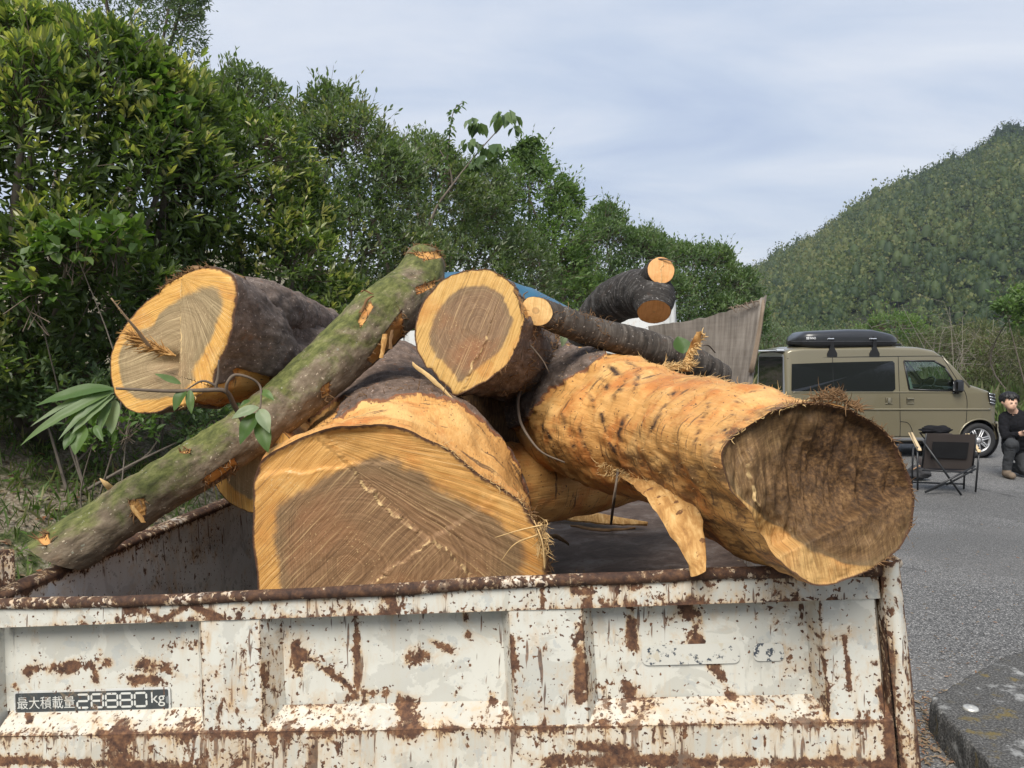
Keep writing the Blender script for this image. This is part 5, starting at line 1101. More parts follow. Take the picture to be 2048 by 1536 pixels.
big_leaf(P(1366, 708, 2.1), P(1356, 672, 2.12), .030, A(.2, -1, .1), lf, 3, 0, .0)['label'] = 'round green leaf'
lf2 = thing('lichen_flake', 'pale green lichen flake hanging below the thin grey branch', 'lichen', P(1125, 690, 2.27))
big_leaf(P(1128, 662, 2.27), P(1124, 694, 2.25), .014, A(.3, -1, .2), lf2, 5, .9, .0)
m_ = MB(); m_.tube(crom([P(1430, 705, 2.3), P(1415, 690, 2.25), P(1395, 695, 2.2), P(1375, 705, 2.12)], 16)[0], np.linspace(.002, .003, 16), 5); m_.build('stalk', M_TWIG, lf)
# ------------------------------------------------------------------ trees, shrubs, hill
def shrub(name, label, cat, blobs, base, leafmat, leaf=.07, wid=.026, per=9, dens=260, seed=1, young=.25, sprig=.06, up=.55, fill=.6, group=None, stems=3, stemr=.03, spread=.10, drop=.12, cut_low=None, ylow=.0):
    """blobs: (centre, radii) lobes of the crown; shoots sit on the lobes' outer skin and carry whorls of leaves"""
    rg = np.random.default_rng(seed); base = np.asarray(base, float); root = thing(name, label, cat, base, group)
    C_ = np.array([b_[0] for b_ in blobs]); Rr = np.array([np.broadcast_to(b_[1], (3,)) for b_ in blobs]); S, D = [], []
    for k in range(len(blobs)):
        area = 4 * np.pi * np.mean(Rr[k]) ** 2; n = int(area * dens / per * 3.6); d = rdir(rg, n); d[:, 2] = np.where(d[:, 2] < -.35, -d[:, 2], d[:, 2])
        w = 1 + .22 * fbm(d * 1.6 + k * 9.1, 1.6, 3, seed) ; q = C_[k] + d * Rr[k] * w[:, None]
        ok = np.ones(n, bool)
        for j in range(len(blobs)):
            if j != k: ok &= np.sum(((q - C_[j]) / (Rr[j] * .86)) ** 2, 1) > 1
        S.append(q[ok]); D.append(nz(d[ok] / Rr[k]))
    S, D = np.concatenate(S), np.concatenate(D)
    g_ = fbm(S * 1.0, 1.7 / max(.3, float(np.mean(Rr))), 3, seed + 5); keep = rg.random(len(S)) < np.clip(.85 + 1.2 * g_, .22, 1); S, D = S[keep], D[keep]
    gz = bank_z(S[:, 0], S[:, 1]); keep = S[:, 2] > gz + .05; S, D = S[keep], D[keep]
    n = len(S); sd_ = nz(D * .6 + A(0, 0, up) + rdir(rg, n) * .45)
    ext = np.where(rg.random(n) < sprig, leaf * (1.2 + 3.2 * rg.random(n)), 0.0)
    pos = []; ax = []; nr = []; yg = []; lv = []
    tone = np.clip(.5 + .9 * fbm(S, 1.3 / max(.3, float(np.mean(Rr))), 3, seed + 8), 0, 1)
    yb = np.clip(young * 1.5 * (rg.random(n) < .5) * (fbm(S, 2.2, 2, seed + 9) > -.1) * (rg.random(n)), 0, 1)
    for i in range(per):
        f_ = (i + rg.random(n)) / per; al = -spread * (1 - f_) * (1 + ext / leaf * .35) + ext * f_ ** .5 * (ext > 0)
        an = i * 2.4 + rg.random(n) * 6.28; u = nz(np.cross(sd_, A(.3, .2, .9) + rdir(rg, n) * .1)); v = np.cross(sd_, u)
        rad = u * np.cos(an)[:, None] + v * np.sin(an)[:, None]
        o_ = (.25 + .9 * (1 - f_))[:, None]; a_ = nz(sd_ * (.45 + .6 * f_)[:, None] + rad * o_ + rdir(rg, n) * .25)
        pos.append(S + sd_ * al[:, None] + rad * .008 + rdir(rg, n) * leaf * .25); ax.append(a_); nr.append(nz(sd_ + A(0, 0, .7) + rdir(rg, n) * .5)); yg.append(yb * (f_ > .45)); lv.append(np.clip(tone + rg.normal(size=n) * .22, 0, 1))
    pos, ax, nr, yg, lv = map(np.concatenate, (pos, ax, nr, yg, lv))
    nf = int(len(pos) * fill)
    if nf:
        k = rg.integers(0, len(blobs), nf); d = rdir(rg, nf); q = C_[k] + d * Rr[k] * (.45 + .47 * rg.random(nf) ** .5)[:, None]
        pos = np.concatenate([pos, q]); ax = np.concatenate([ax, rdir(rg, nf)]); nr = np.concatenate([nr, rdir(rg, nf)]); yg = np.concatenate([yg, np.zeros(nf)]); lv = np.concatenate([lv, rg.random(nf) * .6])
    N = len(pos); sz = .6 + .6 * rg.random(N)
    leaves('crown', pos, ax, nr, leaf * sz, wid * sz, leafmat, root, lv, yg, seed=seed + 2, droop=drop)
    # stems and limbs reach into every lobe; twigs carry a part of the shoots
    m = MB()
    for s_ in range(stems):
        b0 = base + A(*(rg.normal(size=2) * .08), -.1)
        for k in range(s_, len(blobs), stems):
            mid = (b0 + C_[k]) / 2 + rg.normal(size=3) * .12 * np.linalg.norm(C_[k] - b0) * A(1, 1, .3); m.tube(crom([b0, mid, C_[k], C_[k] + A(*(rg.normal(size=2) * .1), .5) * Rr[k]], 14)[0], np.linspace(stemr, stemr * .22, 14), 6)
    m.build('stems', M_STEM, root)
    m = MB(); pick = rg.random(n) < min(.35, 900 / max(1, n))
    for i in np.nonzero(pick | (ext > 0))[0]:
        q0 = S[i] - D[i] * leaf * 5; m.tube([q0, (q0 + S[i]) / 2 + rg.normal(size=3) * leaf * .3, S[i] + sd_[i] * ext[i]], [leaf * .05, leaf * .04, leaf * .02], 4, False)
    if m.n: m.build('twigs', M_TWIG, root, kind='stuff')
    return N
def lobes(lst, dflat=1.0):       # (px, py, depth, radius px across, radius px tall) -> lobe
    o_ = []
    for px, py, d, rx, ry in lst:
        k = d / FPX; o_.append((P(px, py, d), A(rx * k, (rx + ry) / 2 * k * dflat, ry * k)))
    return o_
def foot(px, d):
    q = P(px, 800, d); q[2] = bank_z(q[0], q[1]); return q
NL = 0
NL += shrub('evergreen_shrub', 'tall glossy evergreen shrub with dark leaves at the left edge', 'shrub', lobes([(60, 330, 5.0, 200, 230), (-180, 420, 4.9, 230, 300), (200, 220, 5.3, 170, 160), (130, 560, 4.8, 190, 170), (310, 400, 5.3, 150, 190), (240, 620, 5.1, 150, 140), (-40, 720, 4.7, 170, 140), (60, 130, 5.4, 150, 120), (340, 260, 5.5, 110, 120)]),
            foot(60, 5.2), L_EVER, .080, .029, 9, 310, 1, .9, .05, group='hedge along the bank', stems=4, stemr=.045)
NL += shrub('evergreen_shrub', 'yellow tipped evergreen shrub behind the left log', 'shrub', lobes([(470, 440, 6.0, 130, 150), (530, 330, 6.2, 100, 110), (400, 540, 5.8, 130, 120), (560, 560, 6.0, 130, 130), (450, 680, 5.8, 150, 120), (640, 640, 6.2, 110, 110), (440, 280, 6.4, 90, 90), (600, 440, 6.3, 80, 90)]),
            foot(500, 6.2), L_EVER, .068, .025, 9, 360, 2, 1.0, .06, group='hedge along the bank', stems=3, stemr=.035)
NL += shrub('evergreen_shrub', 'grey green evergreen shrub with upright sprigs above the left log', 'shrub', lobes([(690, 330, 8.0, 110, 120), (660, 240, 8.2, 60, 70), (610, 290, 8.2, 80, 80), (760, 400, 8.0, 100, 120), (700, 500, 7.8, 130, 130), (790, 540, 8.0, 110, 110), (690, 640, 7.6, 140, 100), (500, 210, 8.4, 80, 70), (430, 230, 8.4, 70, 80)]),
            foot(700, 8.2), L_EVER2, .066, .024, 8, 330, 3, .6, .10, group='hedge along the bank', stems=3, stemr=.04)
NL += shrub('evergreen_shrub', 'dark evergreen shrub behind the top of the mossy trunk', 'shrub', lobes([(860, 430, 10.5, 110, 130), (930, 480, 10.8, 110, 120), (840, 330, 10.8, 70, 60), (900, 560, 10.2, 130, 110), (1010, 560, 10.8, 110, 100), (960, 650, 10.4, 150, 90), (960, 380, 11, 70, 60)]),
            foot(900, 10.8), L_EVER2, .072, .027, 8, 210, 4, .35, .08, group='hedge along the bank', stems=3, stemr=.05)
NL += shrub('deciduous_tree', 'pale green loose tree with drooping twigs in the middle of the hedge', 'tree', lobes([(1060, 400, 13.5, 80, 80), (1110, 470, 13.5, 70, 70), (1080, 540, 13.2, 90, 90), (1130, 400, 13.8, 45, 35), (1010, 450, 13.8, 80, 80), (1120, 610, 13.4, 90, 80), (1150, 530, 13.8, 40, 45), (1060, 320, 13.9, 40, 40)]),
            foot(1070, 13.8), L_PALE, .085, .034, 7, 170, 5, .4, .16, up=.25, fill=.6, group='hedge along the bank', stems=2, stemr=.06, spread=.2)
NL += shrub('deciduous_tree', 'bluish green bushy tree standing behind the black forked log', 'tree', lobes([(1215, 508, 19, 70, 80), (1270, 535, 19, 70, 75), (1200, 610, 18.5, 90, 90), (1310, 605, 19, 80, 75), (1210, 445, 19.5, 35, 40), (1295, 488, 19.5, 40, 32), (1160, 620, 18, 80, 80)]),
            foot(1240, 19.5), L_MID, .10, .040, 7, 135, 6, .3, .10, fill=.6, group='hedge along the bank', stems=3, stemr=.07, spread=.16)
NL += shrub('deciduous_tree', 'rounded green tree at the far right end of the hedge', 'tree', lobes([(1390, 548, 23, 78, 62), (1450, 585, 23, 70, 62), (1360, 620, 22.5, 90, 75), (1420, 655, 22.5, 110, 75), (1490, 640, 23, 46, 60), (1340, 508, 23.5, 46, 30), (1425, 512, 23.5, 44, 22)]),
            foot(1410, 23.5), L_MID, .115, .048, 7, 100, 7, .25, .10, fill=.6, group='hedge along the bank', stems=3, stemr=.08, spread=.2)
NL += shrub('feathery_tree', 'tall fine leaved tree rising behind the shrubs at top left', 'tree', lobes([(210, -10, 8.6, 170, 150), (330, 60, 8.6, 80, 90), (60, -60, 8.8, 200, 170), (370, -20, 8.8, 50, 60), (300, 150, 8.5, 80, 60), (160, 120, 8.5, 110, 80)]),
            foot(180, 9), L_FINE, .050, .017, 9, 300, 8, .2, .05, up=.15, fill=.4, stems=3, stemr=.06, spread=.12)
NL += shrub('climbing_vine', 'bright green vine hanging over the top of the left shrubs', 'vine', lobes([(300, 190, 5.15, 45, 60), (335, 265, 5.15, 40, 70), (270, 130, 5.2, 35, 35)]), foot(300, 5.5), L_VINE, .085, .07, 4, 160, 9, .2, .02, up=.0, fill=.2, stems=1, stemr=.008, drop=.3)
NL += shrub('climbing_vine', 'bright green vine low on the dark left shrub', 'vine', lobes([(150, 500, 4.35, 90, 55), (240, 480, 4.45, 60, 45), (70, 590, 4.3, 60, 40)]), foot(150, 4.6), L_VINE, .07, .055, 4, 130, 10, .15, .03, up=.0, fill=.1, stems=1, stemr=.008, drop=.3)
NL += shrub('low_bush', 'small yellow green bush under the leafy branch', 'bush', lobes([(255, 850, 4.25, 60, 40), (190, 870, 4.2, 50, 30)]), foot(250, 4.4), L_VINE, .05, .026, 6, 200, 12, .7, .05, fill=.3, stems=2, stemr=.008)
NL += shrub('low_bush', 'low leafy bush at the foot of the hedge left of the load', 'bush', lobes([(60, 740, 4.7, 120, 70), (-60, 790, 4.6, 110, 60), (330, 800, 5.0, 120, 70), (420, 850, 5.1, 90, 60), (150, 800, 4.7, 110, 70)]), foot(120, 4.8), L_MID, .055, .026, 7, 200, 13, .3, .06, fill=.4, stems=3, stemr=.012)
# the mulberry: bare limbs reaching over, big leaves hanging in umbrellas
ml = thing('mulberry_sapling', 'leaning sapling with big drooping leaves against the sky', 'tree', foot(850, 9.6)); rg = np.random.default_rng(40); md = 9.4
m_ = MB(); br = [[(800, 640), (862, 440), (905, 370), (960, 300), (1010, 245)], [(880, 400), (893, 330), (905, 230), (925, 205)], [(930, 345), (985, 320), (1040, 290), (1060, 285)], [(905, 370), (900, 340), (880, 300)], [(862, 440), (850, 410), (845, 390)]]
for k, b_ in enumerate(br): m_.tube(crom([P(x_, y_, md + .1 * k) for x_, y_ in b_], 24)[0], np.linspace(.028 if k == 0 else .014, .005, 24), 6)
m_.build('limb', M_STEM, ml)
pos = []; ax = []; ln = []
for cx_, cy_, r_, n_, L_ in ((955, 245, 24, 13, .20), (1010, 232, 26, 14, .19), (940, 285, 20, 9, .17), (985, 295, 22, 10, .18), (975, 320, 25, 8, .14), (1030, 255, 12, 4, .15), (945, 330, 20, 8, .13)):
    for k in range(n_):
        an = rg.random() * 6.28; q = P(cx_, cy_, md) + A(math.cos(an), math.sin(an), .2) * r_ * md / FPX * rg.random(); pos.append(q); ax.append(nz(A(math.cos(an), math.sin(an), -1.1 + .4 * rg.random()))); ln.append(L_ * (.7 + .5 * rg.random()))
for b_ in br[1:3] + [[(1040, 290), (1075, 275), (1055, 320)], [(1040, 300), (1060, 330), (1090, 350)]]:
    pts = crom([P(x_, y_, md) for x_, y_ in b_], 40)[0]
    for q in pts:
        for k in range(3): an = rg.random() * 6.28; pos.append(q + rg.normal(size=3) * .02); ax.append(nz(A(math.cos(an), math.sin(an) * .6, -.55 + .5 * rg.random()))); ln.append(.075 * (.6 + .7 * rg.random()))
ln = np.array(ln); leaves('crown', np.array(pos), np.array(ax), nz(rdir(rg, len(ln)) * .4 + A(0, 0, 1)), ln, ln * .55, L_MID, ml, seed=9, droop=.25)

# ---- wooded mountain
ridge = [(1200, 725, 330), (1300, 680, 320), (1400, 625, 310), (1490, 565, 300), (1560, 520, 292), (1650, 476, 285), (1740, 412, 278), (1850, 358, 270), (1950, 318, 264), (1985, 292, 261), (2012, 272, 259), (2048, 268, 258), (2250, 220, 250), (2500, 200, 245), (2900, 260, 240)]
Rg_ = crom([P(*q) for q in ridge], 90)[0]; bs = []
for k, q in enumerate(Rg_):
    u_ = k / 89; bs.append(A(q[0] * .36 + 4 + 3 * math.sin(k * .3), 118 - 14 * u_, -2.0))
bs = np.array(bs)
def hillpt(u_, v_):
    u_ = np.clip(np.asarray(u_, float), 0, 1) * 88.999; i_ = u_.astype(int); f_ = (u_ - i_)[..., None]
    Rv = Rg_[i_] * (1 - f_) + Rg_[i_ + 1] * f_; Bv = bs[i_] * (1 - f_) + bs[i_ + 1] * f_; v_ = np.asarray(v_, float)
    q = Bv + (Rv - Bv) * v_[..., None]; h = Rv[..., 2] - Bv[..., 2]
    q[..., 2] = Bv[..., 2] + h * (v_ + .10 * np.sin(np.pi * v_)) ; q[..., 2] += 3.0 * fbm(q * A(1, 1, 0), .03, 3, 4) * np.sin(np.pi * np.clip(v_, 0, 1)); return q
uu, vv_ = np.meshgrid(np.linspace(0, 1, 90), np.linspace(0, 1, 40), indexing='ij'); Hm = hillpt(uu, vv_)
back = Hm[:, -1:] + A(0, 1, 0) * np.array([40, 120, 260])[None, :, None] - A(0, 0, 1) * np.array([6, 40, 130])[None, :, None]
m_ = MB(); m_.grid(np.concatenate([Hm, back], 1)); tag(m_.build('mountain', plain('forest_soil', (.028, .036, .016), .95, .1, var=.5, scale=.2)), None, None, kind='structure')
rg = np.random.default_rng(55); n = 6400
v_ = rg.random(n) ** .85; u_ = np.where(rg.random(n) < .88, .18 + .50 * rg.random(n), .68 + .14 * rg.random(n)); q = hillpt(u_, np.clip(v_, 0, .995))
edge = v_ > .92 - .14 * sm(u_, .42, .62) - .03 * np.sin(u_ * 25) - .05 * fbm(np.stack([u_ * 14, u_ * 0, u_ * 0], 1), 1, 3, 2)
con = edge & (rg.random(n) < .9) | (fbm(q * A(1, 1, 0), .02, 3, 12) > .30)
nl = 24; rad = (.90 + 1.15 * rg.random(n) ** 2.2) * (1 + .3 * fbm(q, .05, 2, 3)); rad = np.where(con, rad * .95, rad); hh = rad * np.where(con, 2.8, 2.2) * (.65 + .9 * rg.random(n))
big = [(.672, .985, 2.6, 9.5), (.70, .99, 2.4, 8.0), (.66, .97, 2.2, 6.0)]
for k, (a_, b_, r_, h_) in enumerate(big): q[k] = hillpt(np.array([a_]), np.array([b_]))[0]; con[k] = True; rad[k] = r_; hh[k] = h_
lean = nz(np.stack([rg.normal(size=n) * .16, -.12 + rg.normal(size=n) * .16, np.ones(n)], 1))
tone = np.clip(.40 + .9 * fbm(q, .03, 4, 31) + rg.normal(size=n) * .20, 0, 1)
# every crown: a lumpy dome (or cone) with plumes of leaves standing off it
nu_, nv_ = 7, 5; pu = np.linspace(0, 2 * np.pi, nu_, endpoint=False); pv_ = np.linspace(0, 1, nv_)
dome = np.stack([np.outer(np.sin(pv_ * np.pi * .62 + .0), np.cos(pu)), np.outer(np.sin(pv_ * np.pi * .62), np.sin(pu)), np.outer(np.cos(pv_ * np.pi * .62), np.ones(nu_))], -1)      # nv x nu x 3
cone = np.stack([np.outer(pv_ * .95 + .02, np.cos(pu)), np.outer(pv_ * .95 + .02, np.sin(pu)), np.outer(1 - 1.25 * pv_, np.ones(nu_))], -1)
def crowns(sel, prof, lab, nm, mt, wd):
    qs, r_, h_, ln_, tn_ = q[sel], rad[sel], hh[sel], lean[sel], tone[sel]; m = len(qs)
    B = prof[None] * .52 * np.stack([r_, r_, h_ * .62], -1)[:, None, None, :]; B = B * (1 + .07 * rg.normal(size=(m, nv_, nu_, 1)))
    V = qs[:, None, None] + ln_[:, None, None] * (h_ * .45)[:, None, None, None] + B; V = V.reshape(-1, 3)
    k0 = (np.arange(m) * nu_ * nv_)[:, None, None]; ii, jj = np.meshgrid(np.arange(nv_ - 1), np.arange(nu_), indexing='ij'); j2 = (jj + 1) % nu_
    Qd = (k0[..., None] + np.stack([ii * nu_ + jj, (ii + 1) * nu_ + jj, (ii + 1) * nu_ + j2, ii * nu_ + j2], -1)[None]).reshape(-1, 4)
    a1 = rg.random((m, nl)) * 6.283; f1 = rg.random((m, nl)) ** .7
    if prof is dome: D = np.stack([np.sin(f1 * 1.9) * np.cos(a1), np.sin(f1 * 1.9) * np.sin(a1), np.cos(f1 * 1.9)], -1); S0 = D
    else: D = nz(np.stack([np.cos(a1), np.sin(a1), np.full_like(a1, .55)], -1)); S0 = np.stack([f1 * np.cos(a1), f1 * np.sin(a1), 1 - 1.2 * f1], -1)
    p0 = qs[:, None] + ln_[:, None] * (h_ * .45)[:, None, None] + S0 * np.stack([r_, r_, h_ * .62], -1)[:, None, :] * (.78 + .24 * rg.random((m, nl, 1)))
    p0 = p0.reshape(-1, 3); D = D.reshape(-1, 3); N = len(p0); L_ = np.repeat(r_, nl) * (.22 + .32 * rg.random(N))
    ax = nz(D * .55 + A(0, 0, .55) + rdir(rg, N) * .45) if prof is dome else nz(D * 1.0 - A(0, 0, .25) + rdir(rg, N) * .3)
    nr = nz(D + A(0, 0, .3) + rdir(rg, N) * .45); nr = nz(nr - ax * np.sum(nr * ax, -1, keepdims=True)); sd = np.cross(ax, nr); w = L_ * wd
    V2 = np.stack([p0, p0 + ax * (.5 * L_)[:, None] + sd * w[:, None] * .5, p0 + ax * L_[:, None] - A(0, 0, 1) * (.15 * L_)[:, None], p0 + ax * (.5 * L_)[:, None] - sd * w[:, None] * .5], 1).reshape(-1, 3)
    lv = np.concatenate([np.repeat(np.clip(tn_ - .3, 0, 1), nu_ * nv_), np.repeat(np.clip(np.repeat(tn_, nl) + rg.normal(size=N) * .20, 0, 1), 4)])  # domes darker than their plumes: gap shade put into the colour
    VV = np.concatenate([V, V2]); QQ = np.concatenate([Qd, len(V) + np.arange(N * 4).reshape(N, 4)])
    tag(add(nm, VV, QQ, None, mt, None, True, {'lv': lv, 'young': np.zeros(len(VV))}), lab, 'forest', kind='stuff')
crowns(~con, dome, 'dense pale green bamboo forest covering the mountain side', 'bamboo_forest', L_BAMBOO, .72)
crowns(con, cone, 'dark conifer woods along the ridge of the mountain', 'conifer_forest', L_CONIF, .5)

# ---- brush between the lot and the mountain
vx, vy = np.meshgrid(np.linspace(-10, 60, 90), np.concatenate([np.linspace(16.6, 40, 50), np.linspace(44, 130, 20)]), indexing='ij')
def verge_z(x, y): return -.03 + 1.5 * sm(y + .12 * np.asarray(x) + .8 * fbm(np.stack([x, y, np.zeros_like(x)], -1), .25, 3, 3), 16.9, 30) + .12 * fbm(np.stack([x, y, np.zeros_like(x)], -1), .9, 3, 7) * sm(y, 16.8, 19)
m_ = MB(); m_.grid(np.stack([vx, vy, verge_z(vx, vy)], -1)); tag(m_.build('verge', bank_mat()), None, None, kind='structure')
rg = np.random.default_rng(91); nv_ = 12000; xx = 5 + 15 * rg.random(nv_); yy = 17 + 10 * rg.random(nv_) ** 1.4
q = np.stack([xx, yy, verge_z(xx, yy)], -1); hgt = (.25 + .55 * rg.random(nv_) ** 1.5)
o = leaves('tall_grass', q, nz(rdir(rg, nv_) * A(.6, .6, .1) + A(0, 0, 1)), rdir(rg, nv_), hgt, .012 + .016 * rg.random(nv_), L_DRY, None, None, (rg.random(nv_) < .4) * .9, fold=.1, droop=.4, seed=4)
tag(o, 'tall dry grass along the far edge of the lot', 'grass', kind='stuff')
def ground_foot(px, d): q = P(px, 800, d); q[2] = 0; return q
for k, (lab, lst, px, d, mt, lf, wd, dn, yo) in enumerate([
    ('tangle of dry greyish brush behind the van roof box', [(1880, 720, 24, 70, 60), (1800, 730, 25, 70, 50), (1940, 730, 24, 60, 60), (1850, 790, 23, 90, 60), (1950, 680, 25, 60, 40)], 1870, 25, L_DRY, .10, .026, 75, .45),
    ('mixed green and brown brush right of the van nose', [(2010, 735, 21, 70, 70), (2080, 720, 21, 80, 80), (1960, 790, 20.5, 60, 60), (2040, 820, 20, 80, 60)], 2020, 21.5, L_DRY, .09, .030, 90, .9),
    ('bright green young tree above the roof box', [(1790, 655, 33, 55, 32), (1830, 670, 33, 40, 25), (1740, 670, 34, 40, 22)], 1790, 33.5, L_PALE, .14, .06, 45, .5),
    ('light green maple reaching in at the right edge', [(2010, 612, 18, 26, 18), (2050, 590, 18, 30, 22), (2075, 640, 18, 50, 40)], 2070, 18.4, L_PALE, .11, .06, 100, .6),
    ('dull green brush left of the roof box', [(1600, 690, 30, 60, 40), (1680, 690, 31, 60, 35), (1545, 700, 28, 40, 50), (1640, 740, 29, 90, 50)], 1620, 31, L_FINE, .11, .03, 50, .5)]):
    NL += shrub('brush' if k not in (2, 3) else 'young_tree', lab, 'brush' if k not in (2, 3) else 'tree', lobes(lst), ground_foot(px, d), mt, lf, wd, 7, dn, 60 + k, yo, .14, fill=.3, stems=4, stemr=.03, spread=.25)
# bare grey branches in the brush
rg = np.random.default_rng(66)
bb = thing('bare_branches', 'leafless grey twigs standing up in the brush beside the van', 'brush', ground_foot(1900, 22)); m_ = MB()
for k in range(46):
    px = 1840 + 200 * rg.random(); q0 = ground_foot(px, 20.5 + 2 * rg.random()); h_ = 1.5 + 1.1 * rg.random(); d_ = A(rg.normal() * .35, rg.normal() * .2, 1.0)
    p1 = q0 + d_ * h_ * .5; p2 = p1 + (d_ + rg.normal(size=3) * .35) * h_ * .5; m_.tube(crom([q0, p1, p2], 10)[0], np.linspace(.012, .004, 10), 4, False)
    for j in range(4): s0 = p1 + (p2 - p1) * rg.random(); m_.tube([s0, s0 + A(rg.normal() * .3, rg.normal() * .2, .25 * rg.random()), s0 + A(rg.normal() * .5, rg.normal() * .2, .35 * rg.random())], [.006, .004, .002], 3, False)
m_.build('twigs', plain('bleached_twig', (.27, .24, .20), .9, .2, var=.3), bb, kind='stuff')
print('LEAVES', NL)
# the valley's other side, behind the camera: it darkens the lower half of what the van's glass mirrors
rx = np.linspace(-140, 160, 60); rows = []
for d_, hf in ((-38, 0.0), (-52, .45), (-70, .8), (-95, 1.0), (-150, 1.05)):
    rows.append(np.stack([rx, np.full(60, d_) + 4 * np.sin(rx * .05), -.5 + hf * (18 + 3 * np.sin(rx * .021 + .6) + 2.5 * fbm(np.stack([rx, rx * 0 + d_, rx * 0], -1), .06, 3, 5))], -1))
m_ = MB(); m_.grid(np.array(rows)); tag(m_.build('hillside', plain('wooded_hillside', (.050, .068, .028), .95, .1, var=.6, scale=.5)), None, None, kind='structure')
# ------------------------------------------------------------------ the van
VD = 12.1; VK = FPX / VD
VX0 = P(1573, 711, VD)[0]; VY = VD               # rear end, near side plane
van = thing('parked_van', 'olive beige box van with black roof box parked side on behind the camp chair', 'van', (VX0 + 1.7, VY + .74, 0))
VL, VHW = 3.40, .735
def VZ(py): return CAM[2] - (py - 711) / VK
def hw(z): return VHW - .075 * float(sm(z, 1.02, 1.80)) - .02 * float(sm(.75, z, z + .45)) if False else VHW - .080 * max(0, z - 1.02) / .78 - .012 * max(0, .75 - z)
def ztop(s): return float(np.interp(s, [0, .03, .10, .30, 1.6, 2.12, 2.36, 2.52, 2.88, 3.02, 3.22, 3.33, 3.385, 3.40], [1.66, 1.715, 1.745, 1.765, 1.785, 1.765, 1.72, 1.615, 1.185, 1.14, 1.075, 1.00, .86, .62]))
def pinch(s): return float(np.interp(s, [0, .02, .08, .2, 2.6, 3.1, 3.28, 3.36, 3.40], [.93, .965, .99, 1, 1, .985, .93, .86, .78]))
def VP(s, z, side=-1, off=0.0): return A(VX0 + s, VY + VHW + side * (hw(z) * pinch(s) + off), z)
def paint_mat():
    m, t = newmat('olive_beige_metallic_paint'); v = objc(t)
    n = noise(t, v, 900.0, 1.0); n2 = noise(t, v, 2.5, 3.0)
    c = mix(t, n, (.165, .145, .088), (.215, .19, .122)); c = mix(t, mth(t, 'MULTIPLY', n2, .25), c, (.24, .20, .14))
    finish(t, c, .36, None, .5, .35, **{'Coat Weight': .8, 'Coat Roughness': .05}); return m
M_VAN = paint_mat()
ZB = .27
st = np.unique(np.concatenate([np.linspace(0, .3, 10), np.linspace(.3, 3.0, 109), np.linspace(3.0, 3.4, 26)]))
def section(s):
    zt = ztop(s); zr = zt - .07 if s < 2.6 else zt - .05
    o_ = []
    for k in range(41):
        z = ZB + (max(zr, ZB + .05) - ZB) * k / 40; o_.append((hw(z) * pinch(s), z))
    w = o_[-1][0]
    for k in range(1, 9):
        a_ = k / 8 * math.pi / 2; o_.append((w - .10 * (1 - math.cos(a_)), zr + (zt - zr) * math.sin(a_) * .8))
    w2 = o_[-1][0]; z2 = o_[-1][1]
    for k in range(1, 7): f_ = k / 6; o_.append((w2 * (1 - f_), z2 + (zt + .012 - z2) * (1 - (1 - f_) ** 2)))
    return o_
secs = [section(s) for s in st]; ns = len(secs[0])
wheels = [(.55, .275), (3.085 - .02, .275)]
WF = [(2.28, 1.56 + .0), (2.37, 1.56)]
def sp(px, py): return ((px - 1573) / VK, VZ(py))
front_glass = [sp(1811, 722), sp(1872, 722), sp(1893, 735), sp(1912, 768), sp(1913, 782), sp(1820, 779)]
rear_glass = [sp(1586, 728), sp(1668, 725), sp(1788, 722), sp(1792, 726), sp(1792, 778), sp(1786, 783), sp(1590, 786), sp(1584, 781)]
def inp(x, y, poly): return bool(inpoly(np.array([x]), np.array([y]), poly)[0])
V = []; Q = []
for side in (-1, 1):
    o0 = len(V)
    for s, se in zip(st, secs):
        for (w, z) in se: V.append(A(VX0 + s, VY + VHW + side * w, z))
    for i in range(len(st) - 1):
        for k in range(ns - 1):
            sc_, zc = (st[i] + st[i + 1]) / 2, (secs[i][k][1] + secs[i][k + 1][1]) / 2
            if k < 48:
                if any(math.hypot(sc_ - ws, zc - .28) < .335 for ws, _ in wheels): continue
                if inp(sc_, zc, front_glass): continue
            if 2.50 < sc_ < 2.86 and k > 47 : continue      # windscreen opening
            q = [o0 + i * ns + k, o0 + (i + 1) * ns + k, o0 + (i + 1) * ns + k + 1, o0 + i * ns + k + 1]
            Q.append(q if side < 0 else q[::-1])
add('body', np.array(V), np.array(Q), None, M_VAN, van)
# closing rear wall (hatch) and front mask
def endwall(s, name, mat, off):
    se = section(s); m = MB(); rows = []
    for (w, z) in se: rows.append([A(VX0 + s + off, VY + VHW + f_ * w, z) for f_ in np.linspace(-1, 1, 9)])
    m.grid(np.array(rows)); return m.build(name, mat, van)
M_HATCH = plain('hatch_sky_reflection_tone', (.52, .54, .57), .35, .5, .2, var=.05, coat=.5)  # paler than the body: the sky's reflection is put into the hatch colour
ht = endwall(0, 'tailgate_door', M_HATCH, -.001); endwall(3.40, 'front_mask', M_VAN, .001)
def rearpt(f_, z, off=.006): return A(VX0 - off - .0, VY + VHW + f_, z)
M_GLASS = plain('privacy_glass', (.010, .011, .012), .05, .6, var=0)
m_ = MB(); m_.prism([rearpt(y_, z_) for y_, z_ in ((-.60, 1.05), (.60, 1.05), (.58, 1.60), (-.58, 1.60))], A(-.006, 0, 0)); m_.build('rear_window', M_GLASS, ht, False)
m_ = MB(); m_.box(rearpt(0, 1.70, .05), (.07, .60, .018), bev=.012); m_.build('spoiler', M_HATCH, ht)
m_ = MB(); m_.box(rearpt(0, .95, .012), (.012, .45, .05), bev=.008); m_.build('garnish', plain('chrome', (.6, .6, .6), .15, .5, 1.0), ht)
for s_ in (-1, 1): m_ = MB(); m_.box(rearpt(s_ * .66, .80, .008), (.02, .045, .17), bev=.01); m_.build('tail_light', plain('tail_light_red', (.35, .02, .02), .15), ht)
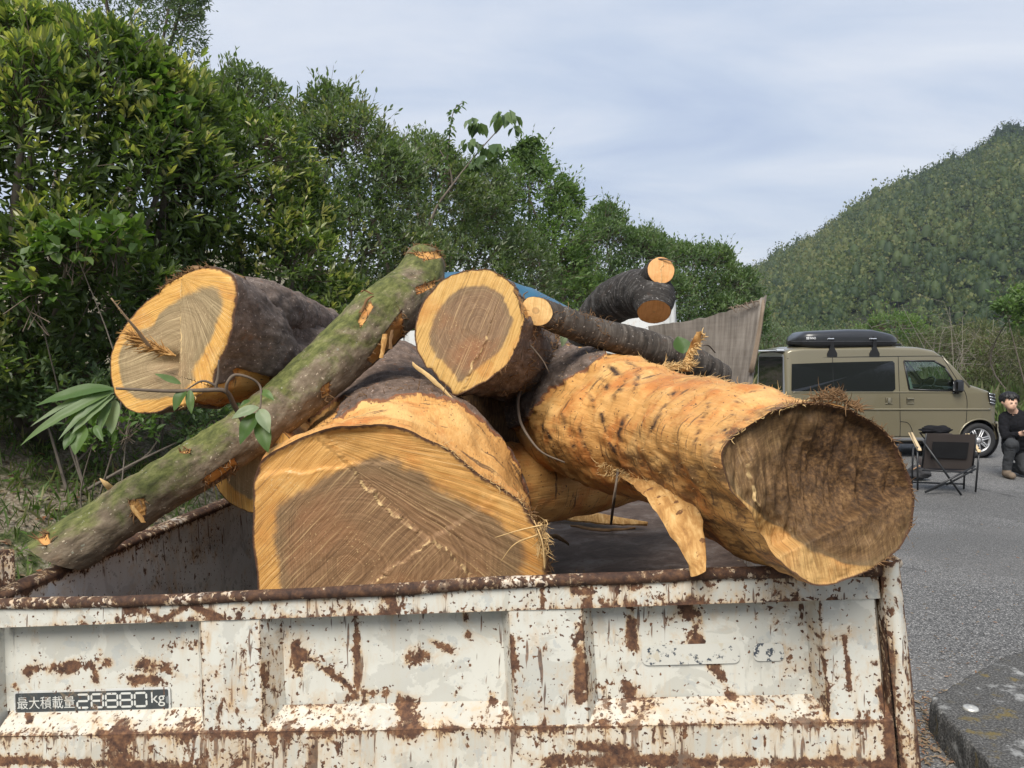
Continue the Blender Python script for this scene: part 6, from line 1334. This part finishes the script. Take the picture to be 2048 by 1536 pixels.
# glass
def glassmat(name, tint, tr):
    m, t = newmat(name); v = objc(t)
    g_ = nd(t, 'ShaderNodeBsdfGlossy', {0: (1, 1, 1, 1), 'Roughness': .02}); tt = nd(t, 'ShaderNodeBsdfTransparent', {0: (*tint, 1)})
    fr = nd(t, 'ShaderNodeFresnel', {0: 1.5}); o_ = t.nodes.new('ShaderNodeOutputMaterial'); t.links.new(nd(t, 'ShaderNodeMixShader', {0: mth(t, 'ADD', fr, tr), 1: tt, 2: g_}), o_.inputs[0]); return m
M_CLEAR = glassmat('green_tinted_glass', (.80, .90, .85), .03)
def sidepanel(name, poly, mat, off, side=-1, th=.004, parent=van, hole=None):
    m = MB(); pts = [VP(s_, z_, side, off) for s_, z_ in poly]; m.prism(pts, A(0, side * th, 0)); return m.build(name, mat, parent, False)
for side in (-1, 1):
    gl = sidepanel('rear_side_window', rear_glass, M_GLASS, .003, side)
    sidepanel('door_window', front_glass, M_CLEAR, -.004, side)
    # black frame round the door glass
    m_ = MB(); pts = [VP(s_, z_, side, .004) for s_, z_ in front_glass + front_glass[:1]]
    for p0, p1 in zip(pts[:-1], pts[1:]): m_.bar(p0, p1, .014, 6)
    m_.build('window_frame', M_BLACK, van)
    m_ = MB()
    for poly in ([sp(1800, 713), sp(1800, 760), sp(1801, 800), sp(1803, 850), sp(1803, 874)], [sp(1890, 716), sp(1912, 752), sp(1934, 790), sp(1936, 830), sp(1935, 846)], [sp(1570 + 8, 717), sp(1700, 714), sp(1880, 712), sp(1890, 716)], [sp(1668, 714), sp(1668, 786)], [sp(1803, 843), sp(1818, 846), sp(1826, 858), sp(1829, 872)], [sp(1573, 872), sp(1700, 873), sp(1830, 873)]):
        pts = np.array([VP(s_, z_, side, .0015) for s_, z_ in poly]); m_.tube(crom(pts, 20)[0], .0048, 5)
    m_.build('panel_gaps', plain('gap_black', (.012, .012, .012), .7), van, kind='stuff')
    # waist crease: a raised shoulder line catching the light
    m_ = MB(); pts = np.array([VP(s_, VZ(819), side, .002) for s_ in np.linspace(.06, 3.25, 60)]); m_.tube(pts, .014, 8, flat=1.2); m_.build('crease_line', M_VAN, van)
    m_ = MB(); pts = np.array([VP(s_, VZ(784.5), side, .001) for s_ in np.linspace(.10, 2.72, 60)]); m_.tube(pts, .011, 8); m_.build('waist_line', M_VAN, van)
    for ws, wr in wheels:
        m_ = MB(); an = np.linspace(-.03, math.pi + .03, 40); m_.tube([VP(ws + .335 * math.cos(a_), .28 + .335 * math.sin(a_), side, .004) for a_ in an], .012, 6); m_.build('arch_lip', M_VAN, van)
    # handles: recess, bar
    for px in (1779, 1822):
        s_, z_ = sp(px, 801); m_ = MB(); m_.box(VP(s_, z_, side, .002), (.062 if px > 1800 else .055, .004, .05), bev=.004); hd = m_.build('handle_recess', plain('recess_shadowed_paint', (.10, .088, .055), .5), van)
        m_ = MB(); m_.box(VP(s_, z_ + (.028 if px > 1800 else 0), side, .012), (.058 if px > 1800 else .026, .008, .014 if px > 1800 else .045), bev=.006); m_.box(VP(s_, z_ - .045, side, .008), (.055, .006, .010), bev=.004); m_.build('door_handle', M_VAN, van)
    m_ = MB(); m_.box(VP(2.68, VZ(772), side, .075), (.07, .055, .10), bev=.03); m_.box(VP(2.66, VZ(785), side, .02), (.04, .05, .02), bev=.01); m_.build('door_mirror', M_BLACK, van)
# sill step and under body
m_ = MB(); m_.box(A(VX0 + 1.75, VY + VHW, .27), (1.10, .70, .05), bev=.02); m_.box(A(VX0 + 1.7, VY + VHW, .34), (1.60, .60, .06)); m_.build('under_body', M_BLACK, van)
m_ = MB(); m_.box(A(VX0 + 1.85, VY + .03, .30), (.85, .03, .035), bev=.015); m_.build('side_sill', plain('sill_grey', (.14, .14, .14), .5), van)
m_ = MB(); m_.box(A(VX0 + 3.40, VY + VHW, .42), (.04, .66, .15), bev=.03); m_.build('front_bumper', M_VAN, van)
# wind screen, far glass
m_ = MB(); m_.grid(np.array([[A(VX0 + s_, VY + VHW + f_ * .63, ztop(s_) + .004) for f_ in np.linspace(-1, 1, 9)] for s_ in np.linspace(2.46, 2.90, 10)])); m_.build('windscreen', M_CLEAR, van)
m_ = MB()
for side in (-1, 1): m_ = MB(); m_.tube([VP(2.48, 1.60, side, -.03), VP(2.70, 1.36, side, -.03), VP(2.90, 1.12, side, -.02)], .030, 8); m_.build('windscreen_pillar', M_VAN, van)
# head lamp
M_LAMP = plain('lamp_chrome', (.75, .76, .78), .12, .6, .7)
for side in (-1, 1):
    m_ = MB(); m_.prism([VP(s_, z_, side, .004) for s_, z_ in (sp(1979, 785), sp(1993, 789), sp(1998, 800), sp(1998, 811), sp(1985, 809), sp(1981, 797))], A(.006, side * .02, 0)); hl = m_.build('headlight', M_BLACK, van, False)
    m_ = MB()
    for k in range(4): a_, b_ = sp(1981 + k, 787 + 6 * k), sp(1996, 790 + 6 * k); m_.bar(VP(*a_, side, .018), VP(*b_, side, .018), .011, 6)
    m_.build('lamp_chrome', M_LAMP, hl)
# wheels
M_ALLOY = plain('silver_wheel', (.55, .55, .56), .32, .5, .6, var=.06)
for ws, wr in wheels:
    for side in (-1, 1):
        c_ = A(VX0 + ws, VY + VHW + side * .64, wr + .003); ax = A(0, side, 0)
        m_ = MB(); m_.lathe(c_ - ax * .08, ax, [(0, .15), (0, wr - .03), (.02, wr - .004), (.05, wr), (.12, wr), (.15, wr - .006), (.165, wr - .03), (.160, .19), (.15, .186)], 44); wh = m_.build('wheel', M_RUBBER, van)
        m_ = MB(); m_.lathe(c_, ax, [(-.02, .05), (-.02, .155), (.07, .178), (.078, .188), (.070, .192)], 40); m_.build('rim_shell', M_ALLOY, wh)
        m_ = MB(); m_.lathe(c_, ax, [(.045, .0), (.045, .17)], 30); m_.build('rim_back', M_BLACK, wh)
        m_ = MB()
        for k in range(7):
            a_ = 2 * math.pi * k / 7 + .3; e_ = A(math.cos(a_), 0, math.sin(a_)); t_ = A(-math.sin(a_), 0, math.cos(a_))
            for sg in (-1, 1): m_.box(c_ + ax * .062 + e_ * .115 + t_ * sg * .016, (.062, .012, .010), e_, ax, t_, .004)
        m_.lathe(c_ + ax * .05, ax, [(0, .05), (.022, .045), (.026, 0)], 20); m_.build('spokes', M_ALLOY, wh)
        m_ = MB(); m_.lathe(A(VX0 + ws, VY + VHW + side * .40, .30), ax, [(0, .0), (0, .33), (.30, .33)], 30); m_.build('wheel_well', M_BLACK, van)
# interior
M_SEAT = plain('pale_grey_seat', (.46, .49, .46), .8, .2)
for y_ in (-.36, .36):
    m_ = MB(); m_.box(A(VX0 + 2.05, VY + VHW + y_, 1.02), (.07, .22, .30), A(1, 0, .25), A(0, 1, 0), A(-.25, 0, 1), .05); st_ = m_.build('front_seat', M_SEAT, van)
    m_ = MB(); m_.box(A(VX0 + 1.99, VY + VHW + y_, 1.36), (.05, .13, .085), bev=.035); m_.build('head_rest', M_SEAT, st_)
m_ = MB(); an = np.linspace(0, 2 * math.pi, 28); m_.tube([A(VX0 + 2.42 + .09 * math.cos(a_), VY + VHW - .36 + .17 * math.sin(a_), 1.14 + .13 * math.cos(a_)) for a_ in an], .014, 6, False); m_.build('steering_wheel', M_BLACK, van)
m_ = MB(); m_.box(A(VX0 + 2.68, VY + VHW, 1.03), (.16, .62, .09), bev=.03); m_.build('dashboard', M_BLACK, van)
m_ = MB(); m_.box(A(VX0 + 1.55, VY + VHW, 1.15), (.02, .64, .55)); m_.build('cabin_divider', M_BLACK, van)
# ---- roof rack feet, bars and the roof box
rs = [(1667 - 1573) / VK, (1752 - 1573) / VK]
for s_ in rs:
    m_ = MB(); m_.box(A(VX0 + s_, VY + VHW, 1.905), (.022, .70, .016), bev=.006); br_ = m_.build('roof_bar', M_BLACK, van)
    for side in (-1, 1):
        c_ = VP(s_, 1.66, side, .016); m_ = MB()
        prof = [(.078, 1.60), (.080, 1.65), (.055, 1.70), (.028, 1.76), (.026, 1.90), (.034, 1.905)]
        pl = [A(c_[0] - w, c_[1], z_) for w, z_ in prof] + [A(c_[0] + w, c_[1], z_) for w, z_ in reversed(prof)]
        m_.prism(pl, A(0, -side * .05, 0)); m_.build('rack_foot', M_BLACK, van, False)
        m_ = MB(); m_.box(A(c_[0] - .03, c_[1], 1.885), (.05, .02, .009), bev=.003); m_.build('rack_clamp', M_LAMP, van)
bx0, bx1 = (1596 - 1573) / VK, (1814 - 1573) / VK
def box_z(s):
    f_ = (s - bx0) / (bx1 - bx0)
    zt_ = np.interp(f_, [0, .035, .10, .2, .5, .72, .9, .97, 1], [VZ(682), VZ(672), VZ(662.5), VZ(661), VZ(658), VZ(658.5), VZ(667), VZ(675), VZ(681)]); zb_ = np.interp(f_, [0, .10, .25, .8, .92, 1], [VZ(685), VZ(696), VZ(697), VZ(695), VZ(692), VZ(686)]); return float(zt_), float(zb_)
def boxhalf(upper):
    rows = []
    for s in np.linspace(bx0, bx1, 44):
        zt_, zb_ = box_z(s); f_ = (s - bx0) / (bx1 - bx0); w = .40 * (1 - abs(2 * f_ - 1) ** 7) ** .5 * (1 - .10 * f_) + .002; zs = VZ(683)
        ring = []
        for a_ in np.linspace(0, math.pi, 25):
            cx_ = abs(math.cos(a_)) ** .38 * (1 if math.cos(a_) > 0 else -1); sy_ = math.sin(a_) ** .55
            z_ = zs + (zt_ - zs) * sy_ + .004 if upper else zs - (zs - zb_) * sy_ - .004
            ring.append(A(VX0 + s, VY + .44 + w * cx_, z_))
        rows.append(ring)
    return np.array(rows)
rb = thing('roof_box', 'long black cargo box carried on the roof of the olive van', 'roof box', (VX0 + (bx0 + bx1) / 2, VY + .44, VZ(697)))
M_BOX = plain('black_roof_box', (.020, .021, .024), .33, .5, var=.1, coat=.3)
m_ = MB(); m_.grid(boxhalf(True)); m_.build('lid', M_BOX, rb); m_ = MB(); m_.grid(boxhalf(False)); m_.build('base', plain('black_box_base', (.012, .012, .013), .5), rb)
m_ = MB(); m_.tube([A(VX0 + s, VY + .44 - (.40 * (1 - abs(2 * (s - bx0) / (bx1 - bx0) - 1) ** 7) ** .5 * (1 - .10 * (s - bx0) / (bx1 - bx0)) + .004), VZ(683)) for s in np.linspace(bx0 + .01, bx1 - .01, 40)], .006, 6); m_.build('seam', plain('box_seam', (.05, .05, .055), .3), rb)
M_LOGO = plain('white_print', (.75, .75, .75), .5)
yb = VY + .44 - .395
def lgz(z): return yb - .004 + .05 * max(0, z - VZ(678)) / .1
put_text('logo', 'INNO', lambda x, y: A(VX0 + (1621 - 1573) / VK + x, yb - .012 + .30 * max(0, .035 - y), VZ(674) - y), .095, .034, M_LOGO, rb)
m_ = MB()
for i in range(2):
    for j in range(2): m_.box(A(VX0 + (1615.5 + 3 * i - 1573) / VK, yb - .008 + .004 * (1 - j), VZ(675.4 + 2.6 * j)), (.009, .002, .008))
m_.build('logo_mark', M_LOGO, rb, kind='stuff')
m_ = MB(); m_.box(A(VX0 + 2.02, VY + .62, 1.80), (.09, .03, .018), bev=.012); m_.build('aerial_base', M_BLACK, van)

# ------------------------------------------------------------------ camp chairs
M_TUBE = plain('black_frame_tube', (.018, .019, .021), .4, .5); M_CLOTH = plain('brown_canvas', (.060, .050, .046), .95, .1, var=.15, scale=220, bmp=.2); M_MESH = plain('black_pocket_mesh', (.016, .016, .017), .9, .15); M_ARM = plain('beech_armrest', (.58, .44, .26), .55, .35, var=.15, scale=20)
def chair(label, o, yaw, tilt=0.0):
    c = thing('camp_chair', label, 'chair', o, 'folding camp chairs'); ca, sa = math.cos(yaw), math.sin(yaw)
    def L(x, y, z): return np.asarray(o) + A(ca * x - sa * y, sa * x + ca * y, z)
    def bars(name, lst, r=.011):
        for a_, b_ in lst: m = MB(); m.tube([L(*a_), L(*b_)], r, 8); m.build(name, M_TUBE, c)
    # back faces -y (the camera); the sitter looks to +y
    bars('front_leg', [((-.29, .36, .0), (-.29, .33, .52)), ((.29, .36, .0), (.29, .33, .52))])
    bars('rear_leg', [((-.31, .03, .02), (-.33, .0, .54)), ((.31, .03, .02), (.33, .0, .54))], .011)
    bars('cross_leg', [((-.29, -.06, .62), (.12, -.10, .0)), ((.27, -.06, .34), (-.27, -.12, .02)), ((-.27, -.12, .02), (-.02, -.02, .12)), ((.30, .0, .30), (-.02, -.02, .10))], .012)
    bars('foot_bar', [((-.27, .02, .26), (.27, .02, .25)), ((-.29, .36, .06), (.29, .36, .06))], .010)
    bars('back_post', [((-.27, .02, .30), (-.265, -.10, .71)), ((.27, .02, .30), (.265, -.10, .71))], .010)
    def sheet(name, f, mat, th, nu=18, nv=14):
        u, v = np.meshgrid(np.linspace(0, 1, nu), np.linspace(0, 1, nv), indexing='ij'); Gp = np.array([[L(*f(a_, b_)) for a_, b_ in zip(r1, r2)] for r1, r2 in zip(u, v)])
        Gp = Gp + A(0, 1, 0) * (.006 * fbm(Gp, 9, 3, 3))[..., None]; m = MB(); m.grid(Gp); m.grid((Gp + A(-sa, ca, 0) * th)[::-1]); 
        for r_ in (0, -1): m.grid(np.stack([Gp[r_], Gp[r_] + A(-sa, ca, 0) * th], 1)); m.grid(np.stack([Gp[:, r_], Gp[:, r_] + A(-sa, ca, 0) * th], 1))
        return m.build(name, mat, c)
    bk = sheet('backrest', lambda u, v: (-.275 + .55 * u, -.105 + .135 * v + .02 * math.sin(math.pi * u), .715 - .43 * v - .012 * math.sin(math.pi * u) * (1 - v)), M_CLOTH, .006)
    pk_ = sheet('back_pocket', lambda u, v: (-.185 + .38 * u, -.112 + .135 * (.24 + .46 * v) + .02 * math.sin(math.pi * (u * .7 + .15)) - .012, .715 - .43 * (.24 + .46 * v)), M_MESH, .008)
    sheet('seat', lambda u, v: (-.27 + .54 * u, .03 + .36 * v, .29 + .10 * v - .05 * math.sin(math.pi * u)), M_CLOTH, .008)
    for s_ in (-1, 1): m = MB(); m.box(L(s_ * .315, .16, .545 + .1 * tilt), (.024, .22, .012), A(ca, sa, 0), nz(A(-sa, ca, tilt)), nz(A(sa * tilt, -ca * tilt, 1)), .008); m.build('armrest', M_ARM, c)
    return c
chair('brown canvas camp chair with its back to the camera beside the log end', G(1906, 990) + A(0, .12, 0), math.radians(-13), .42)
# something dark draped over the far chair and a grey bag on the ground
def lump(name, label, cat, c_, rad, mat, seed, nm='cloth'):
    t_ = thing(name, label, cat, A(c_[0], c_[1], 0)); th, ph = np.meshgrid(np.linspace(0, 2 * np.pi, 40), np.linspace(0, np.pi, 22), indexing='ij')
    d = np.stack([np.cos(th) * np.sin(ph), np.sin(th) * np.sin(ph), np.cos(ph)], -1); r = 1 + .5 * fbm(d * 1.5, 1.6, 4, seed); q = d * r[..., None] * np.asarray(rad) + A(*c_); q[..., 2] = np.maximum(q[..., 2], .012)
    m = MB(); m.grid(q); m.build(nm, mat, t_); return t_
q = G(1846, 962); bg_ = lump('duffel_bag', 'crumpled grey bag lying on the asphalt behind the log end', 'bag', (q[0], q[1] + .1, .09), (.15, .10, .09), plain('charcoal_fabric', (.045, .045, .048), .9, .2, var=.3, scale=30, bmp=.4), 4)
m_ = MB(); m_.tube(crom([A(q[0] - .12, q[1] + .06, .13), A(q[0] - .02, q[1] + .0, .20), A(q[0] + .10, q[1] + .05, .12)], 14)[0], .010, 6); m_.build('strap', plain('tan_strap', (.36, .22, .13), .8), bg_)
q = G(1905, 935); lump('jacket', 'black jacket draped over the low seat beyond the camp chair', 'jacket', (q[0] + .02, q[1] + .5, .50), (.22, .12, .06), plain('black_cloth', (.014, .014, .016), .95, .1), 9)
q2 = G(1905, 935) + A(.02, .5, 0)
fs = thing('folding_stool', 'low folding stool under the black jacket', 'stool', q2)
for a_, b_ in (((-.18, -.1, 0), (.18, -.1, .44)), ((.18, -.1, 0), (-.18, -.1, .44)), ((-.18, .1, 0), (.18, .1, .44)), ((.18, .1, 0), (-.18, .1, .44))): m_ = MB(); m_.bar(q2 + A(*a_), q2 + A(*b_), .010); m_.build('leg', M_TUBE, fs)
m_ = MB(); m_.box(q2 + A(0, 0, .445), (.19, .12, .008), bev=.004); m_.build('seat', M_CLOTH, fs)

# ------------------------------------------------------------------ concrete kerb block, lower right
def conc_mat():
    m, t = newmat('weathered_concrete'); v = objc(t)
    n = noise(t, v, 9.0, 7.0, .65); n2 = noise(t, v, 120.0, 4.0, .6)
    c = ramp(t, n2, [(.3, (.030, .030, .029)), (.5, (.085, .083, .080)), (.7, (.20, .195, .185))])
    c = mix(t, step(t, n, .56, .68), c, (.16, .125, .055)); c = mix(t, step(t, n, .44, .34), c, (.30, .30, .29))
    finish(t, c, .95, bump(t, mth(t, 'ADD', n2, n), .9, .008), .2); return m
kz = .15
corn = [G(1862, 1392, kz), G(1700 + 180, 1420, kz), G(2010, 1560, kz), G(2260, 1420, kz), G(2140, 1270, kz), G(2010, 1312, kz)]
ctr = np.mean(corn, 0); kb = thing('kerb_block', 'weathered concrete kerb block with a small round metal disc', 'kerb', A(ctr[0], ctr[1], 0))
rows = []
per = np.array(corn + corn[:1]); pg = np.stack([np.interp(np.linspace(0, 6, 361), np.arange(7), per[:, k]) for k in range(3)], 1)[:-1]
for sc_, z_ in [(k_ / 30, kz) for k_ in range(28)] + [(.95, kz - .002), (.985, kz - .003), (1.0, kz - .014), (1.008, kz * .75), (1.012, kz * .5), (1.016, kz * .25), (1.02, -.02)]:
    r_ = ctr + (pg - ctr) * sc_; r_[:, 2] = z_; r_ = r_ + (A(.016, .016, .009) * np.stack([fbm(r_, 11, 4, 1, .65), fbm(r_, 11, 4, 2, .65), fbm(r_, 11, 4, 3, .65)], 1)); rows.append(np.vstack([r_, r_[:1]]))
m_ = MB(); m_.grid(np.array(rows)); m_.build('block', conc_mat(), kb)
m_ = MB(); q = G(1941, 1420, kz); m_.lathe(A(q[0], q[1], kz + .004), A(0, 0, 1), [(0, .030), (.008, .029), (.010, .020), (.010, .010), (.014, .008), (.014, 0)], 26, up=(1, 0, 0)); m_.build('survey_disc', plain('zinc_disc', (.55, .54, .50), .4, .5, .5), kb)

# ------------------------------------------------------------------ the person
def person():
    o = G(2016, 952); o[2] = 0
    root = thing('person', 'person in black kneeling on one knee looking at a phone', 'person', o)
    caps = []; ORG = o
    KS = A(1.12, 1.06, 1.0)
    def cap_(a_, b_, ra, rb, tagm): caps.append((o + A(*a_) * KS, o + A(*b_) * KS, ra * 1.08, rb * 1.08, tagm))
    # axes: x right in the picture, y away, z up; the person faces the camera, slightly to the left
    hip = (.16, .14, .36); chest = (.10, .03, .70); neck = (.03, -.01, .86)
    cap_(hip, (.13, .09, .52), .15, .145, 1); cap_((.13, .09, .52), chest, .145, .155, 1); cap_((-.03, .02, .79), (.27, .05, .79), .075, .075, 1); cap_(chest, (.10, .02, .80), .15, .10, 1)
    cap_((.08, .01, .82), (.0, -.035, .92), .052, .050, 2)
    # head bent over the phone
    cap_((-.025, -.05, .985), (-.02, -.02, 1.03), .078, .085, 2); cap_((-.032, -.085, .945), (-.025, -.06, .985), .052, .066, 2); cap_((-.036, -.138, .963), (-.033, -.128, .990), .011, .008, 2)
    cap_((-.105, -.03, .985), (-.105, -.03, 1.0), .014, .016, 2); cap_((.055, -.02, .985), (.055, -.02, 1.0), .014, .016, 2)
    # his right arm (left in the picture): upper arm down, forearm forward to the phone
    cap_((-.05, .02, .78), (-.09, -.05, .62), .066, .058, 1); cap_((-.09, -.05, .62), (-.10, -.09, .55), .056, .048, 1); cap_((-.10, -.09, .55), (-.02, -.22, .585), .044, .034, 1); cap_((-.02, -.22, .585), (.0, -.245, .60), .030, .032, 2)
    # palm and fingers round the phone
    cap_((.0, -.25, .60), (.02, -.275, .62), .034, .030, 2)
    for k in range(4):
        x0 = -.015 + .02 * k; cap_((x0 + .03, -.27, .59 + .006 * k), (x0 + .055, -.31, .605 + .006 * k), .0105, .0095, 2); cap_((x0 + .055, -.31, .605 + .006 * k), (x0 + .048, -.325, .635 + .006 * k), .0095, .008, 2)
    cap_((-.012, -.255, .61), (-.02, -.30, .632), .012, .010, 2); cap_((-.02, -.30, .632), (-.005, -.315, .652), .010, .008, 2)
    # other arm rests across the raised thigh
    cap_((.27, .05, .78), (.33, -.04, .60), .066, .056, 1); cap_((.33, -.04, .60), (.20, -.20, .54), .048, .036, 1); cap_((.20, -.20, .54), (.15, -.235, .55), .032, .030, 2)
    for k in range(4): cap_((.15, -.23, .535 + .014 * k), (.10, -.255, .545 + .014 * k), .010, .008, 2)
    cap_((.165, -.23, .56), (.13, -.25, .60), .011, .009, 2)
    # raised leg (left in the picture), boot flat on the ground
    cap_((.08, .10, .36), (-.075, -.18, .45), .095, .075, 3); cap_((-.075, -.18, .45), (-.085, -.13, .24), .070, .058, 3); cap_((-.085, -.13, .24), (-.082, -.11, .12), .058, .052, 3)
    cap_((-.082, -.11, .10), (-.082, -.10, .055), .050, .048, 4); cap_((-.082, -.09, .045), (-.10, -.24, .042), .046, .044, 4)
    # kneeling leg
    cap_((.22, .14, .34), (.15, -.10, .10), .10, .075, 3); cap_((.15, -.10, .085), (.20, .26, .09), .068, .055, 3); cap_((.20, .28, .09), (.20, .36, .06), .045, .040, 4); cap_((.20, .36, .06), (.19, .33, .03), .04, .03, 4)
    m = MB(); rgp = np.linspace(0, 1, 9)
    for a_, b_, ra, rb, _ in caps:
        L_ = np.linalg.norm(b_ - a_); ax = (b_ - a_) / max(L_, 1e-6); pts = []; rr_ = []
        for k in range(5): q = math.pi / 2 * k / 5; pts.append(a_ - ax * ra * math.cos(q)); rr_.append(max(ra * math.sin(q), ra * .08))
        for k in range(1, 4): f_ = k / 4; pts.append(a_ + (b_ - a_) * f_); rr_.append(ra + (rb - ra) * f_)
        for k in range(6): q = math.pi / 2 * k / 5; pts.append(b_ + ax * rb * math.sin(q)); rr_.append(max(rb * math.cos(q), rb * .08))
        m.tube(pts, rr_, 16)
    me = mesh_np('tmp', np.concatenate(m.V), m.Q, m.T); ob = bpy.data.objects.new('tmp', me); COL.objects.link(ob)
    md_ = ob.modifiers.new('r', 'REMESH'); md_.mode = 'VOXEL'; md_.voxel_size = .0095; md_.use_smooth_shade = True
    s_ = ob.modifiers.new('s', 'SMOOTH'); s_.iterations = 3; s_.factor = .5
    dg = bpy.context.evaluated_depsgraph_get(); me2 = bpy.data.meshes.new_from_object(ob.evaluated_get(dg)); bpy.data.objects.remove(ob)
    V = np.array([v.co[:] for v in me2.vertices]); 
    best = np.full(len(V), 1e9); lab = np.zeros(len(V), int)
    for a_, b_, ra, rb, tg in caps:
        d = b_ - a_; t_ = np.clip((V - a_) @ d / max(d @ d, 1e-9), 0, 1); ds = np.linalg.norm(V - a_ - t_[:, None] * d, axis=1) - (ra + (rb - ra) * t_); k = ds < best; best = np.where(k, ds, best); lab = np.where(k, tg, lab)
    # cloth folds
    nrm = np.array([v.normal[:] for v in me2.vertices]); w = np.isin(lab, (1, 3)); V = V + nrm * (w * .010 * fbm(V * A(1, 1, 1.8), 17, 3, 5))[:, None]
    me2.vertices.foreach_set('co', V.astype(np.float32).ravel()); me2.materials.clear()
    for mt in (plain('black_tshirt', (.012, .012, .014), .95, .1, var=.25, scale=60), plain('skin', (.60, .37, .26), .55, .35, var=.08, scale=20), plain('charcoal_work_trousers', (.042, .044, .047), .92, .15, var=.25, scale=60), plain('brown_work_boots', (.17, .13, .095), .85, .2, var=.25, scale=50)): me2.materials.append(mt)
    for p_ in me2.polygons: p_.material_index = int(lab[p_.vertices[0]]) - 1; p_.use_smooth = True
    me2.update(); me2.name = 'body'; link('body', me2, root)
    # hair: a thick fringe cap
    th, ph = np.meshgrid(np.linspace(0, 2 * np.pi, 72), np.linspace(0, 1, 26), indexing='ij')
    fr = .5 + .5 * np.cos(th + np.pi / 2)                   # 1 toward the camera (face)
    phm = 1.95 - .62 * sm(fr, .45, .85) ; p2 = ph * phm; d = np.stack([np.cos(th) * np.sin(p2), np.sin(th) * np.sin(p2), np.cos(p2)], -1)
    r = (.114 + .006 * np.sin(th * 17 + 3 * fbm(d, 4, 2, 3)) * ph + .006 * fbm(d * 3, 3, 3, 2)); hc = o + A(-.022, -.018, 1.033); q = hc + d * r[..., None] * A(1.0, 1.05, .95)
    mh = MB(); mh.grid(q); mh.build('hair', plain('black_hair', (.010, .009, .009), .5, .4, var=.3, scale=150, bmp=.5), root)
    rgh = np.random.default_rng(3); lk = MB()
    for k in range(70):
        a_ = rgh.random() * 6.283; e_ = (math.cos(a_), math.sin(a_)); s0 = hc + A(e_[0] * .10, e_[1] * .105, .02 + .04 * rgh.random()); dn = .05 + .03 * rgh.random() + (.0 if e_[1] > -.5 else -.035); lk.tube([s0, s0 + A(e_[0] * .012, e_[1] * .012, -dn * .5), s0 + A(e_[0] * .006 + rgh.normal() * .008, e_[1] * .006, -dn)], [.010, .009, .002], 5, False)
    lk.build('hair_locks', plain('black_hair', (.01, .009, .009)), root, kind='stuff')
    # eyes, brows, mouth
    mf = MB()
    for x_ in (-.066, -.004): mf.box(o + A(x_, -.140, .994), (.015, .006, .004), bev=.002)
    mf.build('eyes', plain('eye_dark', (.03, .022, .018), .4), root, kind='stuff')
    mf = MB(); mf.box(o + A(-.036, -.140, .934), (.015, .005, .003), bev=.002); mf.build('mouth', plain('lips', (.46, .24, .19), .5), root)
    cf = MB(); cf.tube([o + A(.060 * math.cos(a_) + .062, .055 * math.sin(a_) + .0, .845 + .012 * math.sin(a_)) for a_ in np.linspace(0, 6.2832, 24)], .012, 6, False); cf.build('collar', plain('black_tshirt', (.012, .012, .014)), root)
    ph_ = thing('phone', 'black phone held in the hand of the kneeling person', 'phone', o + A(.03, -.29, .62))
    mp = MB(); mp.box(o + A(.032, -.318, .640), (.060, .032, .005), A(1, -.1, .12), A(0, 1, .55), None if False else np.cross(nz(A(1, -.1, .12)), nz(A(0, 1, .55))), .004); mp.build('case', plain('black_phone', (.010, .010, .011), .3), ph_)
    mp = MB(); mp.box(o + A(.032, -.315, .6465), (.054, .027, .001), A(1, -.1, .12), A(0, 1, .55), np.cross(nz(A(1, -.1, .12)), nz(A(0, 1, .55)))); mp.build('screen', plain('phone_glass', (.02, .022, .025), .08), ph_)
person()

# ------------------------------------------------------------------ humid air between the lot and the mountain
hz = MB(); hz.box(A(60, 120, 48.0), (330, 330, 50.5))
hm_, ht_ = newmat('humid_air')
pv = nd(ht_, 'ShaderNodeVolumePrincipled', {'Color': (.80, .88, 1.0, 1), 'Density': .0004, 'Anisotropy': .3})
ho = ht_.nodes.new('ShaderNodeOutputMaterial'); ht_.links.new(pv, ho.inputs[1])
hz_o = hz.build('haze', hm_, None, False); hz_o['kind'] = 'stuff'; hz_o['label'] = 'thin humid haze in the air over the valley'; hz_o['category'] = 'haze'
